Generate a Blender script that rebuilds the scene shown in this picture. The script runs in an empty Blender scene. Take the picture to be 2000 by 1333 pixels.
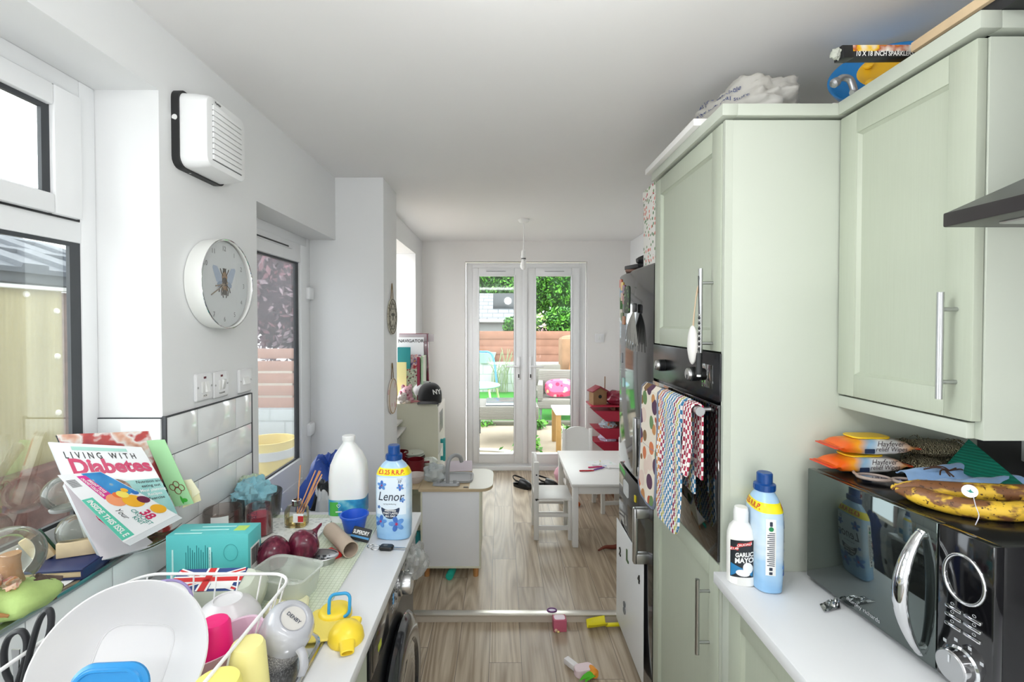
import bpy, bmesh, math, random
from mathutils import Vector, Matrix, noise
PI = math.pi
rnd = random.Random(7)
SC = bpy.context.scene
COL = SC.collection

# ---------------------------------------------------------------- camera
PITCH, F, PX, PY = math.atan(16.2 / 928), 928.0, 980.0, 646.2   # principal point (PX, PY) of the photo
EYE = Vector((0, 0, 1.6))
cam_d = bpy.data.cameras.new('camera'); cam = bpy.data.objects.new('camera', cam_d); COL.objects.link(cam)
cam_d.sensor_width = 36; cam_d.lens = F / 2000 * 36; cam_d.clip_start = 0.02; cam_d.clip_end = 200
cam.location = EYE; cam.rotation_euler = (PI / 2 - PITCH, 0, 0)
cam_d.shift_x = (1000 - PX) / 2000; cam_d.shift_y = -(666.5 - PY) / 2000
SC.camera = cam
# ---------------------------------------------------------------- exposure
SC.view_settings.view_transform = 'Standard'; SC.view_settings.look = 'None'
SC.view_settings.exposure = 0.67; SC.view_settings.gamma = 1.0
SC.view_settings.use_curve_mapping = False
SC.cycles.transparent_max_bounces = 32
# ---------------------------------------------------------------- sky: bright even overcast
W = bpy.data.worlds.new('overcast_sky'); SC.world = W; W.use_nodes = True
bg = W.node_tree.nodes['Background']
bg.inputs[0].default_value = (0.96, 0.98, 1.0, 1); bg.inputs[1].default_value = 4.2
# ---------------------------------------------------------------- added fill lamps, out of view
def area(name, loc, rot, sx, sy, power, col=(1, 1, 1)):
    d = bpy.data.lights.new(name, 'AREA'); d.shape = 'RECTANGLE'; d.size = sx; d.size_y = sy; d.energy = power; d.color = col
    o = bpy.data.objects.new(name, d); COL.objects.link(o); o.location = loc; o.rotation_euler = rot
    return o
area('added_upward_fill', (0.2, -1.6, 0.6), (PI, 0, 0), 1.2, 0.8, 24, (0.965, 0.985, 1))  # unseen area lamp added behind the camera, aimed up to brighten the ceiling
d_ = bpy.data.lights.new('added_point_fill', 'POINT'); d_.energy = 6.8; d_.shadow_soft_size = 0.07; d_.color = (0.965, 0.985, 1)  # unseen point lamp added above the frame to lift ceiling and cabinet fronts
o_ = bpy.data.objects.new('added_point_fill', d_); COL.objects.link(o_); o_.location = (0.12, 0.72, 2.02)

# ---------------------------------------------------------------- helpers
_f = Vector((0, math.cos(PITCH), -math.sin(PITCH)))
_r = Vector((1, 0, 0))
_u = _r.cross(_f)
def ray(x, y): return _f * F + _r * (x - PX) - _u * (y - PY)
def P(x, y, X=None, Y=None, Z=None):
    """point of the place seen at photo pixel (x, y) on the plane X=, Y= or Z="""
    d = ray(x, y)
    if X is not None: t = (X - EYE.x) / d.x
    elif Y is not None: t = (Y - EYE.y) / d.y
    else: t = (Z - EYE.z) / d.z
    return EYE + d * t
def lin(h):
    h = h.lstrip('#'); c = [int(h[i:i + 2], 16) / 255 for i in (0, 2, 4)]
    return tuple((x / 12.92 if x <= 0.04045 else ((x + 0.055) / 1.055) ** 2.4) for x in c) + (1,)
def T(loc=(0, 0, 0), rot=(0, 0, 0), sc=(1, 1, 1)):
    from mathutils import Euler
    return Matrix.LocRotScale(Vector(loc), Euler(rot), Vector(sc))
def aim(loc, z, x=None):
    """matrix whose local z points along z"""
    z = Vector(z).normalized(); x = Vector(x) if x is not None else (Vector((1, 0, 0)) if abs(z.x) < .8 else Vector((0, 1, 0)))
    y = z.cross(x).normalized(); x = y.cross(z)
    m = Matrix((x, y, z)).transposed().to_4x4(); m.translation = Vector(loc); return m
def frame(a, b, c):
    """a = origin, b along local x, c along local y"""
    a, b, c = Vector(a), Vector(b), Vector(c)
    x = (b - a).normalized(); z = x.cross(c - a).normalized(); y = z.cross(x)
    m = Matrix((x, y, z)).transposed().to_4x4(); m.translation = a; return m

class MB:
    def __init__(s): s.v = []; s.f = []; s.m = []
    def add(s, vs, fs, m=0, M=None):
        k = len(s.v)
        if M is not None: vs = [M @ Vector(v) for v in vs]
        s.v += [Vector(v) for v in vs]
        for f in fs: s.f.append([i + k for i in f]); s.m.append(m)
        return s
    def box(s, a, b, m=0, bev=0, seg=2, M=None):
        a = list(a); b = list(b)
        for i in range(3):
            if a[i] > b[i]: a[i], b[i] = b[i], a[i]
        bm = bmesh.new(); bmesh.ops.create_cube(bm, size=1)
        for v in bm.verts: v.co = Vector([a[i] + (v.co[i] + .5) * (b[i] - a[i]) for i in range(3)])
        if bev: bmesh.ops.bevel(bm, geom=bm.edges[:], offset=min(bev, min(b[i] - a[i] for i in range(3)) * .49), segments=seg, profile=.5, affect='EDGES')
        bm.verts.index_update(); s.add([v.co.copy() for v in bm.verts], [[v.index for v in f.verts] for f in bm.faces], m, M); bm.free()
        return s
    def rings(s, rs, m=0, M=None, cap0=True, cap1=True, closed=True):
        n = len(rs[0]); vs = [v for r in rs for v in r]; fs = []
        for i in range(len(rs) - 1):
            for j in range(n if closed else n - 1):
                a = i * n + j; b = i * n + (j + 1) % n; fs.append([a, b, b + n, a + n])
        if cap0: fs.append(list(range(n))[::-1])
        if cap1: fs.append([(len(rs) - 1) * n + j for j in range(n)])
        return s.add(vs, fs, m, M)
    def lathe(s, prof, n=32, m=0, M=None, cap0=True, cap1=True):
        rs = [[Vector((max(r, 1e-5) * math.cos(2 * PI * j / n), max(r, 1e-5) * math.sin(2 * PI * j / n), z)) for j in range(n)] for r, z in prof]
        return s.rings(rs, m, M, cap0, cap1)
    def cyl(s, a, b, r, n=16, m=0, r2=None):
        a, b = Vector(a), Vector(b); L = (b - a).length
        return s.lathe([(r, 0), (r if r2 is None else r2, L)], n, m, aim(a, b - a))
    def loft(s, secs, n=40, m=0, M=None, cap0=True, cap1=True):
        """secs: (z, half x, half y, exponent[, cx, cy]) superellipse sections"""
        return s.rings([[Vector(sup(2 * PI * j / n, q[1], q[2], q[3]) + (q[0],)) + Vector((q[4] if len(q) > 4 else 0, q[5] if len(q) > 5 else 0, 0)) for j in range(n)] for q in secs], m, M, cap0, cap1)
    def tube(s, pts, r, n=8, m=0, closed=False, M=None, sq=None):
        pts = [Vector(p) for p in pts]; k = len(pts); rs = []; up = None
        for i, p in enumerate(pts):
            t = (pts[(i + 1) % k] - pts[i - 1]) if closed else (pts[min(i + 1, k - 1)] - pts[max(i - 1, 0)])
            t.normalize()
            if up is None: up = Vector((0, 0, 1)) if abs(t.z) < .9 else Vector((1, 0, 0))
            x = t.cross(up)
            if x.length < 1e-6: x = t.cross(Vector((.3, .5, .2)))
            x.normalize(); up = x.cross(t).normalized()
            rr = r[i] if isinstance(r, (list, tuple)) else r
            qx, qy = sq or (1, 1)
            rs.append([p + x * (rr * qx * math.cos(2 * PI * j / n)) + up * (rr * qy * math.sin(2 * PI * j / n)) for j in range(n)])
        if closed: rs.append(rs[0])
        return s.rings(rs, m, M, not closed, not closed)
    def prism(s, poly, z0, z1, m=0, M=None, bev=0):
        n = len(poly); rs = []
        if bev:
            c = Vector((sum(p[0] for p in poly) / n, sum(p[1] for p in poly) / n))
            w = max(max(abs(p[0] - c.x), abs(p[1] - c.y)) for p in poly); k = 1 - bev / w
            sh = [((p[0] - c.x) * k + c.x, (p[1] - c.y) * k + c.y) for p in poly]
            seq = [(sh, z0), (poly, z0 + bev), (poly, z1 - bev), (sh, z1)]
        else: seq = [(poly, z0), (poly, z1)]
        return s.rings([[Vector((x, y, z)) for x, y in pp] for pp, z in seq], m, M)
    def flat(s, poly, m=0, M=None, fn=None):
        if not fn: return s.add([Vector((p[0], p[1], 0)) for p in poly], [list(range(len(poly)))], m, M)
        n = len(poly); cx, cy = sum(p[0] for p in poly) / n, sum(p[1] for p in poly) / n
        return s.rings([[fn(cx + (p[0] - cx) * k, cy + (p[1] - cy) * k) for p in poly] for k in (1, .8, .6, .4, .2, .02)], m, M, False, True)
    def grid(s, fn, nu, nv, m=0, th=0, M=None):
        g = [[Vector(fn(i / nu, j / nv)) for j in range(nv + 1)] for i in range(nu + 1)]
        w = nv + 1; vs = [v for r in g for v in r]; fs = [[i * w + j, (i + 1) * w + j, (i + 1) * w + j + 1, i * w + j + 1] for i in range(nu) for j in range(nv)]
        if th:
            bk = []
            for i in range(nu + 1):
                for j in range(nv + 1):
                    du = g[min(i + 1, nu)][j] - g[max(i - 1, 0)][j]; dv = g[i][min(j + 1, nv)] - g[i][max(j - 1, 0)]
                    bk.append(g[i][j] - du.cross(dv).normalized() * th)
            k = len(vs); vs += bk; fs += [[a + k for a in f[::-1]] for f in fs[:nu * nv]]
            bd = [i * w for i in range(nu + 1)] + [nu * w + j for j in range(1, w)] + [i * w + nv for i in range(nu - 1, -1, -1)] + [j for j in range(nv - 1, 0, -1)]
            for q in range(len(bd)):
                a, b = bd[q], bd[(q + 1) % len(bd)]; fs.append([b, a, a + k, b + k])
        return s.add(vs, fs, m, M)
    def blob(s, c, r, amp=0, fq=6, seed=0, n=20, m=0, M=None):
        c = Vector(c); r = Vector(r) if not isinstance(r, (int, float)) else Vector((r, r, r)); rs = []
        for i in range(n // 2 + 1):
            th = PI * i / (n // 2); ring = []
            for j in range(n):
                d = Vector((math.sin(th) * math.cos(2 * PI * j / n), math.sin(th) * math.sin(2 * PI * j / n), -math.cos(th)))
                if i in (0, n // 2): d = Vector((0, 0, -1 if i == 0 else 1)) + d * 1e-4
                k = 1 + (amp * noise.noise(Vector((d.x * r.x, d.y * r.y, d.z * r.z)) * fq / max(r) * .5 + Vector((seed * 7.3, seed * 3.1, 0))) if amp else 0)
                ring.append(c + Vector((d.x * r.x, d.y * r.y, d.z * r.z)) * k)
            rs.append(ring)
        return s.rings(rs, m, M)
    def text(s, body, size, M=None, m=0, al='CENTER', bold=0, sx=1, fn=None, ital=0, sp=1):
        vs, fs = text_mesh(body, size, al, bold, ital, sp)
        vs = [Vector((v.x * sx, v.y, v.z)) for v in vs]
        if fn: vs = [fn(v.x, v.y) for v in vs]
        return s.add(vs, fs, m, M)
    def leaves(s, n, inside, size, m=0, seed=1, nm=1):
        R = random.Random(seed)
        for _ in range(n):
            c = Vector(inside(R)); a = Vector((R.gauss(0, 1), R.gauss(0, 1), R.gauss(0, 1))).normalized(); b = a.cross(Vector((R.gauss(0, 1), R.gauss(0, 1), R.gauss(0, 1)))).normalized()
            k = size * R.uniform(.6, 1.3); s.add([c - a * k, c + b * k * .42, c + a * k, c - b * k * .42], [[0, 1, 2, 3]], m + R.randrange(nm))
        return s
def sup(t, a, b, n):
    c, q = math.cos(t), math.sin(t)
    return (a * math.copysign(abs(c) ** (2 / n), c), b * math.copysign(abs(q) ** (2 / n), q))
_tc = {}
def text_mesh(body, size, al, bold, ital, sp):
    key = (body, size, al, bold, ital, sp)
    if key in _tc: return _tc[key]
    c = bpy.data.curves.new('t', 'FONT'); c.body = body; c.size = size; c.align_x = al; c.align_y = 'CENTER'; c.offset = bold * size; c.shear = ital; c.resolution_u = 3; c.space_character = sp
    o = bpy.data.objects.new('t', c); COL.objects.link(o)
    dg = bpy.context.evaluated_depsgraph_get(); me = bpy.data.meshes.new_from_object(o.evaluated_get(dg))
    vs = [v.co.copy() for v in me.vertices]; fs = [list(p.vertices) for p in me.polygons]
    bpy.data.objects.remove(o); bpy.data.curves.remove(c); bpy.data.meshes.remove(me)
    _tc[key] = (vs, fs); return vs, fs
def rrect(w, h, r, n=5, cx=0, cy=0):
    p = []
    for k, (sx, sy) in enumerate(((1, 1), (-1, 1), (-1, -1), (1, -1))):
        for i in range(n + 1):
            a = PI / 2 * (k + i / n); p.append((cx + sx * (w / 2 - r) + r * math.cos(a), cy + sy * (h / 2 - r) + r * math.sin(a)))
    return p
def ell(rx, ry, n=24, cx=0, cy=0, a0=0, a1=2 * PI): return [(cx + rx * math.cos(a0 + (a1 - a0) * i / n), cy + ry * math.sin(a0 + (a1 - a0) * i / n)) for i in range(n + (0 if abs(a1 - a0 - 2 * PI) < 1e-6 else 1))]
def bez(pts, n=24):
    """smooth curve through points"""
    pts = [Vector(p) for p in pts]; q = [pts[0] * 2 - pts[1]] + pts + [pts[-1] * 2 - pts[-2]]; o = []
    seg = len(pts) - 1; per = max(2, n // seg)
    for i in range(seg):
        a, b, c, d = q[i:i + 4]
        for k in range(per):
            t = k / per; o.append(.5 * ((2 * b) + (c - a) * t + (2 * a - 5 * b + 4 * c - d) * t * t + (3 * b - a - 3 * c + d) * t ** 3))
    return o + [pts[-1]]

def ob(name, mb, mats, parent=None, world=False, loc=None, rz=0, M=None, sharp=38):
    me = bpy.data.meshes.new(name); vs = mb.v
    if parent is not None and world:
        Q = T(parent.location, parent.rotation_euler).inverted(); vs = [Q @ v for v in vs]
    elif world and loc is not None:
        Q = T(loc, (0, 0, rz)).inverted(); vs = [Q @ v for v in vs]
    me.from_pydata([tuple(v) for v in vs], [], mb.f)
    for m in (mats if isinstance(mats, (list, tuple)) else [mats]): me.materials.append(m)
    me.polygons.foreach_set('material_index', mb.m); me.polygons.foreach_set('use_smooth', [True] * len(mb.f))
    me.validate(); me.update(); me.set_sharp_from_angle(angle=math.radians(sharp))
    o = bpy.data.objects.new(name, me); COL.objects.link(o)
    if parent is not None: o.parent = parent
    if loc is not None: o.location = loc; o.rotation_euler = (0, 0, rz)
    return o
def tag(o, label, cat, group=None):
    o['label'] = label; o['category'] = cat
    if group: o['group'] = group
    return o
def thing(name, label, cat, loc=(0, 0, 0), rz=0, group=None):
    o = bpy.data.objects.new(name, None); COL.objects.link(o); o.location = loc; o.rotation_euler = (0, 0, rz); o.empty_display_size = .05
    return tag(o, label, cat, group)
def single(name, mb, mats, label, cat, loc=None, rz=0, group=None, world=True):
    """a thing of one mesh; mb in place coordinates, origin moved to loc (default: its lowest middle)"""
    if loc is None:
        xs = [v.x for v in mb.v]; ys = [v.y for v in mb.v]; loc = ((min(xs) + max(xs)) / 2, (min(ys) + max(ys)) / 2, min(v.z for v in mb.v))
    return tag(ob(name, mb, mats, None, world, loc, rz), label, cat, group)
def struct(name, mb, mats, parent=None):
    o = ob(name, mb, mats, parent)
    if parent is None: o['kind'] = 'structure'
    return o
def dup(o, parent=None, loc=None, rz=None, label=None):
    c = o.copy(); COL.objects.link(c)
    if parent is not None: c.parent = parent
    if loc is not None: c.location = loc
    if rz is not None: c.rotation_euler = (0, 0, rz)
    if label: c['label'] = label
    for ch in list(o.children): dup(ch, c)
    return c
# ---------------------------------------------------------------- materials
_mc = {}
class NT:
    def __init__(s, name):
        s.mat = bpy.data.materials.new(name); s.mat.use_nodes = True; s.t = s.mat.node_tree; s.b = s.t.nodes['Principled BSDF']; s.out = s.t.nodes['Material Output']
    def n(s, typ, ins={}, **kw):
        o = s.t.nodes.new('ShaderNode' + typ)
        for k, v in kw.items(): setattr(o, k, v)
        for k, v in ins.items(): s.set(o.inputs[k], v)
        return o
    def set(s, sock, v):
        if isinstance(v, bpy.types.NodeSocket): s.t.links.new(v, sock)
        elif isinstance(v, bpy.types.Node): s.t.links.new(v.outputs[0], sock)
        else: sock.default_value = v
    def p(s, **kw):
        for k, v in kw.items(): s.set(s.b.inputs[k.replace('_', ' ')], v)
        return s
    def co(s, sc=(1, 1, 1), kind='Object', rot=(0, 0, 0)):
        tc = s.n('TexCoord'); mp = s.n('Mapping'); s.t.links.new(tc.outputs[kind], mp.inputs[0]); mp.inputs['Scale'].default_value = sc; mp.inputs['Rotation'].default_value = rot
        return mp.outputs[0]
    def math(s, op, a, b=0.0):
        o = s.n('Math', operation=op); s.set(o.inputs[0], a); s.set(o.inputs[1], b); return o.outputs[0]
    def mix(s, f, a, b, bt='MIX'):
        o = s.n('MixRGB', blend_type=bt); s.set(o.inputs[0], f); s.set(o.inputs[1], a); s.set(o.inputs[2], b); return o.outputs[0]
    def ramp(s, f, stops, interp='LINEAR'):
        o = s.n('ValToRGB'); r = o.color_ramp; r.interpolation = interp
        while len(r.elements) < len(stops): r.elements.new(.5)
        for e, (q, c) in zip(r.elements, stops): e.position = q; e.color = lin(c) if isinstance(c, str) else (c, c, c, 1)
        s.set(o.inputs[0], f); return o.outputs[0]
    def bump(s, h, st=.3, d=.002):
        o = s.n('Bump'); s.set(o.inputs['Height'], h); o.inputs['Strength'].default_value = st; o.inputs['Distance'].default_value = d
        s.t.links.new(o.outputs[0], s.b.inputs['Normal']); return s
def mk(name, col, rough=.5, metal=0, var=.04, vs=9, bump=0, bs=60, coat=0, sheen=0, sss=0, spec=.5):
    """plain surface with a little natural variation of tone and gloss"""
    k = (name,)
    if k in _mc: return _mc[k]
    m = NT(name); nz = m.n('TexNoise', {'Vector': m.co(), 'Scale': vs, 'Detail': 3.0})
    c = lin(col); lo = tuple(max(0, x * (1 - var)) for x in c[:3]) + (1,); hi = tuple(min(1, x * (1 + var)) for x in c[:3]) + (1,)
    m.p(Base_Color=m.mix(nz.outputs[0], lo, hi), Roughness=rough, Metallic=metal)
    m.b.inputs['Coat Weight'].default_value = coat; m.b.inputs['Coat Roughness'].default_value = .05; m.b.inputs['Sheen Weight'].default_value = sheen
    m.b.inputs['Specular IOR Level'].default_value = spec
    if sss: m.b.inputs['Subsurface Weight'].default_value = sss; m.b.inputs['Subsurface Scale'].default_value = .01
    if bump: m.bump(m.n('TexNoise', {'Vector': m.co(), 'Scale': bs, 'Detail': 4.0}).outputs[0], bump)
    _mc[k] = m.mat; return m.mat
def clear(name, col='#ffffff', alpha=.8, rough=.03, gl=.5, diff=None):
    """thin clear glass or plastic: see-through with a fresnel sheen; diff = cloudy share"""
    m = NT(name); t = m.t; t.nodes.remove(m.b)
    tr = m.n('BsdfTransparent', {'Color': lin(col)}); g = m.n('BsdfGlossy', {'Roughness': rough}); fr = m.n('Fresnel', {'IOR': 1.5})
    a = m.n('MixShader'); t.links.new(m.math('MULTIPLY', fr.outputs[0], gl), a.inputs[0]); t.links.new(tr.outputs[0], a.inputs[1]); t.links.new(g.outputs[0], a.inputs[2]); o = a
    if diff:
        nz = m.n('TexNoise', {'Vector': m.co(), 'Scale': 14.0}); d = m.n('BsdfDiffuse', {'Color': m.mix(nz.outputs[0], lin(diff), lin(col))})
        o = m.n('MixShader'); o.inputs[0].default_value = 1 - alpha; t.links.new(a.outputs[0], o.inputs[1]); t.links.new(d.outputs[0], o.inputs[2])
    t.links.new(o.outputs[0], m.out.inputs[0]); return m.mat

WALL = mk('white_wall_paint', '#e9eaea', .75, var=.012, vs=2, bump=.05, bs=90)
CEIL = mk('white_ceiling_paint', '#f0efee', .8, var=.01, vs=2)
UPVC = mk('white_upvc', '#f0f1f2', .28, var=.01)
GASK = mk('dark_rubber_gasket', '#3b3e42', .5)
BLACK = mk('black_plastic', '#17181a', .35)
SATIN = mk('satin_black', '#222326', .5)
WHITE = mk('white_plastic', '#eeeeec', .35, var=.015)
WLAM = mk('white_laminate', '#edeeef', .3, var=.015)
WPAINT = mk('white_painted_wood', '#ecebe8', .4, var=.02)
WTILE = mk('white_glazed_tile', '#eef0f0', .08, var=.02, coat=.3)
GROUT = mk('dark_grey_grout', '#4b4d50', .8)
CHROME = mk('chrome', '#dcdddf', .08, 1, var=.01)
STEEL = mk('brushed_steel', '#b9babb', .3, 1, var=.05)
DGLASS = mk('black_glass', '#08090a', .03, var=0, coat=1)
def sage():
    m = NT('sage_painted_woodgrain')
    g = m.n('TexNoise', {'Vector': m.co((70, 70, 2.2)), 'Scale': 4.0, 'Detail': 3.0})
    m.p(Base_Color=m.mix(g.outputs[0], lin('#b3baa8'), lin('#bac1b0')), Roughness=.42).bump(g.outputs[0], .12, .0008)
    return m.mat
SAGE = sage()
SAGEP = mk('sage_smooth_panel', '#c0c6b9', .4, var=.012, vs=3)
def planks(name):
    m = NT(name); geo = m.n('NewGeometry'); sp = m.n('SeparateXYZ'); m.t.links.new(geo.outputs['Position'], sp.inputs[0])
    u = m.math('DIVIDE', m.math('ADD', sp.outputs[0], 5.075), .152); col = m.math('FLOOR', u); fu = m.math('FRACT', u)
    off = m.math('FRACT', m.math('MULTIPLY', col, .3719)); v = m.math('ADD', m.math('DIVIDE', m.math('ADD', sp.outputs[1], 20.05), .9), off)
    row = m.math('FLOOR', v); fv = m.math('FRACT', v)
    cell = m.n('CombineXYZ'); m.set(cell.inputs[0], col); m.set(cell.inputs[1], row); wn = m.n('TexWhiteNoise', noise_dimensions='2D'); m.t.links.new(cell.outputs[0], wn.inputs[0])
    def edge(f, w): return m.math('MAXIMUM', m.math('LESS_THAN', f, w), m.math('GREATER_THAN', f, 1 - w))
    line = m.math('MAXIMUM', edge(fu, .009), edge(fv, .0016))
    pos = m.n('CombineXYZ'); m.set(pos.inputs[0], m.math('ADD', m.math('MULTIPLY', sp.outputs[0], 9.0), m.math('MULTIPLY', wn.outputs[0], 40))); m.set(pos.inputs[1], m.math('MULTIPLY', sp.outputs[1], .9)); m.set(pos.inputs[2], m.math('MULTIPLY', wn.outputs[0], 17))
    big = m.n('TexNoise', {'Vector': pos, 'Scale': .8, 'Detail': 2.0, 'Distortion': .4})
    gp = m.n('CombineXYZ'); m.set(gp.inputs[0], m.math('ADD', m.math('MULTIPLY', sp.outputs[0], 7.0), m.math('MULTIPLY', wn.outputs[0], 31))); m.set(gp.inputs[1], m.math('MULTIPLY', sp.outputs[1], .55)); m.set(gp.inputs[2], m.math('MULTIPLY', wn.outputs[0], 17))
    gn = m.n('TexNoise', {'Vector': gp, 'Scale': .9, 'Detail': 1.0, 'Distortion': .3})
    wvf = m.math('FRACT', m.math('MULTIPLY', gn.outputs[0], 13.0)); wvo = m.math('ABSOLUTE', m.math('SUBTRACT', m.math('MULTIPLY', wvf, 2.0), 1.0))
    fpos = m.n('CombineXYZ'); m.set(fpos.inputs[0], m.math('MULTIPLY', sp.outputs[0], 120)); m.set(fpos.inputs[1], m.math('MULTIPLY', sp.outputs[1], 5)); m.set(fpos.inputs[2], m.math('MULTIPLY', wn.outputs[0], 9))
    fine = m.n('TexNoise', {'Vector': fpos, 'Scale': 1.0, 'Detail': 5.0})
    mixv = m.math('ADD', m.math('MULTIPLY', wvo, .2), m.math('ADD', m.math('MULTIPLY', big.outputs[0], .42), m.math('MULTIPLY', fine.outputs[0], .34)))
    c = m.ramp(mixv, [(.25, '#86725a'), (.42, '#ab987f'), (.58, '#cabaa2'), (.78, '#e4d7c3')])
    c = m.mix(m.math('MULTIPLY', wn.outputs[0], .4), c, lin('#8d7e6e'))
    c = m.mix(line, c, lin('#6e6459'))
    m.p(Base_Color=c, Roughness=m.math('ADD', m.math('MULTIPLY', fine.outputs[0], .2), .26)).bump(m.math('SUBTRACT', fine.outputs[0], m.math('MULTIPLY', line, 2.0)), .12, .001)
    return m.mat
PLANK = planks('wood_look_floor_planks')
def bricks(name, c1, c2, mo, sc=(1, 1, 1), rot=(0, 0, 0)):
    m = NT(name); b = m.n('TexBrick', {'Vector': m.co(sc, 'Object', rot), 'Color1': lin(c1), 'Color2': lin(c2), 'Mortar': lin(mo), 'Scale': 1.0, 'Mortar Size': .008, 'Brick Width': .225, 'Row Height': .075})
    nz = m.n('TexNoise', {'Vector': m.co(), 'Scale': 30.0, 'Detail': 4.0})
    m.p(Base_Color=m.mix(.3, b.outputs[0], m.ramp(nz.outputs[0], [(.3, '#3a2320'), (.7, '#b08a80')])), Roughness=.9).bump(b.outputs[1], -.5, .01); return m.mat
def spots(name, base, cols, sc=40, rough=.6, th=.42):
    """printed pattern: scattered coloured blotches on a base colour"""
    m = NT(name); v = m.n('TexVoronoi', {'Vector': m.co(), 'Scale': sc}); f = m.math('LESS_THAN', v.outputs['Distance'], th)
    r = m.ramp(m.n('SeparateColor', {'Color': v.outputs['Color']}).outputs[0], [(i / len(cols), c) for i, c in enumerate(cols)], 'CONSTANT')
    m.p(Base_Color=m.mix(f, lin(base), r), Roughness=rough); return m.mat
def pic(name, stops, sc=8, rough=.35):
    """printed picture: soft patches of several inks"""
    m = NT(name); nz = m.n('TexNoise', {'Vector': m.co(), 'Scale': float(sc), 'Detail': 2.5}); m.p(Base_Color=m.ramp(nz.outputs[0], stops), Roughness=rough); return m.mat
GLASS = clear('window_glass', '#f6f9f8', gl=.55)
CLEAR = clear('clear_plastic', '#fafafa', alpha=.72, rough=.12, diff='#e6e9e8')
CLEARG = clear('clear_glassware', '#fafbfb', gl=.9)
# ================================================================ the room
LW, RW, BY, CZ, FZ = -0.97, 1.34, 4.96, 2.445, 0.04     # left wall, right wall, back wall, ceiling, raised dining floor
struct('floor', MB().box((-1.3, -2.4, -.1), (1.6, 2.52, 0)), PLANK)
struct('floor_dining', MB().box((-1.3, 2.52, -.1), (1.6, 5.0, FZ)), PLANK)
struct('ceiling', MB().box((-1.3, -2.4, CZ), (1.6, 5.2, CZ + .1)), CEIL)
m = MB().box((LW, 2.505, .0005), (RW, 2.52, FZ - .002), 0).box((LW, 2.5, FZ - .006), (RW, 2.545, FZ + .003), 1, bev=.002)
struct('trim_1', m, [mk('pale_step_riser', '#c9bfb0', .5), mk('aluminium_nosing', '#d8d3c9', .3, .7)])
# left wall with its window and door openings, the lintel and the pier
wl = MB()
wl.box((-1.21, -2.4, 0), (LW, 1.354, 1.0)).box((-1.21, -2.4, 2.257), (LW, 1.354, CZ)).box((-1.21, -2.4, 1.0), (LW, .12, 2.257))
wl.box((-1.21, 1.354, 0), (LW, 1.887, CZ)).box((-1.21, 1.887, 2.08), (LW, 2.78, CZ))
wl.box((-1.21, 2.78, 0), (-.689, 3.12, CZ), bev=.004)
struct('wall_left', wl, WALL)
wd = MB().box((-1.1, 3.12, 0), (-.83, 3.45, CZ)).box((-1.1, 3.45, 0), (-.83, 4.58, .95)).box((-1.1, 3.45, 2.26), (-.83, 4.58, CZ)).box((-1.1, 4.58, 0), (-.83, BY, CZ))
struct('wall_left_dining', wd, WALL)
struct('wall_right', MB().box((RW, -2.4, 0), (RW + .2, 5.2, CZ)), WALL)
struct('wall_rear', MB().box((-1.3, -2.55, 0), (1.54, -2.4, CZ)), WALL)
DX0, DX1, DZ1 = -.384, .894, 2.236
wb = MB().box((-1.1, BY, 0), (DX0, BY + .25, CZ)).box((DX1, BY, 0), (RW, BY + .25, CZ)).box((DX0, BY, DZ1), (DX1, BY + .25, CZ))
struct('wall_back', wb, mk('white_back_wall_paint', '#e9e7e4', .75, var=.012, vs=2, bump=.05, bs=90))
sk = MB().box((-.83, BY - .018, FZ), (DX0 - .02, BY, FZ + .1), bev=.004)
struct('baseboard_back', sk, WPAINT)
struct('baseboard_right', MB().box((DX1 + .02, BY - .018, FZ), (RW, BY, FZ + .1), bev=.004).box((RW - .018, 2.6, FZ), (RW, BY - .018, FZ + .1), bev=.004), WPAINT)

def ring(mb, a0, a1, z0, z1, w, d0, d1, ax, m=0, bev=.004):
    """rectangular frame in the plane across axis ax ('X' or 'Y'); a = the horizontal span, w = widths (left,right,bottom,top), d = depth span"""
    wl_, wr, wb_, wt = w if isinstance(w, tuple) else (w,) * 4
    def bx(p0, p1, q0, q1):
        if ax == 'X': mb.box((d0, p0, q0), (d1, p1, q1), m, bev)
        else: mb.box((p0, d0, q0), (p1, d1, q1), m, bev)
    bx(a0, a0 + wl_, z0, z1); bx(a1 - wr, a1, z0, z1); bx(a0 + wl_, a1 - wr, z0, z0 + wb_); bx(a0 + wl_, a1 - wr, z1 - wt, z1)
    return mb
# left kitchen window: frame, transom, fanlight sash, fixed lower pane
WX = -1.15
win = ring(MB(), .12, 1.354, 1.0, 2.257, (.05, .05, .07, .045), WX - .026, WX, 'X').box((WX - .026, .17, 1.815), (WX, 1.304, 1.875), bev=.003)
w1 = struct('window_1', win, UPVC)
sash = ring(MB(), .17, 1.292, 1.877, 2.205, (.07, .08, .05, .055), WX - .02, WX + .018, 'X', bev=.006)
sash_o = struct('fanlight_sash', sash, UPVC, w1)
struct('gasket', ring(MB(), .165, 1.297, 1.872, 2.21, .0055, WX, WX + .003, 'X', bev=0), BLACK, w1)
struct('pane_gasket', ring(MB(), .235, 1.2125, 1.926, 2.152, (.02, .022, .004, .014), WX - .006, WX + .004, 'X', bev=0), GASK, sash_o)
struct('pane_gasket', ring(MB(), .17, 1.304, 1.07, 1.815, (.02, .032, .01, .01), WX - .014, WX - .004, 'X', bev=0), GASK, w1)
struct('glass', MB().box((WX - .004, .25, 1.93), (WX + .001, 1.2, 2.14)), GLASS, sash_o)
struct('glass', MB().box((WX - .013, .18, 1.075), (WX - .008, 1.29, 1.81)), GLASS, w1)
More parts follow.
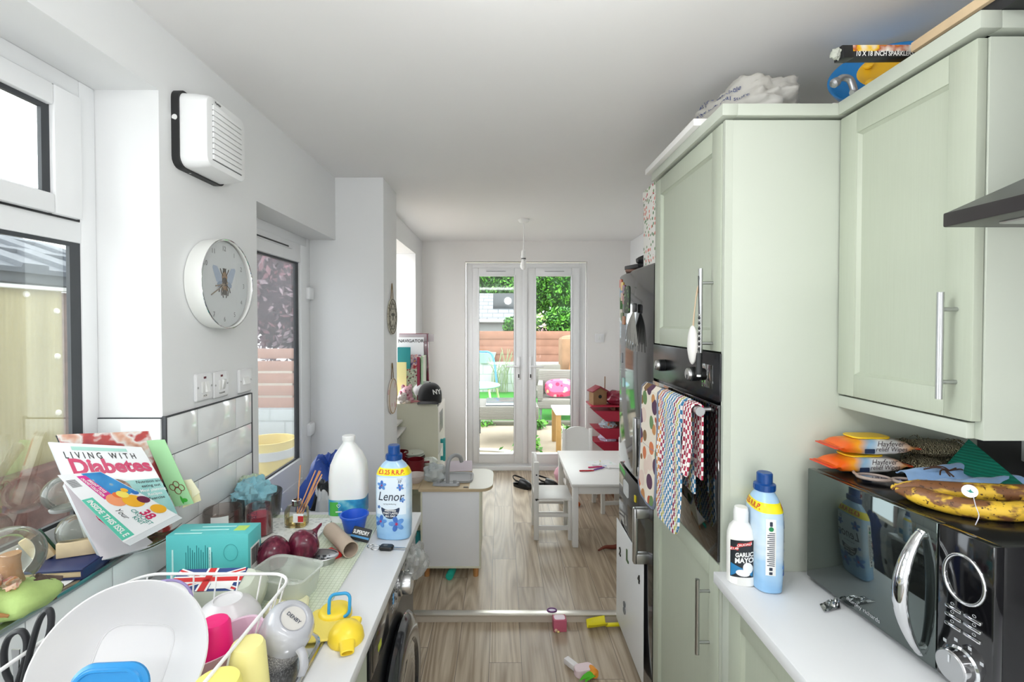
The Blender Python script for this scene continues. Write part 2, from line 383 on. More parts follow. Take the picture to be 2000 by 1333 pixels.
# tiled sill, tile splashback and metal edge
ti = MB()
TH, TL = .1135, .215
def tile(y0, y1, z0, z1):
    b = .012 if min(y1 - y0, z1 - z0) > .05 else .004; x0 = LW + .002; o = [(y0, z0), (y1, z0), (y1, z1), (y0, z1)]; i = [(y0 + b, z0 + b), (y1 - b, z0 + b), (y1 - b, z1 - b), (y0 + b, z1 - b)]
    ti.rings([[Vector((x0 + d, y, z)) for y, z in q] for q, d in ((o, 0), (o, .005), (i, .0085))], 0)
ZT = 1.329
for r in range(4):
    z1 = ZT - .004 - r * TH; z0 = max(z1 - TH + .003, .905); y = 1.5 - TL * 2 + (TL / 2 if r % 2 else 0)
    while y < 1.826:
        a, b = max(y + .0015, 1.36), min(y + TL - .0015, 1.823)
        if b - a > .01: tile(a, b, z0, z1)
        y += TL
y = -1.2
while y < 1.36:
    if y < 1.35: tile(max(y + .0015, -1.2), min(y + TL - .0015, 1.355), .903, .995)
    y += TL
t2 = struct('trim_2', ti, WTILE)
g = MB().box((LW, 1.356, .9), (LW + .004, 1.826, ZT)).box((LW, -1.2, .9), (LW + .004, 1.356, .997)).box((LW, 1.351, 1.0), (LW + .011, 1.357, ZT + .002)).box((LW, 1.8235, .9), (LW + .009, 1.8265, ZT)).box((LW, 1.357, ZT - .0035), (LW + .009, 1.8265, ZT))
struct('grout', g, GROUT, t2)
s_ = MB()
for k in range(8): s_.box((-1.15, 1.352 - (k + 1) * .2 + .002, 1.0), (LW - .004, 1.352 - k * .2 - .001, 1.0105), 0, bev=.001)
s_.box((-1.15, 1.346, 1.01), (LW - .001, 1.354 - .0005, 1.325), 0, bev=.001).box((-1.15, 1.3465, 1.325), (LW, 1.3535, 1.328), 1)
s_.box((-1.152, -.3, .999), (LW - .003, 1.353, 1.002), 1)
struct('trim_3', s_, [WTILE, GROUT])
struct('trim_4', MB().box((LW - .006, -.3, .998), (LW + .014, 1.356, 1.0125), bev=.002), mk('brushed_steel_edge_strip', '#a9acae', .22, 1, var=.06))
# half glazed door in the left recess
DXL = -1.12
dr = ring(MB(), 1.887, 2.78, .0, 2.08, (.045, .05, .03, .05), DXL - .035, DXL, 'X')
d1 = struct('door_1', dr, UPVC)
leaf = ring(MB(), 1.935, 2.728, .03, 2.028, (.11, .105, .82, .10), DXL - .022, DXL + .014, 'X', bev=.006)
leaf.box((DXL - .022, 2.04, .1), (DXL + .02, 2.62, .74), bev=.006)
lf = struct('door_leaf', leaf, UPVC, d1)
struct('pane_gasket', ring(MB(), 2.04, 2.628, .845, 1.932, (.03, .042, .012, .014), DXL - .014, DXL - .002, 'X', bev=0), GASK, lf)
struct('glass', MB().box((DXL - .013, 2.05, .85), (DXL - .008, 2.6, 1.925)), clear('streaky_door_glass', '#e9ecee', alpha=.9, diff='#d9dde2'), lf)
for z in (1.765, .985):
    struct('hinge', MB().box((DXL + .002, 2.69, z - .035), (DXL + .032, 2.765, z + .035), bev=.008), UPVC, d1)
struct('trickle_vent', MB().box((DXL + .012, 2.02, 1.985), (DXL + .024, 2.5, 2.0), bev=.002).box((DXL + .02, 2.05, 1.988), (DXL + .0255, 2.45, 1.9955), 1), [UPVC, BLACK], lf)
# french doors
FYD = 5.0
fd = ring(MB(), DX0 + .012, DX1 - .012, FZ, DZ1 - .012, (.065, .065, .075, .055), FYD, FYD + .07, 'Y').box((DX0 + .012, FYD - .035, FZ), (DX1 - .012, FYD, FZ + .045), bev=.004)
d2 = struct('door_2', fd, UPVC)
def leafd(a0, a1, gx0, gx1, hx, sgn, vx):
    z0, z1 = FZ + .075, DZ1 - .067
    L = struct('door_leaf', ring(MB(), a0, a1, z0, z1, (gx0 - a0, a1 - gx1, .2 - z0 + .012, z1 - 2.086), FYD - .02, FYD + .045, 'Y', bev=.006), UPVC, d2)
    struct('glazing_bead', ring(MB(), gx0 - .01, gx1 + .01, .2, 2.098, .016, FYD - .026, FYD + .01, 'Y', bev=.004), UPVC, L)
    struct('pane_gasket', ring(MB(), gx0 + .002, gx1 - .002, .207, 2.09, .006, FYD - .012, FYD + .02, 'Y', bev=0), GASK, L)
    struct('glass', MB().box((gx0, FYD + .012, .205), (gx1, FYD + .018, 2.092)), GLASS, L)
    h = MB().box((hx - .014, FYD - .03, 1.0), (hx + .014, FYD - .018, 1.24), bev=.006).cyl((hx, FYD - .02, 1.14), (hx, FYD - .07, 1.14), .01)
    h.tube([(hx, FYD - .065, 1.14), (hx + sgn * .03, FYD - .068, 1.14), (hx + sgn * .13, FYD - .06, 1.137)], [.011, .01, .008], 10)
    H = struct('handle', h, UPVC, L)
    struct('keyhole', MB().box((hx - .006, FYD - .0325, 1.018), (hx + .006, FYD - .029, 1.056), bev=.004), BLACK, H)
    struct('trickle_vent', MB().box((vx - .11, FYD - .032, 2.128), (vx + .11, FYD - .018, 2.15), bev=.004).box((vx - .1, FYD - .0335, 2.131), (vx + .1, FYD - .031, 2.135), 1), [UPVC, GASK], L)
leafd(-.305, .236, -.243, .133, .178, -1, -.06)
leafd(.254, .815, .353, .732, .302, 1, .55)
struct('meeting_strip', MB().box((.222, FYD - .034, FZ + .08), (.268, FYD - .02, DZ1 - .07), bev=.005), UPVC, d2)

# strip light on the kitchen ceiling (mirrored in the garden doors)
EMI = NT('lit_strip_light'); EMI.p(Base_Color=(1, 1, 1, 1)); EMI.b.inputs['Emission Color'].default_value = (0.97, 0.985, 1, 1); EMI.b.inputs['Emission Strength'].default_value = 15
sl = thing('strip_light', 'long white lit strip light on the kitchen ceiling', 'lamp', (.15, -1.25, CZ))
ob('housing', MB().box((-.88, -.05, -.02), (.88, .05, 0), 0, .004), WHITE, sl)
ob('diffuser', MB().box((-.85, -.035, -.075), (.85, .035, -.0205), 0, .01), EMI.mat, sl)
# ================================================================ right side: fitted units
FX = .617       # plane of the base and tall unit doors
def shaker(x, y0, y1, z0, z1, w=.062, th=.02):
    """shaker door facing -X at plane x"""
    mb = ring(MB(), y0, y1, z0, z1, w, x, x + th, 'X', bev=.0018)
    y_a, y_b, z_a, z_b = y0 + w, y1 - w, z0 + w, z1 - w; e = .007
    mb.rings([[Vector((xx, y, z)) for y, z in ((ya, za), (yb, za), (yb, zb), (ya, zb))] for xx, ya, yb, za, zb in ((x + .002, y_a - .001, y_b + .001, z_a - .001, z_b + .001), (x + .011, y_a + e, y_b - e, z_a + e, z_b - e))], 0, None, False, True)
    return mb
def bar(x, y, z0, z1, out=.036):
    """T-bar handle standing out from door plane x"""
    mb = MB().cyl((x - out, y, z0), (x - out, y, z1), .0062, 14)
    for z in (z0 + (z1 - z0) * .16, z1 - (z1 - z0) * .16): mb.cyl((x - out, y, z), (x + .001, y, z), .0045, 10)
    return mb
# tall oven housing
t = thing('tall_cabinet', 'tall sage green oven housing cabinet standing between the fridge freezer and the right worktop', 'cabinet', (.98, 1.624, 0))
c = MB().box((.64, 1.324, .0), (RW - .003, 1.344, 2.160), bev=.001).box((.64, 1.904, 0), (RW - .003, 1.924, 2.160)).box((.64, 1.344, .1), (RW - .003, 1.904, .12)).box((.66, 1.36, 2.14), (RW - .003, 1.904, 2.158)).box((1.25, 1.344, .12), (1.26, 1.904, 2.146)).box((.64, 1.344, .893), (1.25, 1.904, .911)).box((.64, 1.344, 1.513), (1.25, 1.904, 1.53)).box((.68, 1.344, 0), (.70, 1.904, .1))
c.box((FX + .002, 1.324, .1), (.64, 1.338, 2.160))
ob('carcass', c, SAGEP, t, True)
du = ob('door', shaker(FX, 1.342, 1.918, 1.516, 2.159), SAGE, t, True)
dl = ob('door', shaker(FX, 1.342, 1.918, .12, .909), SAGE, t, True)
def child(name, mb, mats, door):     # sub-part in place coordinates under a part of a world-built thing
    R = door.parent; Q = T(R.location, R.rotation_euler).inverted()
    mb.v = [Q @ v for v in mb.v]; return ob(name, mb, mats, door)
child('handle', bar(FX, 1.39, 1.497, 1.757), STEEL, du); child('handle', bar(FX, 1.397, .612, .838), STEEL, dl)
co_ = MB().box((FX - .012, 1.312, 2.168), (FX + .03, 1.93, 2.2), bev=.001).box((FX + .03, 1.312, 2.168), (RW - .003, 1.344, 2.2), bev=.001)
ob('cornice', co_, SAGEP, t, True)
# oven
t = thing('built_in_oven', 'black glass built-in electric oven with a silver bar handle hung with towels', 'oven', (.9, 1.63, .913))
b = MB().box((FX + .012, 1.346, .914), (1.2, 1.902, 1.511)).box((FX - .004, 1.335, 1.375), (FX + .014, 1.921, 1.512), bev=.003)
ob('oven_body', b, mk('oven_black_metal', '#1b1c1f', .25, .3), t, True)
dg_ = ob('oven_door', MB().box((FX - .006, 1.336, .917), (FX + .012, 1.92, 1.366), bev=.003), DGLASS, t, True)
hb = MB().cyl((.567, 1.352, 1.345), (.567, 1.872, 1.345), .0135, 20)
for y in (1.39, 1.83): hb.cyl((.567, y, 1.345), (FX, y, 1.345), .0075, 12)
child('door_handle', hb, STEEL, dg_)
for y, z in ((1.79, 1.438), (1.49, 1.438)):
    k = MB().lathe([(.0, -.004), (.022, -.004), (.022, .02), (.019, .023)], 24, 0, aim((FX - .004, y, z), (-1, 0, 0))).lathe([(.0185, .0), (.0185, .03), (.017, .032), (0, .032)], 24, 1, aim((FX - .004, y, z), (-1, 0, 0)))
    k.box((-.002, .002, .032), (.002, .017, .0335), 0, M=aim((FX - .004, y, z), (-1, 0, 0)))
    ob('knob', k, [BLACK, STEEL], t, True)
ob('display', MB().box((FX - .0055, 1.375, 1.405), (FX - .0035, 1.45, 1.475), bev=.001), DGLASS, t, True)
# fridge freezer beyond it
FY0, FY1 = 1.93, 2.485
GREYM = mk('dark_graphite_steel', '#4a4c50', .3, .6, var=.04)
t = thing('fridge_freezer', 'tall dark grey freestanding fridge freezer with chunky handles beyond the oven housing', 'fridge', (.95, 2.2, 0))
ob('body', MB().box((.655, FY0 + .005, .03), (1.28, FY1 - .005, 1.83), bev=.01).box((.7, FY0 + .03, 0), (1.25, FY1 - .03, .03)), mk('fridge_black_side', '#2a2b2d', .45), t, True)
mir = mk('glossy_fridge_front', '#5b5d60', .07, .9, var=.02)
def fdoor(z0, z1):
    prof = []
    mb = MB(); n = 10; rs = []
    for i in range(n + 1):
        y = FY0 + (FY1 - FY0) * i / n; bow = .012 * (1 - (2 * i / n - 1) ** 2); rs.append([Vector((.654, y, z0)), Vector((.622 - bow, y, z0 + .004)), Vector((.618 - bow, y, z0 + .012)), Vector((.618 - bow, y, z1 - .012)), Vector((.624 - bow, y, z1 - .003)), Vector((.654, y, z1))])
    return mb.rings(rs, 0)
u = ob('fridge_door', fdoor(.885, 1.845), mir, t, True); l = ob('freezer_door', fdoor(.04, .872), mir, t, True)
def chunky(z0, z1):
    m = MB(); x = .552; y = 1.985
    m.box((x, y - .016, z0), (x + .018, y + .016, z1), bev=.006)
    for z in (z0 + .022, z1 - .022): m.box((x + .002, y - .016, z - .022), (.63, y + .016, z + .022), bev=.006)
    return m
child('handle', chunky(.955, 1.2), STEEL, u); child('handle', chunky(.585, .82), STEEL, l)
sh = MB().box((.6015, 2.0, .05), (.6045, 2.47, .578), bev=.001)
shm = single('whiteboard_sheet', sh, mk('matt_white_sheet', '#eef0f1', .4, var=.01), 'large matt white sheet stuck on the freezer door low down', 'board')
def glyph(s, x, y, z, size, mat_, what):
    m = MB().text(s, size, Matrix(((0, 0, -1, x), (-1, 0, 0, y), (0, 1, 0, z), (0, 0, 0, 1))), 0, bold=.03)
    base = [v.copy() for v in m.v]; k = len(base); fs = [list(f) for f in m.f]
    m.v += [v + Vector((-.004, 0, 0)) for v in base]; m.f += [[i + k for i in f] for f in fs]; m.m += [0] * len(fs)
    ed = {}
    for f in fs:
        for a, b_ in zip(f, f[1:] + f[:1]): ed[(a, b_)] = 1
    for (a, b_) in ed:
        if (b_, a) not in ed: m.f.append([a, b_, b_ + k, a + k]); m.m.append(0)
    single('letter_magnet', m, mat_, what, 'magnet', group='letter magnets on the white sheet')
glyph('2', .601, 2.39, .435, .055, BLACK, 'black number two magnet on the white freezer sheet, farthest from the camera')
glyph('L', .601, 2.25, .48, .075, mk('dark_green_plastic', '#3c5a2e', .4), 'dark green hook-shaped magnet near the top of the white freezer sheet')
glyph('4', .601, 2.06, .475, .05, BLACK, 'small black magnet at the near top corner of the white freezer sheet')
glyph('S', .601, 2.3, .2, .08, mk('grey_plastic_letter', '#6e7176', .4), 'thin grey letter magnet low on the white freezer sheet')
# things on the fridge front
def onfridge(name, y, z, w, h, mats, label, fn=None, th=.004, grp='magnets and papers on the fridge front'):
    bow = .012 * (1 - (2 * (y - FY0) / (FY1 - FY0) - 1) ** 2); x = .618 - bow - th - .0005
    m = MB().prism(rrect(w, h, min(w, h) * .2), 0, th, 0, Matrix(((0, 0, -1, x + th), (-1, 0, 0, y), (0, 1, 0, z), (0, 0, 0, 1))))
    return single(name, m, mats, label, 'magnet', group=grp)
cols = ['#c9603a', '#d9b04a', '#7f3f5e', '#5d8aa8', '#c7a184', '#9c4a4a', '#d8cfc0', '#6a7f4e', '#b87d52']
lab = ['orange', 'mustard', 'plum', 'slate blue', 'tan', 'brick red', 'cream', 'olive', 'brown']
for i in range(9):
    onfridge('fridge_magnet', 2.45 - .036 * (i % 3) - .006 * i % .02, 1.80 - .052 * (i // 3) - .018 * (i % 3) - (.05 if i > 5 else 0), .045, .042, mk('magnet_%s' % lab[i].replace(' ', '_'), cols[i], .4, var=.25, vs=60), 'small %s souvenir magnet in the cluster at the top of the fridge door' % lab[i])
ts = thing('grey_tassel', 'grey string tassel fringe hanging from a magnet on the fridge door', 'tassel', (.6, 2.1, 1.6))
m = MB()
for k in range(16):
    y0 = 2.13; z0 = 1.655; yy = 2.26 - .2 * k / 15; zz = 1.52 - .05 * math.sin(k) ** 2
    m.tube(bez([(.592, y0, z0), (.587, y0 + (yy - y0) * .55, z0 - .06), (.59, yy, zz)], 8), .0022, 5)
ob('strands', m, mk('grey_string', '#9c9a94', .9), ts, True)
ob('magnet', MB().box((.588, 2.112, 1.645), (.602, 2.148, 1.685), bev=.004), BLACK, ts, True)
onfridge('photo_print', 2.3, 1.71, .09, .13, spots('photo_print_ink', '#33452f', ['#5f8a4a', '#222820', '#88a070', '#403a30'], 60), 'dark green photo print stuck on the upper fridge door')
onfridge('fridge_magnet', 2.42, 1.42, .03, .05, mk('magnet_grey', '#8c8f93', .4), 'grey oval magnet alone half way down the fridge door')
onfridge('fridge_magnet', 2.37, 1.30, .03, .045, mk('magnet_pale_aqua', '#a9d3cb', .4), 'pale aqua magnet half way down the fridge door')
onfridge('fridge_magnet', 2.14, .80, .02, .03, mk('magnet_yellow', '#f1dd22', .4), 'tiny yellow magnet on the freezer door near the handle')
onfridge('white_note', 2.3, .79, .09, .07, mk('note_paper', '#d7d9da', .6), 'small white note stuck at the top of the freezer door')
# on top of the fridge
fb = thing('floral_box', 'white floral patterned box standing on the fridge beside the tall cabinet', 'box', (.72, 2.05, 1.8455))
ob('box', MB().box((-.075, -.09, 0), (.2, .12, .31), bev=.003), spots('white_floral_print', '#f1efe9', ['#c43f4e', '#6c9a5c', '#e58b7c', '#4f8050', '#d8574d'], 46, th=.34), fb)
ob('lid', MB().box((-.079, -.094, .3), (.204, .124, .345), bev=.003), spots('white_floral_print_lid', '#f3f1ea', ['#c43f4e', '#6c9a5c', '#e58b7c'], 46, th=.34), fb)
m = MB().box((-.1, -.06, 0), (.1, .06, .02), 0, .004).blob((0, 0, .045), (.07, .05, .03), .3, 5, 3)
single('dark_bundle', m, SATIN, 'small black bundle lying on the brown folder on the fridge top', 'bundle', (.72, 2.33, 1.858), .3, world=False)
m = MB().box((-.09, -.05, 0), (.09, .05, .012), bev=.003)
single('brown_folder', m, mk('brown_card', '#7d5a4c', .6), 'thin brown folder poking out over the fridge front edge', 'folder', (.70, 2.33, 1.8455), -.3, world=False)
# wall cupboard
CX, WY0, WY1 = .934, .939, 1.3235
t = thing('wall_cupboard', 'sage green shaker wall cupboard with a steel bar handle above the microwave', 'cupboard', (1.14, 1.13, 1.37))
c = MB().box((.956, WY0, 1.3645), (RW - .003, WY0 + .018, 2.160), bev=.001).box((.956, WY1 - .018, 1.4), (RW - .003, WY1, 2.160)).box((.956, WY0 + .018, 1.4), (RW - .003, WY1 - .018, 1.418)).box((.976, WY0 + .03, 2.14), (RW - .003, WY1 - .018, 2.158)).box((1.31, WY0 + .018, 1.418), (1.32, WY1 - .018, 2.148))
ob('carcass', c, SAGEP, t, True)
dw = ob('door', shaker(CX, WY0 + .003, WY1 - .004, 1.402, 2.159, .06), SAGE, t, True)
child('handle', bar(CX, .976, 1.442, 1.662, .034), STEEL, dw)
ob('pelmet', MB().box((CX + .006, WY0 + .018, 1.3645), (CX + .024, WY1, 1.397), bev=.001), SAGEP, t, True)
co_ = MB().box((CX - .012, WY0 - .014, 2.168), (CX + .03, 1.3115, 2.202), bev=.001).box((CX + .03, WY0 - .014, 2.168), (RW - .003, WY0 + .014, 2.202), bev=.001)
ob('cornice', co_, SAGEP, t, True)
# cooker hood
t = thing('cooker_hood', 'dark steel cooker hood sticking out beside the wall cupboard', 'hood', (1.08, .56, 1.755))
hm = mk('gunmetal_hood', '#57575a', .32, .8)
hx, hy0, hy1, hz = .80, .272, .866, 1.772
ob('canopy_rim', MB().box((hx, hy0, hz), (RW, hy1, hz + .026), bev=.003), mk('hood_dark_rim', '#3f3c3d', .35, .6), t, True)
m = MB().rings([[Vector(p) for p in ((hx + .004, hy0 + .004, hz + .0262), (RW, hy0 + .004, hz + .0262), (RW, hy1 - .004, hz + .0262), (hx + .004, hy1 - .004, hz + .0262))], [Vector(p) for p in ((1.1, .45, hz + .19), (RW, .45, hz + .19), (RW, .69, hz + .19), (1.1, .69, hz + .19))]])
ob('canopy', m, hm, t, True)
ob('chimney', MB().box((1.11, .46, hz + .188), (RW, .68, CZ), bev=.003), hm, t, True)
ob('filter', MB().box((hx + .05, hy0 + .05, hz - .004), (RW - .05, hy1 - .05, hz + .002), bev=.002), STEEL, t, True)
# base units and worktop
WHL = mk('white_worktop_laminate', '#e7e8ea', .32, var=.012, bump=.02, bs=200)
t = thing('base_cabinet', 'sage green base cabinet with a plain panelled door under the right worktop', 'cabinet', (.98, .9, 0))
ob('carcass', MB().box((.64, .715, .1), (1.33, 1.322, .868)).box((.7, .715, 0), (1.3, 1.322, .1)).box((FX + .003, 1.282, .1), (.64, 1.322, .868), bev=.001), SAGEP, t, True)
ob('door', shaker(FX, .718, 1.279, .12, .862), SAGE, t, True)
t = thing('base_cabinet', 'sage green base cabinet nearest the camera under the right worktop', 'cabinet', (.98, .3, 0))
ob('carcass', MB().box((.64, .1, .1), (1.33, .713, .868)).box((.7, .1, 0), (1.3, .713, .1)), SAGEP, t, True)
ob('door', shaker(FX, .106, .71, .12, .862), SAGE, t, True)
single('worktop', MB().box((.594, .1, .869), (RW - .002, 1.3235, .9), bev=.003), WHL, 'white laminate worktop carrying the black microwave and the mayonnaise bottle', 'worktop')
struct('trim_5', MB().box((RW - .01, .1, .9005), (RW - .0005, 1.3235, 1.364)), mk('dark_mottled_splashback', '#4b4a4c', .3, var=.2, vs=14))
# socket on the wall above the worktop
sk_ = thing('wall_socket', 'white double wall socket half hidden behind the green card under the cupboard', 'socket', (RW - .012, 1.13, 1.29))
ob('plate', MB().box((-.008, -.073, -.043), (.0015, .073, .043), bev=.003), mk('grey_white_plate', '#cfcfd0', .35), sk_)
for y in (-.035, .035): ob('pin_holes', MB().box((-.0088, y - .003, .008), (-.0075, y + .003, .016)).box((-.0088, y - .014, -.012), (-.0075, y - .008, -.007)).box((-.0088, y + .008, -.012), (-.0075, y + .014, -.007)), BLACK, sk_)
# microwave
mw = thing('microwave', 'black microwave oven with a mirrored door and curved chrome handle on the worktop', 'microwave', (1.03, 1.066, .9), math.radians(-85.7))
bm_ = MB().box((-.2275, -.165, .014), (.2275, .18, .305), bev=.006)
for x in (-.19, .19):
    for y in (-.13, .14): bm_.cyl((x, y, 0), (x, y, .015), .014)
ob('casing', bm_, mk('black_painted_steel', '#141416', .22, var=.02), mw)
dm = ob('door', MB().box((-.2285, -.185, .013), (.127, -.1655, .306), bev=.003), mk('mirrored_black_glass', '#6b7371', .04, .92, var=0), mw)
pts = [(.098, -.188 - .046 * math.sin(PI * i / 16) ** .8, .028 + .25 * i / 16) for i in range(17)]
ob('handle', MB().tube(pts, [.0075 + .0065 * math.sin(PI * i / 16) for i in range(17)], 14, sq=(1.15, .8)).cyl((.098, -.183, .036), (.098, -.196, .036), .009).cyl((.098, -.183, .27), (.098, -.196, .27), .009), CHROME, dm)
def mwf(x, z): return Vector((x, -.1856, z))
ob('lettering', MB().text('morphy richards', .014, None, 0, fn=lambda x, y: Vector((-.045 + x, -.18565, .03 + y))), mk('pale_grey_print', '#b9bcbf', .5), dm)
pn = ob('control_panel', MB().box((.129, -.185, .013), (.2285, -.1655, .306), bev=.003), mk('gloss_black_panel', '#0d0d10', .1, coat=.6), mw)
A = Matrix(((1, 0, 0, .178), (0, 0, -1, -.185), (0, 1, 0, .222), (0, 0, 0, 1)))
ob('dial_ring', MB().tube([(.036 * math.cos(a), .044 * math.sin(a), .001) for a in [2 * PI * i / 40 for i in range(40)]], .0032, 10, closed=True, M=A), CHROME, pn)
for k, z in enumerate((.157, .141, .123)):
    ob('button', MB().box((.146, -.1885, z - .003), (.176, -.1845, z + .003), bev=.0015).box((.18, -.1885, z - .003), (.21, -.1845, z + .003), bev=.0015), CHROME, pn)
    for x in (.158, .197): ob('icon', MB().tube([(x + .003 * math.cos(a), -.1853, z + .0075 + .0024 * math.sin(a)) for a in [2 * PI * i / 12 for i in range(12)]], .0004, 5, closed=True), mk('pale_grey_print', '#b9bcbf', .5), pn)
A = Matrix(((1, 0, 0, .178), (0, 0, -1, -.185), (0, 1, 0, .06), (0, 0, 0, 1)))
ob('timer_knob', MB().lathe([(.034, 0), (.034, .004), (.03, .006), (.029, .024), (.027, .026)], 36, 0, A, cap1=False).lathe([(.0275, .0255), (.026, .027), (0, .0275)], 36, 1, A, cap0=False).box((-.0015, .008, .0276), (.0015, .022, .0285), 0, M=A), [CHROME, STEEL], pn)
for a in (-.9, -.3, .3, .9): ob('icon', MB().box((-.003, -.003, 0), (.003, .003, .0006), M=A @ T((.042 * math.sin(a), .042 * math.cos(a), 0))), mk('pale_grey_print', '#b9bcbf', .5), pn)
MT = 1.2055    # top of the microwave
# packets of wipes stacked on it
WIPE = NT('wipes_print'); _g = WIPE.n('SeparateXYZ', {0: WIPE.co()}); _nz = WIPE.n('TexNoise', {'Vector': WIPE.co(), 'Scale': 14.0})
WIPE.p(Base_Color=WIPE.ramp(WIPE.math('ADD', WIPE.math('MULTIPLY', _g.outputs[0], 4.0), WIPE.math('ADD', .28, WIPE.math('MULTIPLY', _nz.outputs[0], .4))), [(.12, '#e8641e'), (.26, '#f0a028'), (.38, '#8fb6d2'), (.5, '#eceeee'), (.72, '#e9e6e2'), (.86, '#e2a060')]), Roughness=.3); WIPE = WIPE.mat
def wipes(loc, rz, label, lid):
    t = thing('wipes_packet', label, 'wipes', loc, rz, 'packets of wipes on the microwave')
    m = MB(); n = 18; rs = []
    for i in range(n + 1):
        u = i / n; x = -.1 + .2 * u; k = max(.03, min(1, math.sin(PI * u) ** .42)) if 0 < u < 1 else .03; k = k if i not in (0, 1, n - 1, n) else .05
        rs.append([Vector((x, p[0], .022 + p[1] + .002 * noise.noise(Vector((x * 60, p[0] * 60, loc[2] * 9))))) for p in [sup(2 * PI * j / 24, .042, .021 * k, 3.2) for j in range(24)]])
    m.rings(rs); ob('pouch', m, WIPE, t)
    ob('end_seal', MB().box((-.112, -.041, .019), (-.095, .041, .0225), bev=.001).box((.095, -.041, .019), (.108, .041, .0225), bev=.001), mk('orange_red_film', '#d8431f', .35), t)
    ob('flap', MB().prism(rrect(.1, .06, .02), .0425, .0465, 0, T((.0, .005, 0)), bev=.001), mk('yellow_plastic_lid', '#f3c81c', .35), t)
    f = lambda x, y: Vector((x, -.0425 - .0006, .021 + y))
    ob('lettering', MB().text('Hayfever', .02, None, 0, sx=.95, ital=.15, fn=lambda x, y: f(x + .028, y + .013)).text('relief Wipes', .017, None, 0, sx=.95, ital=.15, fn=lambda x, y: f(x + .03, y - .001)), mk('dark_brown_print', '#3c2a2a', .5), t)
    ob('badge', MB().flat(rrect(.026, .012, .002), 0, None, lambda x, y: f(x - .025, y - .006)), mk('navy_print', '#22324f', .5), t)
    return t
wipes((.955, 1.258, MT), .05, 'lower orange and white packet of hayfever wipes lying on the microwave', True)
wipes((.975, 1.262, MT + .0465), -.02, 'upper orange and white packet of hayfever wipes, on top of its pair', True)
# packs of dried grass
HAY = NT('dried_grass_in_film'); _h = HAY.n('TexWave', {'Vector': HAY.co((40, 90, 60)), 'Scale': 1.6, 'Distortion': 14.0, 'Detail': 4.0}); HAY.p(Base_Color=HAY.ramp(_h.outputs[1], [(.2, '#3c3425'), (.55, '#867a5c'), (.85, '#c3b998')]), Roughness=.25).bump(_h.outputs[1], .8, .004); HAY = HAY.mat
def hay(loc, rz, lab_, seed):
    m = MB().blob((0, 0, .02), (.075, .045, .02), .25, 10, seed, 28)
    R = random.Random(seed)
    for k in range(26):
        a = R.uniform(0, 6.28); x, y = .068 * math.cos(a), .04 * math.sin(a)
        m.tube(bez([(x * .6, y * .6, .03), (x, y, .036 + R.uniform(0, .008)), (x * 1.2 + R.uniform(-.015, .015), y * 1.1, .026 + R.uniform(-.01, .012))], 6), .0008, 4)
    single('dried_grass_pack', m, HAY, lab_, 'grass', loc, rz, 'packs of dried grass on the microwave', world=False)
hay((1.145, 1.26, MT), .1, 'lower clear pack of dried brown grass behind the blue cloth', 4)
hay((1.14, 1.255, MT + .043), -.1, 'upper clear pack of dried brown grass beside the wipes, topmost of the two', 9)
# blue cloth with a dark twig
def clo(u, v):
    a = Vector((1.0, 1.2, MT + .012)).lerp(Vector((1.19, 1.17, MT + .03)), u); b_ = Vector((.965, 1.085, MT + .006)).lerp(Vector((1.2, 1.02, MT + .012)), u)
    p = a.lerp(b_, v); p.z += .016 * math.sin(v * 5.2 + u * 2) ** 2 + .006 * noise.noise(Vector((u * 6, v * 6, 1))); return p
single('blue_cloth', MB().grid(clo, 30, 24, 0, .003), mk('pale_blue_cloth', '#8fb4e0', .9, var=.1, vs=60, sheen=.3, bump=.3, bs=400), 'crumpled pale blue cloth lying on the microwave behind the bananas', 'cloth')
m = MB()
R = random.Random(3)
for k in range(7):
    a = R.uniform(0, 6.28); m.tube(bez([(1.07, 1.13, MT + .04), (1.07 + .025 * math.cos(a), 1.13 + .02 * math.sin(a), MT + .043), (1.07 + .05 * math.cos(a + .3), 1.13 + .04 * math.sin(a + .3), MT + .037)], 6), .0017, 5)
single('dry_twig', m, mk('dark_dry_stalk', '#4a2f22', .8), 'small dark dried twig lying on the blue cloth', 'twig')
# sunglasses
sg = thing('sunglasses', 'tan framed sunglasses with dark purple lenses in front of the wipes', 'sunglasses', (.945, 1.15, MT), -.5)
fr_ = MB().tube([(x - .032, y, .012) for x, y in ell(.033, .022, 28)], .0042, 8, closed=True).tube([(x + .038, y, .012) for x, y in ell(.033, .022, 28)], .0042, 8, closed=True).tube(bez([(-.064, .004, .012), (-.068, .03, .012), (-.05, .1, .006)], 10), .0035, 6).tube(bez([(.07, .004, .012), (.074, .03, .012), (.06, .1, .006)], 10), .0035, 6)
ob('frame', fr_, mk('tan_plastic', '#a3938a', .35), sg)
for cx in (-.032, .038): ob('lens', MB().prism(ell(.03, .019, 24, cx), .010, .013), mk('purple_tinted_lens', '#2c1f3d', .05, coat=.8), sg)
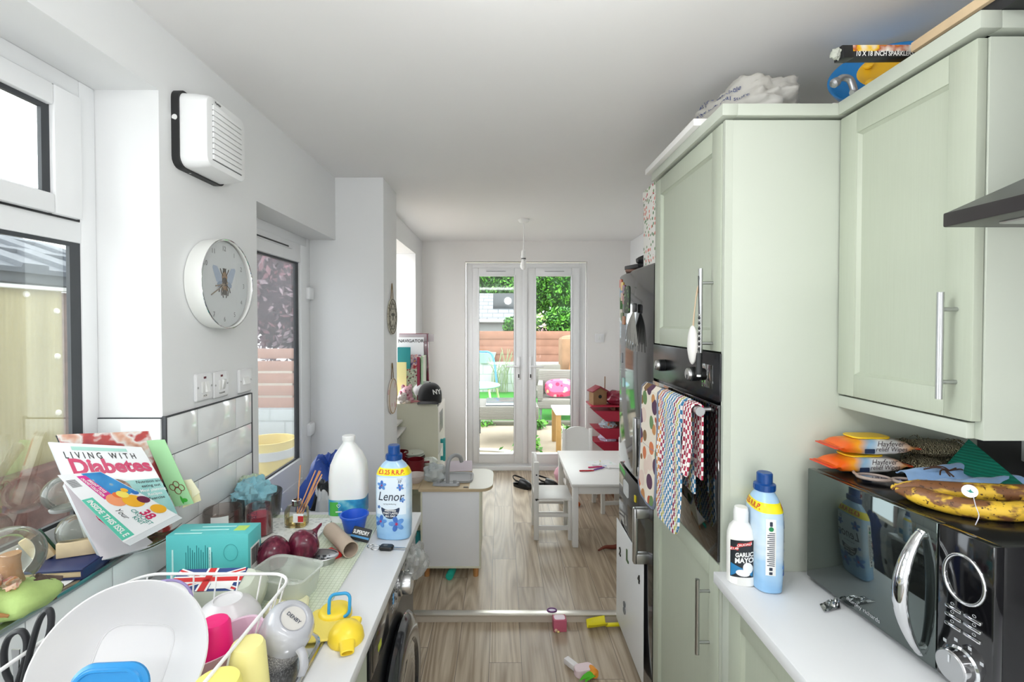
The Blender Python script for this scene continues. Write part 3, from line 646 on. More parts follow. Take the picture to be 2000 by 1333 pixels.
# green card leaning on the wall
def gc(u, v):
    a = Vector((1.03, 1.195, MT + .003)).lerp(Vector((1.21, 1.24, MT + .105)), v); b_ = Vector((1.2, .985, MT + .003)).lerp(Vector((1.235, 1.19, MT + .115)), v); return a.lerp(b_, u)
GRC = NT('ribbed_green_card'); _w = GRC.n('TexWave', {'Vector': GRC.co((1, 1, 1)), 'Scale': 60.0}, bands_direction='Z'); GRC.p(Base_Color=GRC.mix(_w.outputs[1], lin('#0d6f5d'), lin('#178a72')), Roughness=.5).bump(_w.outputs[1], .4, .002)
gq = [P(1843, 914, Y=1.19), P(1892, 858, Y=1.225), P(2045, 985, Y=1.0), P(2010, 962, Y=1.02)]
def gfn(u, v): return (gq[0].lerp(gq[3], u)).lerp(gq[1].lerp(gq[2], u), v)
single('green_card', MB().grid(gfn, 12, 8, 0, .003), GRC.mat, 'dark green ribbed card tilted up behind the blue cloth', 'card')
# bananas
BAN = NT('ripe_banana_skin'); _n1 = BAN.n('TexNoise', {'Vector': BAN.co((14, 30, 30)), 'Scale': 1.0, 'Detail': 3.0}); _n2 = BAN.n('TexNoise', {'Vector': BAN.co(), 'Scale': 150.0, 'Detail': 2.0})
_f1 = BAN.ramp(_n1.outputs[0], [(.50, 0.0), (.56, 1.0)]); _f2 = BAN.ramp(_n2.outputs[0], [(.62, 0.0), (.68, 1.0)])
BAN.p(Base_Color=BAN.mix(_f2, BAN.mix(_f1, lin('#e5bb3c'), lin('#7c5233')), lin('#4a2e1c')), Roughness=.45); BAN = BAN.mat
def banana(pts, lab_):
    pts = bez(pts, 28); n = len(pts); r = [.006 if i < 2 else (.019 * min(1, .45 + (i - 2) / 7) if i < n - 5 else .019 * max(.2, (n - 1 - i) / 5)) for i in range(n)]
    t = thing('banana', lab_, 'banana', tuple(pts[0]), 0, 'bananas on the microwave')
    ob('skin', MB().tube(pts, r, 10), BAN, t, True)
    ob('tip', MB().blob(pts[-1], .0055, .2, 4, 2, 8), mk('banana_tip', '#3a2a1c', .8), t, True)
    return t
z = MT + .019
banana([(.868, 1.04, z + .006), (.885, 1.015, z + .006), (.93, .965, z), (1.0, .935, z), (1.06, .945, z + .002), (1.095, .965, z + .004)], 'large brown patched banana at the front edge of the microwave top')
banana([(.872, 1.048, z + .012), (.9, 1.035, z + .012), (.96, 1.015, z + .014), (1.03, .995, z + .016), (1.10, .985, z + .018), (1.15, .99, z + .018)], 'yellow banana behind the brown one, carrying the round tea tag')
banana([(.875, 1.058, z + .006), (.9, 1.055, z + .002), (.96, 1.058, z), (1.03, 1.05, z), (1.1, 1.04, z), (1.14, 1.03, z)], 'banana at the back of the bunch beside the blue cloth')
tp = P(1894, 960, Y=.955)
tt = thing('tea_tag', 'round white tea bag tag with a thread lying over the bananas', 'tag', tuple(tp))
A = aim((0, 0, 0), EYE - tp)
ob('disc', MB().prism(ell(.0125, .0125, 24), 0, .0012, 0, A), WHITE, tt)
ob('print', MB().flat([(-.005, .002), (-.001, .001), (.002, .004), (.003, 0), (.006, -.003), (0, -.003)], 0, A @ T((0, 0, .0016))), mk('teal_print', '#1f8a7d', .5), tt)
ob('thread', MB().tube([Q_ - tp for Q_ in bez([P(1901, 970, Y=.944), P(1906, 990, Y=.924), P(1912, 1008, Y=.918), P(1905, 1026, Y=.912)], 12)], .0008, 5), mk('white_thread', '#d9d6e0', .8), tt)
# softener bottles
LBLUE = NT('pale_blue_bottle'); _z = LBLUE.n('SeparateXYZ', {0: LBLUE.co()}); _q = LBLUE.n('TexNoise', {'Vector': LBLUE.co((1, 1, 2)), 'Scale': 16.0, 'Detail': 2.0})
LBLUE.p(Base_Color=LBLUE.ramp(LBLUE.math('ADD', LBLUE.math('MULTIPLY', _z.outputs[2], 3.6), LBLUE.math('MULTIPLY', _q.outputs[0], .35)), [(.2, '#8fbbe2'), (.42, '#a9cdea'), (.6, '#d5e5f2'), (.85, '#c5dcf0'), (1.0, '#a8cbea')]), Roughness=.22); LBLUE = LBLUE.mat
DKB = mk('dark_blue_cap', '#0f4487', .3); NAVY = mk('navy_print', '#22324f', .5); YEL = mk('yellow_band', '#f3e11a', .35); RED = mk('red_print', '#cc2222', .45); PETAL = mk('blue_petal_print', '#5b8fd0', .45, var=.3, vs=80); PETAL2 = mk('deep_blue_petal_print', '#3d6bb8', .45, var=.3, vs=80)
SEC = [(0, .05, .031, 2.6), (.004, .0545, .0345, 3), (.05, .0565, .0365, 3.2), (.17, .057, .0365, 3.2), (.205, .056, .036, 3.0), (.222, .050, .033, 2.7), (.24, .037, .028, 2.3), (.252, .024, .022, 2), (.262, .019, .019, 2)]
def sec_at(z):
    for p, q in zip(SEC, SEC[1:]):
        if p[0] <= z <= q[0]: f = (z - p[0]) / (q[0] - p[0]); return [p[i] + (q[i] - p[i]) * f for i in range(4)]
    return SEC[-1]
def front(x, z, e=.0007):
    _, a, b_, n = sec_at(z); k = min(.999, abs(x) / a); return Vector((x, -(b_ * (1 - k ** n) ** (1 / n)) - e, z))
def side(y, z, e=.0007):
    _, a, b_, n = sec_at(z); k = min(.999, abs(y) / b_); return Vector((-(a * (1 - k ** n) ** (1 / n)) - e, y, z))
def softener(loc, rz, label):
    t = thing('softener_bottle', label, 'bottle', loc, rz, 'bottles of fabric softener')
    ob('bottle', MB().loft(SEC, 48), LBLUE, t)
    c = MB().lathe([(.0225, .252), (.0265, .254), (.0265, .27), (.0195, .273), (.0195, .297), (.017, .3), (0, .3)], 36)
    for k in range(14): c.box((.0262, -.0015, .256), (.0272, .0015, .268), M=T((0, 0, 0), (0, 0, 2 * PI * k / 14)))
    ob('cap', c, DKB, t)
    bd = MB(); rs = []
    for z in (.2085, .214, .22, .226, .231):
        _, a, b_, n = sec_at(z); rs.append([Vector(sup(2 * PI * j / 48, a + .0006, b_ + .0006, n) + (z,)) for j in range(48)])
    bd.rings(rs, cap0=False, cap1=False); B = ob('price_band', bd, YEL, t)
    for sg in (1, -1): ob('lettering', MB().text('£3.25 R.R.P.', .0185, None, 0, bold=.02, sx=.93, fn=lambda x, y, sg=sg: Vector((sg * front(x, .2195 + y, .0014).x, sg * front(x, .2195 + y, .0014).y, .2195 + y))), RED, B)
    L = ob('front_label', MB().grid(lambda u, v: front(-.047 + .094 * u, .085 + .118 * v, .0003), 14, 4), mk('white_label_film', '#dbe7f2', .3), t)
    m = MB().text('Lenor', .04, None, 0, bold=.004, sx=.86, ital=.22, fn=lambda x, y: front(x - .002, .142 + y, .001))
    m.text('37', .012, None, 0, bold=.02, fn=lambda x, y: front(x + .028, .19 + y, .001)).text('WASHES', .0045, None, 0, fn=lambda x, y: front(x + .028, .199 + y, .001)).text('spring awakening', .006, None, 0, fn=lambda x, y: front(x - .004, .119 + y, .001))
    ob('lettering', m, mk('dark_ink', '#2b3446', .5), L)
    ob('badge', MB().flat(ell(.03, .036, 20, -.002, .107, PI, 2 * PI), 0, None, lambda x, y: front(x, y, .0008)), NAVY, L)
    ob('badge_lettering', MB().text('A MOISTURE', .004, None, 0, fn=lambda x, y: front(x - .002, .1035 + y, .0014)).text('FRESHNESS', .0075, None, 0, bold=.03, fn=lambda x, y: front(x - .002, .0975 + y, .0014)).text('THAT LASTS', .0085, None, 0, bold=.03, fn=lambda x, y: front(x - .002, .089 + y, .0014)).text('ALL DAY', .0085, None, 0, bold=.03, fn=lambda x, y: front(x - .002, .08 + y, .0014)), WHITE, L)
    fl = MB()
    for (fx, fz, fr, a0) in ((-.03, .178, .016, .3), (.03, .173, .012, .8), (-.034, .062, .021, .1), (.018, .055, .026, .6), (.036, .132, .009, 1.2), (-.04, .108, .006, 0)):
        for k in range(5):
            a = a0 + 2 * PI * k / 5; q = [(fx + fr * (.55 + .45 * math.cos(b_)) * math.cos(a) - fr * .3 * math.sin(b_) * math.sin(a), fz + fr * (.55 + .45 * math.cos(b_)) * math.sin(a) + fr * .3 * math.sin(b_) * math.cos(a)) for b_ in [2 * PI * i / 14 for i in range(14)]]
            fl.flat([(max(-.053, min(.053, x)), max(.004, y)) for x, y in q], k % 2, None, lambda x, y: front(x, y, .0008 + .0001 * k))
        if fr > .01: fl.flat([(fx + fr * (.3 if i % 2 else .1) * math.cos(2 * PI * i / 16), fz + fr * (.3 if i % 2 else .1) * math.sin(2 * PI * i / 16)) for i in range(16)], 2, None, lambda x, y: front(x, y, .0016))
    ob('flower_print', fl, [PETAL, PETAL2, mk('magenta_print', '#b52a5a', .5)], t)
    S = ob('side_label', MB().grid(lambda u, v: side(-.006 + .024 * u, .05 + .145 * v, .0005), 3, 6), WHITE, t)
    st = MB()
    for k in range(17): st.add([side(y, .075 + k * .0052 + d, .001) for y, d in ((-.003, 0), (.015 - .004 * (k % 3 == 1), 0), (.015 - .004 * (k % 3 == 1), .0022), (-.003, .0022))], [[0, 1, 2, 3]], 0)
    st.flat(rrect(.007, .012, .002, cx=.006, cy=.183), 0, None, lambda x, y: side(x, y, .001)).flat(rrect(.008, .008, .001, cx=.006, cy=.067), 0, None, lambda x, y: side(x, y, .001)).flat(rrect(.008, .007, .001, cx=.006, cy=.056), 0, None, lambda x, y: side(x, y, .001)).flat(ell(.006, .006, 14, .006, .17), 1, None, lambda x, y: side(x, y, .001))
    ob('small_print', st, [mk('dark_ink', '#2b3446', .5), mk('green_print', '#1c8a52', .5)], S)
    return t
sb = softener((.702, 1.262, .9), PI / 2 - .12, 'blue fabric softener bottle turned sideways beside the garlic mayonnaise on the right worktop')
# garlic mayo
gm = thing('mayonnaise_bottle', 'white squeezy bottle of garlic mayonnaise beside the tall cabinet', 'bottle', (.645, 1.272, .9), -.38)
GS = [(0, .031, .026, 2.5), (.004, .0345, .029, 2.8), (.1, .035, .029, 2.8), (.13, .0345, .0285, 2.6), (.15, .029, .025, 2.3), (.163, .019, .018, 2), (.17, .0165, .0165, 2)]
ob('bottle', MB().loft(GS, 40), mk('cream_white_plastic', '#efeeea', .3), gm)
ob('cap', MB().lathe([(.0185, .166), (.0185, .19), (.0165, .202), (.015, .2035), (0, .2035)], 28), WHITE, gm)
def gfront(x, z, e=.0005):
    a, b_, n = .0352, .0292, 2.8; k = min(.999, abs(x) / a); return Vector((x, -(b_ * (1 - k ** n) ** (1 / n)) - e, z))
L = ob('label', MB().grid(lambda u, v: gfront(-.027 + .055 * u, .022 + .098 * v + (.006 * u), .0004), 10, 6), mk('black_label_print', '#20252c', .4), gm)
ob('label_wave', MB().flat([(-.026, .024), (.026, .03), (.027, .05)] + [(.027 - .053 * i / 10, .052 + .008 * math.sin(i * .75)) for i in range(11)], 0, None, lambda x, y: gfront(x, y, .0008)), mk('mid_blue_print', '#2b7fb4', .45), L)
ob('sauce_print', MB().flat(ell(.012, .015, 18, .015, .052), 0, None, lambda x, y: gfront(x, y, .0012)).flat(ell(.017, .009, 18, .003, .037), 0, None, lambda x, y: gfront(x, y, .0012)), WHITE, L)
ob('banner', MB().flat([(-.012, .102), (.022, .112), (.024, .124), (-.010, .114)], 0, None, lambda x, y: gfront(x, y, .0011)).flat([(-.027, .092), (-.008, .096), (-.008, .106), (-.027, .102)], 0, None, lambda x, y: gfront(x, y, .0011)), RED, L)
ob('lettering', MB().text('CRUCIALS', .0078, None, 0, bold=.02, fn=lambda x, y: gfront(x + .006, .113 + y + x * .29, .0016)).text('£1.49', .0085, None, 0, bold=.03, fn=lambda x, y: gfront(x - .0175, .099 + y + x * .2, .0016)).text('GARLIC', .0155, None, 0, bold=.04, sx=.8, fn=lambda x, y: gfront(x + .006, .086 + y + x * .2, .0016)).text('MAYO', .0185, None, 0, bold=.04, sx=.85, fn=lambda x, y: gfront(x + .006, .071 + y + x * .2, .0016)), WHITE, L)
# crumpled foil
def fo(u, v): return Vector((.775 + .05 * u + .01 * v, 1.13 + .032 * v + .015 * u, .9035 + .016 * abs(noise.noise(Vector((u * 5, v * 5, 2)))) * (u ** .5) + .008 * u * math.sin(v * PI)))
single('foil_scrap', MB().grid(fo, 16, 12, 0, .0006), mk('crumpled_foil', '#d5d5d8', .18, 1, bump=.4, bs=90), 'crumpled scrap of silver foil on the worktop in front of the microwave', 'foil', )
# odd grey parts by the wall behind the bananas
m = MB()
for k in range(3): m.lathe([(.012, 0), (.02, .004), (.02, .016), (.012, .02), (.006, .02), (.006, 0)], 18, 0, T((1.225 + .012 * k, 1.07 - .045 * k, MT + .03), (0, PI / 2, .3)))
m.box((1.215, .96, MT), (1.25, 1.09, MT + .012), 0, .003)
single('grey_gadget', m, mk('grey_metal_part', '#8f9093', .35, .6), 'small grey metal gadget by the wall at the back of the microwave top', 'gadget')
# towels over the oven handle
def hang(y0, y1, front_z, back_z, x=.567, r=.0175, wob=.006, seed=1, edge=0):
    """u along the bar, v from the front hem over the bar to the back hem; edge rounds the lower corners"""
    zt = 1.345; lf_, la, lb = zt - front_z, PI * r, zt - back_z; tot = lf_ + la + lb
    def fn(u, v):
        s = v * tot; y = y0 + (y1 - y0) * u; w = wob * noise.noise(Vector((u * 3.3 + seed, s * 5, seed)))
        fz = lf_ - edge * max(0, abs(2 * u - 1) - .6) ** 2 * 6
        if s < lf_: return Vector((x - r + w * min(1, (lf_ - s) * 9) - .03 * (1 - s / lf_) ** 2 * .3, y, zt - (lf_ - s) * (fz / lf_)))
        if s < lf_ + la: a = (s - lf_) / r; return Vector((x - r * math.cos(a), y, zt + r * math.sin(a)))
        return Vector((x + r - .003 + w * .3, y, zt - (s - lf_ - la)))
    return fn
QUILT = spots('quilted_print', '#efe4d4', ['#b5573c', '#c98f5a', '#6f8f5c', '#e8d2c4', '#5b3b55', '#d97f54', '#8a6a45'], 17, .9, .5)
tw = thing('quilted_oven_glove', 'quilted patterned oven glove with a grey blue border over the oven handle', 'oven glove', (.567, 1.75, .93))
ob('pad', MB().grid(hang(1.655, 1.838, .94, 1.06, seed=4, r=.0165, wob=.004, edge=.05), 14, 40, 0, .008), QUILT, tw, True)
bt = MB()
hf = hang(1.65, 1.843, .935, 1.06, seed=4, r=.021, wob=.004, edge=.05)
bt.tube([hf(.02, v / 40) for v in range(36)], .0055, 6).tube([hf(.98, v / 40) for v in range(36)], .0055, 6).tube([hf(u / 20, .0) for u in range(21)], .0055, 6).tube([hf(u / 20, .27) for u in range(21)], .004, 6)
ob('binding', bt, mk('grey_blue_binding', '#7d8599', .9), tw, True)
def woven(name, cs):
    m = NT(name); ge = m.n('SeparateXYZ', {0: m.co()}); c = m.n('TexChecker', {'Vector': m.co((1, 1, .8)), 'Scale': 95.0})
    st = m.n('CombineXYZ'); m.set(st.inputs[1], m.math('FLOOR', m.math('MULTIPLY', ge.outputs[1], 47.5))); nz = m.n('TexWhiteNoise', noise_dimensions='3D'); m.t.links.new(st.outputs[0], nz.inputs[0])
    r = m.ramp(nz.outputs[0], [(i / len(cs), q) for i, q in enumerate(cs)], 'CONSTANT')
    m.p(Base_Color=m.mix(c.outputs[1], lin('#eae6e2'), r), Roughness=.95).bump(c.outputs[1], .4, .003); return m.mat
tw = single('woven_dish_towel', MB().grid(hang(1.43, 1.64, .94, 1.08, seed=9, r=.019, wob=.014, edge=.045), 22, 50, 0, .006), woven('multicolour_woven_cotton', ['#8c2f4d', '#a03a55', '#3f7fa8', '#b9b458', '#4a86b8', '#9a3350', '#6c8f58', '#d08a4a']), 'multicoloured woven cotton dish towel hanging over the middle of the oven handle', 'towel')
single('red_checked_cloth', MB().grid(hang(1.375, 1.425, 1.15, 1.14, seed=2, r=.0165, wob=.012), 10, 40, 0, .006), woven('red_white_woven_cotton', ['#8e2340', '#a52c48', '#96263f', '#44708e']), 'short red and white checked cloth bunched at the near end of the oven handle', 'cloth')
# things hung on the upper handle
hb_ = thing('pumice_stone', 'white oval pumice stone hanging by a cord from the tall cabinet handle', 'pumice', (.565, 1.39, 1.6))
ob('stone', MB().blob((.553, 1.376, 1.535), (.014, .02, .056), .06, 5, 2, 24), mk('white_pumice', '#d9d7d3', .8, bump=.3, bs=120), hb_, True)
ob('cord', MB().tube(bez([(.585, 1.392, 1.715), (.572, 1.39, 1.70), (.562, 1.385, 1.64), (.554, 1.377, 1.588)], 14), .0018, 6).tube(bez([(.583, 1.40, 1.715), (.568, 1.395, 1.66), (.556, 1.378, 1.588)], 12), .0018, 6), mk('natural_cord', '#c9b296', .9), hb_, True)
lg = thing('beaded_keyring', 'beaded dark keyring with a black torch hanging in front of the oven knob', 'keyring', (.563, 1.35, 1.5))
m = MB()
for k in range(14): m.blob((.566, 1.362, 1.62 - k * .0075), .004, 0, 1, 0, 8, k % 2)
ob('beads', m, [STEEL, SATIN], lg, True)
ob('cord', MB().tube([(.5735, 1.388, 1.735), (.566, 1.366, 1.69), (.566, 1.362, 1.622)], .0014, 6), SATIN, lg, True)
ob('torch', MB().cyl((.566, 1.362, 1.512), (.566, 1.362, 1.45), .0085, 16).cyl((.566, 1.362, 1.45), (.566, 1.362, 1.444), .006, 12, 1), [BLACK, WHITE], lg, True)
# on top of the cabinets
TZ = 2.2005
def strip_poly():
    return None
pk = thing('white_shelf_board', 'long white shelf board lying along the front edge on the tall cabinet', 'board', (.64, 1.68, TZ))
ob('board', MB().box((.585, 1.46, TZ), (.665, 1.95, TZ + .022), bev=.002), WPAINT, pk, True)
ob('bracket_slot', MB().box((.62, 1.475, TZ + .0215), (.65, 1.485, TZ + .0235)), mk('grey_slot', '#9a9a98', .6), pk, True)
single('white_paper_stack', MB().box((-.13, -.1, 0), (.13, .1, .012), bev=.001).box((-.125, -.095, .012), (.13, .1, .02), bev=.001, M=T((0, 0, 0), (0, 0, .06))), mk('matt_paper', '#e9e8e4', .7), 'flat white board lying on the tall cabinet beside the wall cupboard corner', 'board', (1.05, 1.46, TZ), .05, world=False)
def bag(c, r, seed, amp, n=56, fl=.55):
    m = MB(); c = Vector(c); r = Vector(r); rs = []
    for i in range(n // 2 + 1):
        th = PI * i / (n // 2); q = []
        for j in range(n):
            d = Vector((math.sin(th) * math.cos(2 * PI * j / n), math.sin(th) * math.sin(2 * PI * j / n), -math.cos(th)))
            k = 1 + amp * (noise.noise(d * 2.2 + Vector((seed, 0, 0))) + .5 * abs(noise.noise(d * 5.5 + Vector((0, seed, 0)))) - .15) + amp * .25 * noise.noise(d * 13 + Vector((0, 0, seed)))
            v = Vector((d.x * r.x, d.y * r.y, d.z * r.z)) * k; v.z = max(v.z, -r.z * fl); q.append(c + v + Vector((0, 0, r.z * fl - 0)))
        rs.append(q)
    return m.rings(rs)
PB = clear('thin_white_plastic_bag', '#f1efea', alpha=.42, rough=.22, diff='#d8d4ca')
cb = thing('plastic_bag', 'crumpled thin white carrier bag lying on the tall cabinet', 'bag', (.80, 1.62, TZ + .023))
BR = Vector((.15, .22, .1))
def bagpt(d, e=0):
    k = 1 + .26 * (noise.noise(d * 2.1 + Vector((3.2, 0, 0))) + .7 * abs(noise.noise(d * 4.0 + Vector((0, 3.2, 0)))) - .15) + .05 * noise.noise(d * 11) + e
    v = Vector((d.x * BR.x, d.y * BR.y, d.z * BR.z)) * k; v.z = max(v.z, -BR.z * .5); return v + Vector((0, 0, BR.z * .5))
def sph(az, el): return Vector((math.cos(el) * math.cos(az), math.cos(el) * math.sin(az), math.sin(el)))
ob('bag', MB().rings([[bagpt(sph(2 * PI * j / 90, -PI / 2 + PI * i / 44)) for j in range(90)] for i in range(45)]), PB, cb, sharp=80)
ob('inner_fold', MB().rings([[bagpt(sph(2 * PI * j / 50, -PI / 2 + PI * i / 24), .3 * noise.noise(sph(2 * PI * j / 50, i * .13) * 5)) * .72 for j in range(50)] for i in range(25)]), mk('grey_white_bag_film', '#c9cbd0', .3), cb, sharp=60)
bt_ = lambda x, y: bagpt(sph(math.radians(205) - x * 5.2, .42 + y * 7 + x * .8), .03)
ob('lettering', MB().text('this bag is recyclable', .026, None, 0, fn=lambda x, y: bt_(-x, y + .012)).text('take it to your local store', .026, None, 0, fn=lambda x, y: bt_(-x, y - .03)), mk('blue_ink', '#3c4a7c', .5), cb)
CZT = 2.2025
dish = thing('blue_plastic_bowl', 'large bright blue round plastic bowl tipped up on the wall cupboard', 'bowl', (1.10, 1.37, CZT))
A = aim((0, 0, .114), (-.45, -.66, .6))
ob('bowl', MB().lathe([(.0, -.05), (.09, -.045), (.125, -.015), (.135, .0), (.141, .002), (.14, -.003), (.13, -.02), (.093, -.05), (0, -.055)], 48, 0, A, False, False), mk('bright_blue_plastic', '#2f86c8', .35), dish)
yb = thing('yellow_bowl', 'yellow ribbed plastic toy tray leaning in front of the blue bowl', 'toy', (1.045, 1.265, CZT))
A = aim((.0, 0, .07), (-.45, -.66, .6))
m = MB().lathe([(0, -.02), (.06, -.018), (.085, .0), (.088, .004), (.08, .004), (.06, -.01), (0, -.012)], 40, 0, A, False, False)
for k in range(5): m.blob((.072 * math.cos(1 + k * 1.2), .072 * math.sin(1 + k * 1.2), .003), (.014, .012, .008), 0, 1, 0, 10, 0, A)
ob('tray', m, mk('mustard_yellow_plastic', '#e0ad1f', .35), yb)
hk = thing('grey_hook', 'curved grey metal tap spout standing on the cupboard next to the blue bowl', 'spout', tuple(P(1660, 190, Y=1.26) * Vector((1, 1, 0)) + Vector((0, 0, CZT))))
b0 = hk.location
ob('spout', MB().tube([v - b0 for v in bez([Vector((b0.x + .005, b0.y, CZT)), P(1668, 178, Y=1.26), P(1660, 156, Y=1.26), P(1645, 152, Y=1.26), P(1634, 160, Y=1.26)], 24)], .0085, 14), mk('satin_grey_metal', '#a4a5a8', .3, .7), hk)
ob('nozzle', MB().lathe([(.009, -.008), (.012, -.004), (.012, .006), (.008, .011), (0, .012)], 20, 0, aim(P(1632, 161, Y=1.26) - b0, (-.8, 0, -.5))), mk('satin_grey_metal', '#a4a5a8', .3, .7), hk)
s0, s1 = P(1637, 106, Y=1.12), P(1805, 105, Y=1.16)
sp_ = thing('sparkler_box', 'thin black and white box of sparklers sticking out across the blue bowl', 'box', tuple((s0 + s1) / 2))
A = frame((0, 0, 0), s1 - s0, Vector((0, 0, 1))); L2 = (s1 - s0).length / 2
A = A.to_3x3().to_4x4()
ob('carton', MB().box((-L2 + .03, -.014, -.012), (L2, .014, .012), 0, .001, M=A), SATIN, sp_)
ob('picture_panel', MB().box((-L2 + .028, .0, .0118), (L2, .0138, .0128), 0, M=A).box((-L2 + .028, .0135, -.012), (L2, .0146, .012), 0, M=A), pic('sparkler_print', [(.3, '#e9e4da'), (.45, '#f0c21e'), (.52, '#b5541c'), (.66, '#f4efe4')], 22), sp_)
ob('end_tape', MB().box((-L2, -.0145, -.0125), (-L2 + .03, .0145, .0125), bev=.001, M=A), BLACK, sp_)
ob('wrapper', MB().blob((0, 0, 0), (.01, .013, .011), .5, 6, 3, 16, 0, A @ T((-L2 - .006, 0, 0))), clear('frosted_film', '#e7eadf', alpha=.5, diff='#dfe2d5'), sp_)
ob('lettering', MB().text('10 X 18 INCH SPARKLERS', .0155, None, 0, 'LEFT', bold=.025, sx=.92, ital=.2, fn=lambda x, y: A @ Vector((x - L2 + .032, y - .0065, .0136))), WHITE, sp_)
pl = thing('wooden_board', 'pale wooden board on a black slab of painted shade, lying along the top of the wall cupboard', 'board', (1.08, .9, CZT))
ob('board', MB().box((.952, .83, CZT + .026), (1.17, 1.118, CZT + .048), bev=.002), mk('pale_bare_wood', '#d9bf9b', .6, var=.08, vs=20), pl, True)
ob('shade_slab', MB().box((.962, .83, CZT), (1.16, 1.095, CZT + .026)), SATIN, pl, True)  # black slab painted in for the shade between board and cupboard top
# ================================================================ left side: worktop, sink and clutter
KZ = .9
single('worktop', MB().box((LW + .0105, -.6, .87), (-.296, 1.742, KZ), bev=.003), WHL, 'white laminate worktop under the window holding the dish rack and clutter', 'worktop')
t = thing('sink_cabinet', 'sage green base cabinet end beside the washing machine under the left worktop', 'cabinet', (-.63, .8, 0))
ob('carcass', MB().box((LW + .02, .5, .1), (-.335, 1.105, .868)).box((LW + .02, .5, 0), (-.37, 1.105, .1)), SAGEP, t, True)
ob('door', MB().box((-.334, .51, .12), (-.316, 1.10, .862), bev=.002), SAGE, t, True)
# sink drainer
sd = thing('sink_drainer', 'stainless steel sink drainer let into the left worktop beneath the dish rack', 'sink', (-.63, .75, KZ))
ob('drainer', MB().box((-.86, .45, KZ + .0003), (-.385, 1.055, KZ + .006), bev=.003).tube([(x - .62, y + .75, KZ + .008) for x, y in rrect(.455, .59, .05, 6)], .006, 8, closed=True), mk('polished_sink_steel', '#c3c5c7', .16, 1, var=.03), sd, True)
gr_ = MB()
for k in range(7): gr_.box((-.83 + k * .06, .55, KZ + .005), (-.82 + k * .06, 1.0, KZ + .0085), bev=.001)
ob('ribs', gr_, mk('polished_sink_steel', '#c3c5c7', .16, 1, var=.03), sd, True)
# washing machine
WB = mk('gloss_black_enamel', '#131416', .16, coat=.5)
wm = thing('washing_machine', 'black front loading washing machine under the left worktop', 'washing machine', (-.62, 1.42, 0))
XF = -.318
ob('body', MB().box((LW + .03, 1.125, .02), (XF - .005, 1.72, .852), bev=.006).box((-.9, 1.15, 0), (-.4, 1.7, .02)), mk('washer_black', '#1b1c1e', .3), wm, True)
ob('control_panel', MB().box((XF - .01, 1.127, .735), (XF + .004, 1.718, .85), bev=.004), mk('washer_panel', '#202124', .22, coat=.4), wm, True)
A = aim((XF + .003, 1.46, .79), (1, 0, 0))
dl_ = ob('dial', MB().lathe([(.036, 0), (.036, .008), (.031, .011), (.03, .034), (.028, .037), (0, .037)], 40, 0, A), mk('silver_dial', '#c9cacb', .25, .9), wm, True)
ob('drawer', MB().box((XF + .002, 1.14, .745), (XF + .006, 1.3, .84), bev=.002), WB, wm, True)
pm = MB()
f = lambda x, y: Vector((XF + .0047, x, y))
for r in range(6):
    for c in range(3): pm.add([f(1.345 + c * .028 + d, .765 + r * .011 + e) for d, e in ((0, 0), (.02, 0), (.02, .003), (0, .003))], [[0, 1, 2, 3]])
for c in range(6): pm.add([f(1.54 + c * .025 + d, .765 + e) for d, e in ((0, 0), (.014, 0), (.014, .004), (0, .004))], [[0, 1, 2, 3]])
ob('print', pm, mk('pale_grey_print', '#b9bcbf', .5), wm, True)
ob('button', MB().prism(ell(.008, .012, 20), 0, .005, 0, aim((XF + .004, 1.395, .79), (1, 0, 0))), STEEL, wm, True)
ob('sticker', MB().prism(rrect(.014, .03, .005), 0, .0008, 0, aim((XF + .0045, 1.36, .80), (1, 0, 0), (0, 1, 0))), mk('blue_sticker', '#4aa0dd', .4), wm, True)
ob('energy_sticker', MB().prism(rrect(.03, .018, .003), 0, .0008, 0, aim((XF + .0062, 1.2, .775), (1, 0, 0), (0, 1, 0))), mk('lime_sticker', '#b7c526', .4), wm, True)
A = aim((XF - .004, 1.42, .44), (1, 0, 0))
dd = ob('door', MB().lathe([(.2, 0), (.235, .004), (.25, .016), (.24, .03), (.205, .042), (.175, .04), (.165, .03)], 56, 0, A, True, False), mk('washer_door_ring', '#2c2d30', .15, coat=.6), wm, True)
ob('door_glass', MB().lathe([(.17, .032), (.16, .036), (.12, .03), (.06, .02), (0, .016)], 48, 0, A, False, False), DGLASS, dd)
dd.children[0].parent = dd; dd.children[0].data.transform(T(wm.location).inverted())
ob('plinth', MB().box((XF - .012, 1.127, .03), (XF - .003, 1.718, .12), bev=.002), WB, wm, True)
pb_ = bag((0, 0, 0), (.035, .05, .055), 8, .35, 32, .9)
single('clear_bag', pb_, clear('crinkled_clear_film', '#f0f0ee', alpha=.7, rough=.1, diff='#b4b6b4'), 'small crinkled clear plastic bag hanging over the washing machine dial', 'bag', (XF + .045, 1.515, .782), world=False)
# glass chopping board
cbm = NT('pale_green_glass_board'); _g = cbm.n('TexBrick', {'Vector': cbm.co(), 'Color1': lin('#d9e2cb'), 'Color2': lin('#dbe3ce'), 'Mortar': lin('#c3cdb4'), 'Scale': 1.0, 'Mortar Size': .0012, 'Brick Width': .012, 'Row Height': .012}, offset=0.0)
cbm.p(Base_Color=_g.outputs[0], Roughness=.15)
single('chopping_board', MB().prism(rrect(.42, .62, .02, cx=-.635, cy=1.395), KZ, KZ + .005, 0, None, bev=.001), cbm.mat, 'pale green gridded glass chopping board lying on the left worktop', 'chopping board')
single('patterned_tray', MB().prism(rrect(.26, .165, .015, cx=-.72, cy=1.575), KZ + .0055, KZ + .012), spots('grey_white_print', '#e9ebe6', ['#d5d8d2', '#dfe2db', '#c4c8c4'], 70, .4), 'pale speckled flat tray under the reed diffuser by the tiles', 'tray')
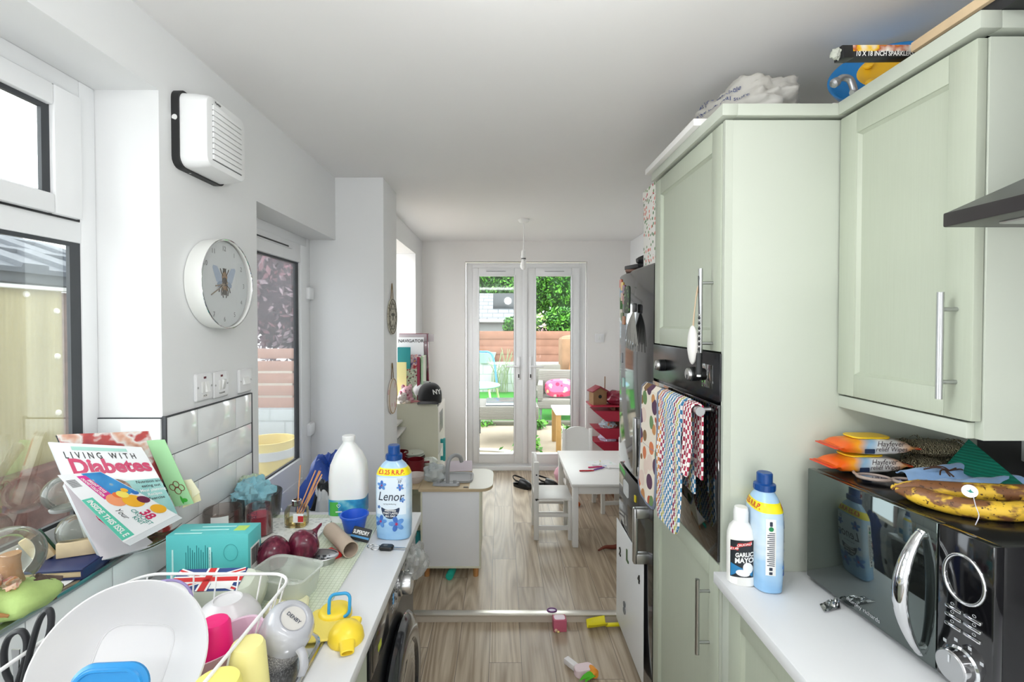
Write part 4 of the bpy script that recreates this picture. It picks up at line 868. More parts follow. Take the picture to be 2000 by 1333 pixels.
# softener on the left worktop
c_ = dup(sb, None, (-.352, 1.545, KZ), -.06, 'blue fabric softener bottle standing alone at the far end of the left worktop')
BZ = KZ + .0053
# milk bottle
mb_ = thing('milk_bottle', 'large white plastic milk bottle on the left worktop next to the softener', 'bottle', (-.545, 1.685, KZ), .1)
MS = [(0, .052, .052, 4), (.006, .062, .05, 4), (.06, .064, .052, 4.5), (.16, .064, .052, 4.5), (.2, .06, .05, 3.5), (.235, .046, .044, 2.6), (.262, .027, .027, 2), (.272, .02, .02, 2), (.282, .02, .02, 2)]
ob('bottle', MB().loft(MS, 48), mk('milky_plastic', '#f3f4f3', .3, sss=.1), mb_)
ob('cap', MB().lathe([(.021, .28), (.0225, .282), (.0225, .296), (.02, .298), (0, .298)], 30), mk('white_cap', '#f5f5f4', .35), mb_)
ob('handle', MB().tube(bez([(0, .035, .24), (0, .056, .225), (0, .062, .19), (0, .055, .15)], 16), .011, 10), mk('milky_plastic', '#f3f4f3', .3), mb_)
wr = MB()
def mband(a0, a1, z0, z1, e, mi):
    def fn(u, v):
        x, y = sup(a0 + (a1 - a0) * u, .0642 + e, .0522 + e, 4.5); return Vector((x, y, z0 + (z1 - z0) * v))
    wr.grid(fn, 24, 2, mi)
mband(-PI, PI * .02, .03, .085, .0006, 0); mband(-PI * .74, -PI * .54, .03, .078, .001, 1)
L = ob('label', wr, [pic('milk_label_print', [(.3, '#1f5fa5'), (.5, '#3aa0c8'), (.7, '#9fd6d8')], 22, .4), mk('leaf_green_print', '#4fb04a', .4)], mb_)
hp = [(.006 * 16 * math.sin(a) ** 3 / 16 - .024, .066 + .006 * (13 * math.cos(a) - 5 * math.cos(2 * a) - 2 * math.cos(3 * a)) / 16) for a in [2 * PI * i / 24 for i in range(24)]]
ob('heart_print', MB().tube([(x, -.0542, z) for x, z in hp], .0008, 5, closed=True).box((-.034, -.0545, .043), (-.012, -.0535, .047)), WHITE, L)
# blue cup
bc = thing('blue_cup', 'small bright blue plastic stacking cup in front of the milk bottle', 'cup', (-.492, 1.575, BZ))
ob('cup', MB().lathe([(.0, 0), (.03, 0), (.032, .002), (.043, .05), (.047, .051), (.047, .056), (.042, .056), (.03, .004), (0, .004)], 40, 0, None, False, False), mk('cobalt_plastic', '#2a5fd0', .35), bc)
# reed diffuser
rd = thing('reed_diffuser', 'clear glass reed diffuser with wooden sticks on the left worktop', 'diffuser', (-.695, 1.60, BZ + .007))
ob('glass', MB().loft([(0, .034, .026, 4), (.004, .036, .028, 4), (.055, .036, .028, 4), (.066, .03, .024, 3), (.072, .014, .014, 2), (.078, .013, .013, 2)], 40), CLEARG, rd)
ob('oil', MB().loft([(.005, .031, .023, 4), (.022, .031, .023, 4)], 32), clear('pale_yellow_oil', '#f2e7bf', gl=.3), rd)
ob('collar', MB().lathe([(.0155, .068), (.0155, .086), (.011, .087), (.011, .07)], 28), CHROME, rd)
ob('label', MB().box((.0, -.0292, .02), (.034, -.0282, .05), 0).box((.016, -.0297, .022), (.034, -.0288, .042), 1), [WHITE, mk('red_label', '#c02a2f', .4)], rd)
R = random.Random(5)
for k in range(6):
    dx, dy = R.uniform(.0, .075), R.uniform(-.03, .03)
    ob('reed', MB().cyl((-.008 + .003 * k, .005 * (k % 3 - 1), .01), (.012 + dx, dy, .205 - .5 * dx), .0022, 8), mk('pale_reed_wood', '#d9a070', .7, var=.1), rd)
# candle jars and the cloth tub
def jar(loc, r, h, label, wax, lab_col, wz):
    t = thing('candle_jar', label, 'candle', loc, 0, 'glass candle jars on the left worktop')
    ob('glass', MB().lathe([(0, 0), (r - .004, 0), (r, .005), (r, h - .003), (r - .0015, h), (r - .004, h - .003), (r - .004, .009), (0, .009)], 40, 0, None, False, False), clear('tinted_jar_' + wax[1:], wax, gl=.7), t)
    ob('wax', MB().lathe([(0, .0095), (r - .0045, .0095), (r - .0045, wz), (0, wz - .003)], 36, 0, None, False, False), mk('wax_' + wax[1:], lab_col, .45, sss=.05), t)
    return t
j = jar((-.895, 1.515, KZ + .0055), .056, .098, 'wide smoky glass candle jar with a blank white label against the tiles', '#f5efec', '#c3b4ac', .02)
ob('label', MB().grid(lambda u, v: Vector((.0565 * math.sin(-.1 + .9 * u), -.0565 * math.cos(-.1 + .9 * u), .045 + .045 * v)), 10, 1), WHITE, j)
j = jar((-.79, 1.535, KZ + .0055), .041, .1, 'narrow glass candle jar filled with dark red wax', '#fbf5f5', '#a5344a', .07)
ob('lettering', MB().text('APPLE', .012, None, 0, fn=lambda x, y: Vector((.0418 * math.sin(x / .0418), -.0418 * math.cos(x / .0418), .089 + y))).text('SPICE', .012, None, 0, fn=lambda x, y: Vector((.0418 * math.sin(x / .0418), -.0418 * math.cos(x / .0418), .076 + y))), mk('dark_ink', '#2b3446', .5), j)
tb = thing('glass_tub', 'round glass tub by the tiles stuffed with crumpled cloths', 'tub', (-.875, 1.695, KZ))
ob('tub', MB().lathe([(0, 0), (.066, 0), (.072, .006), (.08, .085), (.08, .09), (.076, .09), (.068, .008), (0, .008)], 44, 0, None, False, False), CLEARG, tb)
rag = MB().blob((-.01, -.01, .075), (.062, .055, .055), .5, 8, 5, 40)
single('cleaning_cloth', rag, mk('aqua_cloth', '#8ec3cf', .95, var=.2, vs=30, sheen=.3, bump=.4, bs=150), 'crumpled aqua blue cleaning cloth spilling from the glass tub', 'cloth', (-.875, 1.695, KZ + .012), world=False)
rag = MB().blob((-.03, .02, .075), (.042, .038, .055), .5, 8, 8, 32)
single('cleaning_cloth', rag, mk('pale_green_cloth', '#bccdb4', .95, var=.15, vs=30, bump=.4, bs=150), 'pale green cloth behind the aqua one in the glass tub', 'cloth', (-.885, 1.705, KZ + .012), world=False)
# teal carton
tc_ = thing('teal_carton', 'teal cardboard carton standing on the left worktop in front of the candle jars', 'carton', (-.772, 1.235, BZ), .05)
TEAL = mk('teal_card', '#5cc3c4', .45, var=.03)
ob('carton', MB().box((-.105, 0, 0), (.105, .075, .137), bev=.0015), TEAL, tc_)
m = MB()
for k in range(13): m.box((-.055 + k * .0055, -.0006, .045 - .004 * (k % 3)), (-.0535 + k * .0055, .0002, .092 + .006 * ((k * 7) % 4)))
ob('small_print', m, mk('dark_teal_print', '#1f7f86', .5), tc_)
m = MB().box((-.09, -.0006, .02), (-.086, .0002, .1)).box((.004, -.0006, .02), (.01, .0002, .105)).box((-.09, .01, .1368), (-.02, .015, .1376)).box((-.06, .03, .1368), (.04, .034, .1376)).box((-.04, .05, .1368), (.05, .054, .1376))
ob('white_print', m, mk('pale_teal_print', '#c7efec', .5), tc_)
ob('lime_print', MB().box((.055, .025, .1368), (.085, .055, .1377)), mk('lime_print', '#b9dc6a', .5), tc_)
m = MB().box((.1048, .012, .03), (.1056, .062, .095), 0)
for k in range(12): m.box((.1054, .016 + k * .0036, .045), (.106, .0175 + k * .0036 + .001 * (k % 2), .09), 1)
ob('barcode', m, [WHITE, BLACK], tc_)
m = MB().tube([(.06 + .018 * math.cos(a), -.0006, .09 + .022 * math.sin(a)) for a in [2 * PI * i / 20 for i in range(20)]], .0006, 5, closed=True).tube([(.06 + .026 * math.cos(a), -.0006, .03 + .02 * math.sin(a)) for a in [PI * i / 20 for i in range(21)]], .0006, 5)
ob('leaf_print', m, mk('mid_teal_print', '#49aeb2', .5), tc_)
# red onions
def onion(c, r, st, label, seed):
    t = thing('red_onion', label, 'onion', (c[0], c[1], BZ), 0, 'red onions on the chopping board')
    m = MB(); st = Vector(st).normalized(); A = aim((0, 0, r), st)
    prof = [(r * math.sin(a) * (1 + .04 * math.cos(3 * a)), -r * .92 * math.cos(a)) for a in [PI * i / 20 for i in range(18)]] + [(r * .22, r * 1.02), (r * .12, r * 1.25), (r * .09, r * 1.6), (r * .02, r * 1.7)]
    ob('bulb', m.lathe(prof, 36, 0, A), ONI, t)
    return t
ONI = NT('red_onion_skin'); _w = ONI.n('TexNoise', {'Vector': ONI.co((30, 30, 8)), 'Scale': 3.0, 'Detail': 3.0}); ONI.p(Base_Color=ONI.ramp(_w.outputs[0], [(.3, '#4a1026'), (.6, '#6e1f38'), (.8, '#8c4a55')]), Roughness=.2); ONI = ONI.mat
onion((-.638, 1.318), .047, (-.85, -.12, .28), 'red onion with a long dry stem pointing left towards the teal carton', 1)
onion((-.578, 1.372), .045, (.4, .6, .5), 'rounder red onion touching the other onion next to the cardboard tube', 2)
# cardboard tube
TUBE = mk('brown_card_tube', '#b9a795', .8, var=.08, vs=30)
ta, tb2 = Vector((-.553, 1.522, BZ + .0245)), Vector((-.445, 1.388, BZ + .0245))
m = MB().lathe([(.0215, 0), (.0235, 0), (.0235, (tb2 - ta).length), (.0215, (tb2 - ta).length), (.0215, 0)], 36, 0, aim(ta, tb2 - ta), False, False)
single('cardboard_tube', m, TUBE, 'empty brown cardboard roll tube lying on the chopping board', 'tube')
# metal grater scoop
gt = MB().grid(lambda u, v: Vector((-.53 + .055 * math.cos(2 * PI * u) * v, 1.365 + .036 * math.sin(2 * PI * u) * v, BZ + .02 - .012 * (1 - v * v))), 36, 6)
for k in range(4):
    for l in range(3): gt.box((-.56 + k * .018, 1.347 + l * .015, BZ + .0085 + .001), (-.55 + k * .018, 1.35 + l * .015, BZ + .0128), 1)
gt.tube([(-.53 + .055 * math.cos(a), 1.365 + .036 * math.sin(a), BZ + .02) for a in [2 * PI * i / 36 for i in range(36)]], .002, 6, closed=True).lathe([(.045, 0), (.05, .019)], 30, 0, T((-.53, 1.365, BZ), (0, 0, 0), (1, .7, 1)), False, False)
single('slotted_metal_scoop', gt, [STEEL, GASK], 'oval slotted metal strainer lid between the onions and the clear tub', 'strainer')
# clear tub
ct = thing('plastic_tub', 'empty clear plastic food tub lying tilted on the chopping board', 'tub', (-.55, 1.205, BZ), -.28)
m = MB().loft([(.0, .066, .042, 5), (.004, .068, .044, 5), (.058, .078, .054, 5), (.06, .083, .059, 5), (.063, .083, .059, 5), (.062, .0775, .0535, 5), (.008, .0672, .0432, 5), (.006, .064, .04, 5)], 56, 0, T((0, 0, .003), (.05, 0, 0)), True, True)
ob('tub', m, clear('cloudy_clear_plastic', '#f6f8f4', alpha=.74, rough=.15, diff='#e9ede8'), ct)
# keys
kr = thing('car_key', 'black car key with metal blade on a keyring at the worktop edge', 'key', (-.355, 1.452, KZ), -.1)
ob('fob', MB().prism(rrect(.044, .027, .009), 0, .012, 0, None, bev=.003), BLACK, kr)
ob('blade', MB().box((.021, -.004, .004), (.062, .004, .0075), bev=.001), STEEL, kr)
ob('button', MB().prism(ell(.007, .007, 16, -.003, 0), .012, .0132), mk('dark_grey_button', '#55585c', .5), kr)
ob('ring', MB().tube([(-.035 + .015 * math.cos(a), .004 + .015 * math.sin(a), .0025) for a in [2 * PI * i / 24 for i in range(24)]], .0015, 6, closed=True).tube([(-.055 + .01 * math.cos(a), .01 + .01 * math.sin(a), .003) for a in [2 * PI * i / 20 for i in range(20)]], .0015, 6, closed=True), CHROME, kr)
tagm = thing('key_tag', 'black fabric key tag with white lettering leaning on the blue cup', 'tag', (-.447, 1.5, BZ), -.25)
A = T((0, 0, .02), (1.0, 0.1, 0))
ob('strap', MB().box((-.032, -.02, -.004), (.032, .02, .004), bev=.003, M=A), SATIN, tagm)
ob('lettering', MB().text('SUPERDRY', .016, A @ T((0, .004, .0046)), 0, bold=.02, sx=.72), WHITE, tagm)
ob('stripe', MB().box((-.032, -.012, .004), (.032, -.006, .0045), M=A), mk('blue_print_stripe', '#4f93c8', .6), tagm)
m = MB().box((-.03, -.012, 0), (.03, .012, .012), 0, .003)
single('red_tag', m, RED, 'small red object half hidden under the cardboard tube', 'tag', (-.502, 1.405, BZ), -.7, world=False)
# beaker lids
lm = mk('bright_yellow_plastic', '#f5d63a', .35)
yl = thing('toddler_cup_top', 'yellow toddler cup top with a blue flip handle near the mug', 'cup top', (-.396, 1.118, KZ), .2)
ob('lid', MB().lathe([(0, 0), (.037, 0), (.039, .003), (.038, .014), (.034, .02), (.03, .022), (0, .023)], 36), lm, yl)
ob('flip_handle', MB().tube([(x + .012, -.018 + y * .35, .03 + y * .9 + .006) for x, y in rrect(.046, .05, .013, 5)], .0038, 8, closed=True), mk('sky_blue_plastic', '#2f9ad0', .35), yl)
yl = thing('toddler_cup_top', 'yellow domed toddler cup top with a drinking spout nearest the worktop edge', 'cup top', (-.343, 1.035, KZ), 0)
ob('dome', MB().lathe([(0, .0), (.037, 0), (.039, .004), (.036, .02), (.027, .032), (.012, .039), (0, .04)], 36), lm, yl)
ob('spout', MB().loft([(0, .018, .010, 2.5), (.03, .014, .007, 2.5), (.031, .011, .005, 2.5), (.016, .011, .005, 2.5)], 24, 0, T((.01, -.026, .014), (1.75, 0, .35))), lm, yl)
ob('finger_tab', MB().prism(rrect(.03, .05, .01), 0, .01, 0, T((.005, .035, .006), (.1, 0, 0)), bev=.003), lm, yl)
# dish rack
RX0, RX1, RY0, RY1, RZ = -.835, -.478, .62, 1.085, 1.02
rk = thing('dish_rack', 'white wire dish rack full of washing up on the steel drainer', 'dish rack', (-.66, .85, KZ + .006))
def rr(z, ins): return [(x + (RX0 + RX1) / 2, y + (RY0 + RY1) / 2, z) for x, y in rrect(RX1 - RX0 - ins, RY1 - RY0 - ins, .05, 6)]
WW = mk('white_coated_wire', '#efefee', .35)
ob('top_rail', MB().tube(rr(RZ, 0), .0034, 8, closed=True), WW, rk, True)
ob('base_rail', MB().tube(rr(KZ + .012, .05), .003, 8, closed=True), WW, rk, True)
tops, bots = rr(RZ, 0), rr(KZ + .012, .05)
def at_(rl, q):
    d = [0]
    for a, b in zip(rl, rl[1:] + rl[:1]): d.append(d[-1] + (Vector(b) - Vector(a)).length)
    s = q * d[-1]
    for i in range(len(rl)):
        if d[i] <= s <= d[i + 1]: return Vector(rl[i]).lerp(Vector(rl[(i + 1) % len(rl)]), (s - d[i]) / max(1e-9, d[i + 1] - d[i]))
    return Vector(rl[0])
for k in range(30):
    if 0.5 < k / 30 < .73: continue
    ob('upright_wire', MB().cyl(at_(tops, k / 30), at_(bots, k / 30), .0019, 8), WW, rk, True)
for k in range(9): ob('base_wire', MB().cyl((RX0 + .04 + k * .035, RY0 + .03, KZ + .012), (RX0 + .04 + k * .035, RY1 - .03, KZ + .012), .0019, 8), WW, rk, True)
DZ = KZ + .016
# large white bowl facing the camera
C0 = P(237, 1298, Y=.77)
pw = thing('large_white_bowl', 'large white plastic mixing bowl leaning in the dish rack with its inside towards the camera', 'bowl', tuple(C0))
A = aim((0, 0, 0), (.34, -.78, .52)) @ T((0, 0, 0), (0, 0, 0), (.79, .79, .79))
m = MB().loft([(-.075, .07, .07, 4), (-.073, .078, .078, 4), (-.05, .105, .105, 3), (-.02, .138, .138, 2.3), (.0, .152, .152, 2.0), (.004, .156, .156, 2), (.006, .153, .153, 2), (.0, .148, .148, 2), (-.018, .134, .134, 2.3), (-.048, .1, .1, 3), (-.068, .075, .075, 4), (-.07, .068, .068, 4)], 72, 0, A)
ob('bowl', m, mk('white_melamine', '#d9d8d9', .3, var=.01), pw)
ob('base_ring', MB().tube([A @ Vector(sup(2 * PI * i / 60, .072, .072, 4) + (-.069,)) for i in range(60)], .0016, 6, closed=True), mk('white_melamine', '#d9d8d9', .3, var=.01), pw)
ob('red_print', MB().flat([(-.03, .0), (.03, .0), (.024, .008), (.03, .016), (.012, .01), (.0, .018), (-.01, .008), (-.028, .014)], 0, A @ T((-.02, -.016, -.0685))), RED, pw)
bl = thing('blue_tub_cover', 'bright blue rounded plastic tub cover standing in front of the large white bowl', 'lid', tuple(P(208, 1378, Y=.655)))
m = MB().prism(rrect(.105, .105, .03, 8), -.006, .006, 0, aim((0, 0, 0), (.1, -.95, .25)), bev=.004).tube([(x, y, .006) for x, y in rrect(.09, .09, .026, 8)], .003, 6, closed=True, M=aim((0, 0, 0), (.1, -.95, .25)))
ob('cover', m, mk('azure_plastic', '#2488c8', .35), bl)
# pink cup in a pale pink tub
def cup(c, r0, r1, h, mat_, label, name='beaker', M=None, grp='upturned beakers in the dish rack'):
    t = thing(name, label, 'cup', c, 0, grp)
    m = MB().lathe([(r0, 0), (r0 + .001, .001), (r1 + .001, h - .008), (r1 - .003, h - .001), (r1 - .01, h), (0, h - .001)], 40, 0, M, False, False).lathe([(r0, 0), (r0 - .002, .002), (r1 - .002, h - .008), (0, h - .006)], 40, 0, M, False, False)
    ob('cup', m, mat_, t); return t
pt = thing('pink_tub', 'pale pink translucent plastic tub on the rack holding the hot pink beaker', 'tub', (-.542, .918, DZ + .002), .9)
ob('tub', MB().loft([(0, .06, .036, 3.5), (.005, .064, .04, 3.5), (.06, .075, .048, 3.5), (.063, .078, .051, 3.5), (.062, .073, .0465, 3.5), (.008, .062, .038, 3.5)], 48), clear('pale_pink_plastic', '#f6dcea', alpha=.35, rough=.2, diff='#eccfe0'), pt)
cup((-.553, .905, DZ + .012), .034, .0265, .098, mk('hot_pink_plastic', '#f0187a', .4), 'hot pink beaker standing upside down in the pale pink tub')
YP = mk('pale_yellow_plastic', '#f3e99b', .4)
cup((-.463, .855, DZ - .004), .037, .029, .105, YP, 'taller pale yellow beaker upside down beside the grey mug')
yc = cup((-.462, .76, DZ - .004), .045, .036, .108, mk('lemon_yellow_plastic', '#f5ea7d', .4), 'lemon yellow speckled beaker upside down nearest the camera')
# grey mug on its side
MHA = 1.0
MUGM = NT('grey_glazed_stoneware'); _z = MUGM.n('SeparateXYZ', {0: MUGM.co()}); _n = MUGM.n('TexNoise', {'Vector': MUGM.co(), 'Scale': 420.0, 'Detail': 2.0})
_spk = MUGM.ramp(_n.outputs[0], [(.5, '#8d8b8c'), (.62, '#d6d4d2')]); MUGM.p(Base_Color=MUGM.mix(MUGM.math('GREATER_THAN', _z.outputs[2], .045), lin('#b9bac0'), _spk), Roughness=.15).b.inputs['Coat Weight'].default_value = .5
mg = thing('grey_mug', 'grey speckled stoneware mug tipped upside down over the corner of the dish rack', 'mug', (-.43, .955, DZ + .075))
A = aim((0, 0, 0), (.12, -.42, .78)).to_3x3().to_4x4()
B = aim((.012, -.02, .035), (-.46, .28, -.74), (1, 0.3, 0))
mg.rotation_euler = B.to_euler(); mg.location = Vector((-.425, .955, DZ + .062)) + B.translation; mg.scale = (1.14, 1.14, 1.14)
ob('mug', MB().lathe([(0, .003), (.022, .003), (.024, 0), (.028, 0), (.034, .004), (.042, .016), (.044, .03), (.043, .09), (.042, .102), (.04, .104), (.038, .102), (.038, .03), (.03, .012), (0, .01)], 48, 0, None, False, False), MUGM.mat, mg)
ob('handle', MB().tube([T((0, 0, 0), (0, 0, MHA)) @ v for v in bez([(.042, 0, .09), (.058, 0, .095), (.072, 0, .078), (.07, 0, .045), (.056, 0, .028), (.043, 0, .028)], 24)], .0068, 12, sq=(1.2, .8)), mk('pale_grey_glaze', '#b7b8be', .15, coat=.5), mg)
ob('base_mark', MB().lathe([(0, .0022), (.021, .0022)], 32, 0, None, False, False), mk('unglazed_base', '#cfccc7', .7), mg)
ob('lettering', MB().text('DENBY', .009, T((0, 0, .0015), (PI, 0, .6)), 0, bold=.02), mk('dark_ink', '#2b3446', .5), mg)
# white bowl upside down, purple hoop
wbw = single('white_bowl', MB().lathe([(.068, 0), (.07, .002), (.066, .022), (.05, .045), (.032, .056), (.03, .06), (.027, .06), (.026, .057), (0, .056)], 48, 0, None, False, False).lathe([(.068, 0), (.064, .02), (.048, .042), (0, .052)], 48, 0, None, False, False), mk('white_crockery', '#dcdadc', .3), 'white crockery bowl upside down at the back of the dish rack', 'bowl', (-.60, 1.028, DZ + .02), world=False)
single('purple_rim_plate', MB().lathe([(0, 0), (.05, 0), (.075, .012), (.077, .014), (.05, .004), (0, .004)], 44, 0, aim((0, 0, .05), (.3, -.6, .4)) @ T((0, 0, 0), (0, 0, 0), (.72, .72, .72)), False, False).tube([aim((0, 0, .05), (.3, -.6, .4)) @ T((0, 0, 0), (0, 0, 0), (.72, .72, .72)) @ Vector((.076 * math.cos(a), .076 * math.sin(a), .013)) for a in [2 * PI * i / 40 for i in range(40)]], .003, 8, 1, closed=True), [WHITE, mk('lilac_plastic', '#9d8fc0', .4)], 'small plate with a lilac rim mostly hidden behind the large white bowl', 'plate', (-.735, 1.02, DZ + .012), world=False)
# egg carton
ec = thing('egg_carton', 'grey green egg carton with a union flag lid behind the dish rack', 'egg carton', (-.68, 1.14, BZ + .019), .06)
ec.rotation_euler.x = .36
ob('tray', MB().loft([(0, .1, .045, 4), (.03, .108, .052, 4), (.034, .108, .052, 4)], 40), mk('grey_green_pulp', '#c9cfbf', .95, bump=.5, bs=160), ec)
ob('lid', MB().loft([(.034, .108, .052, 4), (.045, .106, .05, 4), (.066, .092, .036, 4), (.07, .088, .033, 4)], 40), mk('grey_green_pulp', '#c9cfbf', .95, bump=.5, bs=160), ec)
UW, UH = .16, .064
ux = lambda x, y: Vector((x - .018, y, .0708))
fl = ob('flag_label', MB().flat([(-UW / 2, -UH / 2), (UW / 2, -UH / 2), (UW / 2, UH / 2), (-UW / 2, UH / 2)], 0, None, ux), mk('flag_navy', '#23407f', .5), ec)
def stripe(pts, w, mi, z, mb):
    a, b_ = Vector(pts[0] + (0,)), Vector(pts[1] + (0,)); n = (b_ - a).cross(Vector((0, 0, 1))).normalized() * w / 2
    mb.add([ux(v.x, v.y) + Vector((0, 0, z)) for v in (a + n, b_ + n, b_ - n, a - n)], [[3, 2, 1, 0]], mi)
sm = MB()
for a, b_ in (((-.076, -.028), (.076, .028)), ((-.076, .028), (.076, -.028))): stripe((a, b_), .012, 0, .0004, sm); stripe((a, b_), .005, 1, .0007, sm)
stripe(((-.08, 0), (.08, 0)), .02, 0, .001, sm); stripe(((0, -.032), (0, .032)), .026, 0, .001, sm); stripe(((-.08, 0), (.08, 0)), .012, 1, .0013, sm); stripe(((0, -.032), (0, .032)), .016, 1, .0013, sm)
sm.flat(rrect(.05, .018, .002, cx=.04, cy=-.018), 0, None, lambda x, y: ux(x, y) + Vector((0, 0, .0018)))
ob('flag_print', sm, [WHITE, RED], fl)
m = MB().prism(rrect(.1, .075, .02), 0, .014, 0, None, bev=.004)
single('washing_sponge', m, mk('pale_yellow_sponge', '#e9e6bf', .95, bump=.6, bs=300), 'pale yellow sponge cloth beside the egg carton at the rack corner', 'sponge', (-.52, 1.135, BZ), .3, world=False)
m = MB().prism(rrect(.07, .12, .015), 0, .006, 0, None, bev=.002)
single('yellow_cloth_pad', m, mk('mustard_cloth', '#e7d36a', .95, bump=.4, bs=300), 'folded yellow cloth under the beaker lids at the drainer corner', 'cloth', (-.405, 1.075, KZ + .0062), .2, world=False)
# scissors
sc_ = thing('scissors', 'large black handled scissors standing in the dish rack at the left', 'scissors', (-.855, .83, KZ + .03))
b0 = sc_.location
def scl(pix, Y): return [P(x, y, Y=Y) - b0 for x, y in pix]
l1 = bez(scl([(30, 1345), (12, 1315), (8, 1275), (18, 1245), (40, 1233), (52, 1250), (50, 1285), (38, 1325), (32, 1350)], .83), 40)
l2 = bez(scl([(30, 1400), (44, 1340), (60, 1270), (76, 1215), (92, 1192), (100, 1202), (97, 1235), (80, 1285), (58, 1335), (42, 1372)], .825), 40)
for l in (l1, l2): ob('handle', MB().tube(l, .0058, 10, sq=(1, .8)), SATIN, sc_)
b1 = P(33, 1390, Y=.828) - b0
ob('blades', MB().prism([(-.007, 0), (.007, 0), (.002, -.09), (-.001, -.092)], -.0012, .0012, 0, Matrix(((1, 0, 0, b1.x), (0, 0, -1, b1.y), (0, 1, 0, .093), (0, 0, 0, 1)))), STEEL, sc_)
# ---- sill: books, globes and magazines
SZ = 1.0108
mp = [P(112, 858, Y=1.2), None]
def quad(a, b, c, d):
    """TL, TR, BR, BL -> bilinear map of (u right, v down)"""
    return lambda u, v: a.lerp(b, u).lerp(d.lerp(c, u), v)
def sheet(fn, nrm, th, bulge=0):
    """block of pages: front sheet fn, thickness th away from nrm"""
    n = Vector(nrm).normalized()
    def f(u, v): return fn(u, v) + n * bulge * math.sin(PI * v) * (1 - .3 * u)
    m = MB(); nu, nv = 10, 14
    fr_ = [[f(i / nu, j / nv) for j in range(nv + 1)] for i in range(nu + 1)]
    return f, m.grid(f, nu, nv, 0, -th) if False else m.grid(f, nu, nv, 0, th)
TLm, TRm, BRm, BLm = Vector((-1.12, 1.175, 1.318)), Vector((-.99, 1.328, 1.292)), Vector((-.925, 1.325, 1.018)), Vector((-1.022, 1.165, 1.018))
NRM = (TRm - TLm).cross(BLm - TLm).normalized()
NRM = -NRM if NRM.y > 0 else NRM
# dark hardback at the back
bk = thing('hardback_book', 'dark spined hardback cookbook leaning at the back of the magazines on the sill', 'book', tuple((BRm + BLm) / 2))
o_ = -NRM * .03
fq = quad(TLm + o_ + Vector((.01, .012, .004)), TRm + o_ + Vector((.014, .004, .006)), BRm + o_ + Vector((.012, 0, .0)), BLm + o_ + Vector((.03, .035, 0)))
f_, m = sheet(fq, NRM, -.004); ob('cover', m, pic('cookbook_cover', [(.3, '#9a2f38'), (.45, '#b9443f'), (.52, '#e6e2dd'), (.62, '#d8a58c'), (.8, '#8f2430')], 22), bk, True)
f_, m = sheet(lambda u, v: fq(.01 + .98 * u, .01 + .98 * v) - NRM * .004, NRM, -.016); ob('pages', m, mk('page_edges', '#e9e6df', .8), bk, True)
f_, m = sheet(lambda u, v: fq(u, v) - NRM * .02, NRM, -.003); ob('back_cover', m, mk('dark_book_cloth', '#33363c', .6), bk, True)
# diabetes magazine
m1 = thing('magazine', 'glossy health magazine about living with diabetes propped up on the window sill', 'magazine', tuple((BRm + BLm) / 2 + NRM * .004), 0, 'magazines propped on the sill')
f1q = quad(P(95, 864, Y=1.17), P(276, 874, Y=1.305), P(350, 1012, Y=1.305), P(170, 1060, Y=1.165))
f1 = lambda u, v: f1q(u, v) + NRM * .012 * math.sin(PI * v)
ob('cover', MB().grid(f1, 10, 14, 0, .0006), mk('white_gloss_paper', '#eceef0', .2), m1, True)
pgs = MB()
for k in range(5): pgs.grid(lambda u, v, k=k: f1(u, v) - NRM * (.0015 + .0028 * k) + Vector((.0018, 0, 0)) * (k % 2) * v, 6, 14, 0, .0006)
ob('pages', pgs, mk('magazine_pages', '#dfe3e6', .4), m1, True)
def prt(fn, e=.0012): return lambda x, y: fn(x, y) + NRM * e
def ink(fn, body, u, v, h, mat_, par, bold=0, sx=1, al='CENTER', rot=0, e=.0016, name='lettering', asp=1.0, sp=1, ital=0):
    """lettering laid on a sheet: (u,v) centre, h = letter height in sheet heights, asp = sheet width / height"""
    c, s = math.cos(rot), math.sin(rot)
    g = lambda x, y: prt(fn, e)(u + (x * c - y * s) / asp, v - (x * s + y * c))
    return ob(name, MB().text(body, h, None, 0, al, bold, sx, g, ital, sp), mat_, par, True)
A1 = .74
ink(f1, 'LIVING WITH', .48, .135, .1, BLACK, m1, .015, .6, asp=A1, sp=1.7)
ink(f1, 'Diabetes', .54, .262, .225, mk('magenta_pink_print', '#c72d5f', .35), m1, .04, .8, asp=A1, e=.002)
ob('banner_print', MB().grid(lambda u, v: prt(f1)(.2 + .6 * u, .035 + .04 * v), 6, 1), mk('mint_print', '#a8d8cc', .4), m1, True)
ob('photo_print', MB().grid(lambda u, v: prt(f1)(.42 + .58 * u, .44 + .5 * v), 6, 6), pic('magazine_photo', [(.35, '#8cc7c4'), (.5, '#a8d5cf'), (.6, '#6fa8a6'), (.8, '#d9ddd8')], 12), m1, True)
ob('portrait_print', MB().flat(ell(.14, .12, 24, .5, .53), 0, None, prt(f1, .002)), pic('portrait_ink', [(.3, '#4c3d37'), (.5, '#8a6a58'), (.7, '#c9b3a2')], 40), m1, True)
for k, tx in enumerate(('Nutrition and', 'eating out', 'Meal planning', 'Recipes', 'Exercise')): ink(f1, tx, .86, .47 + .055 * k, .05, BLACK if k in (0, 1, 4) else WHITE, m1, .01, .8, asp=A1, e=.002)
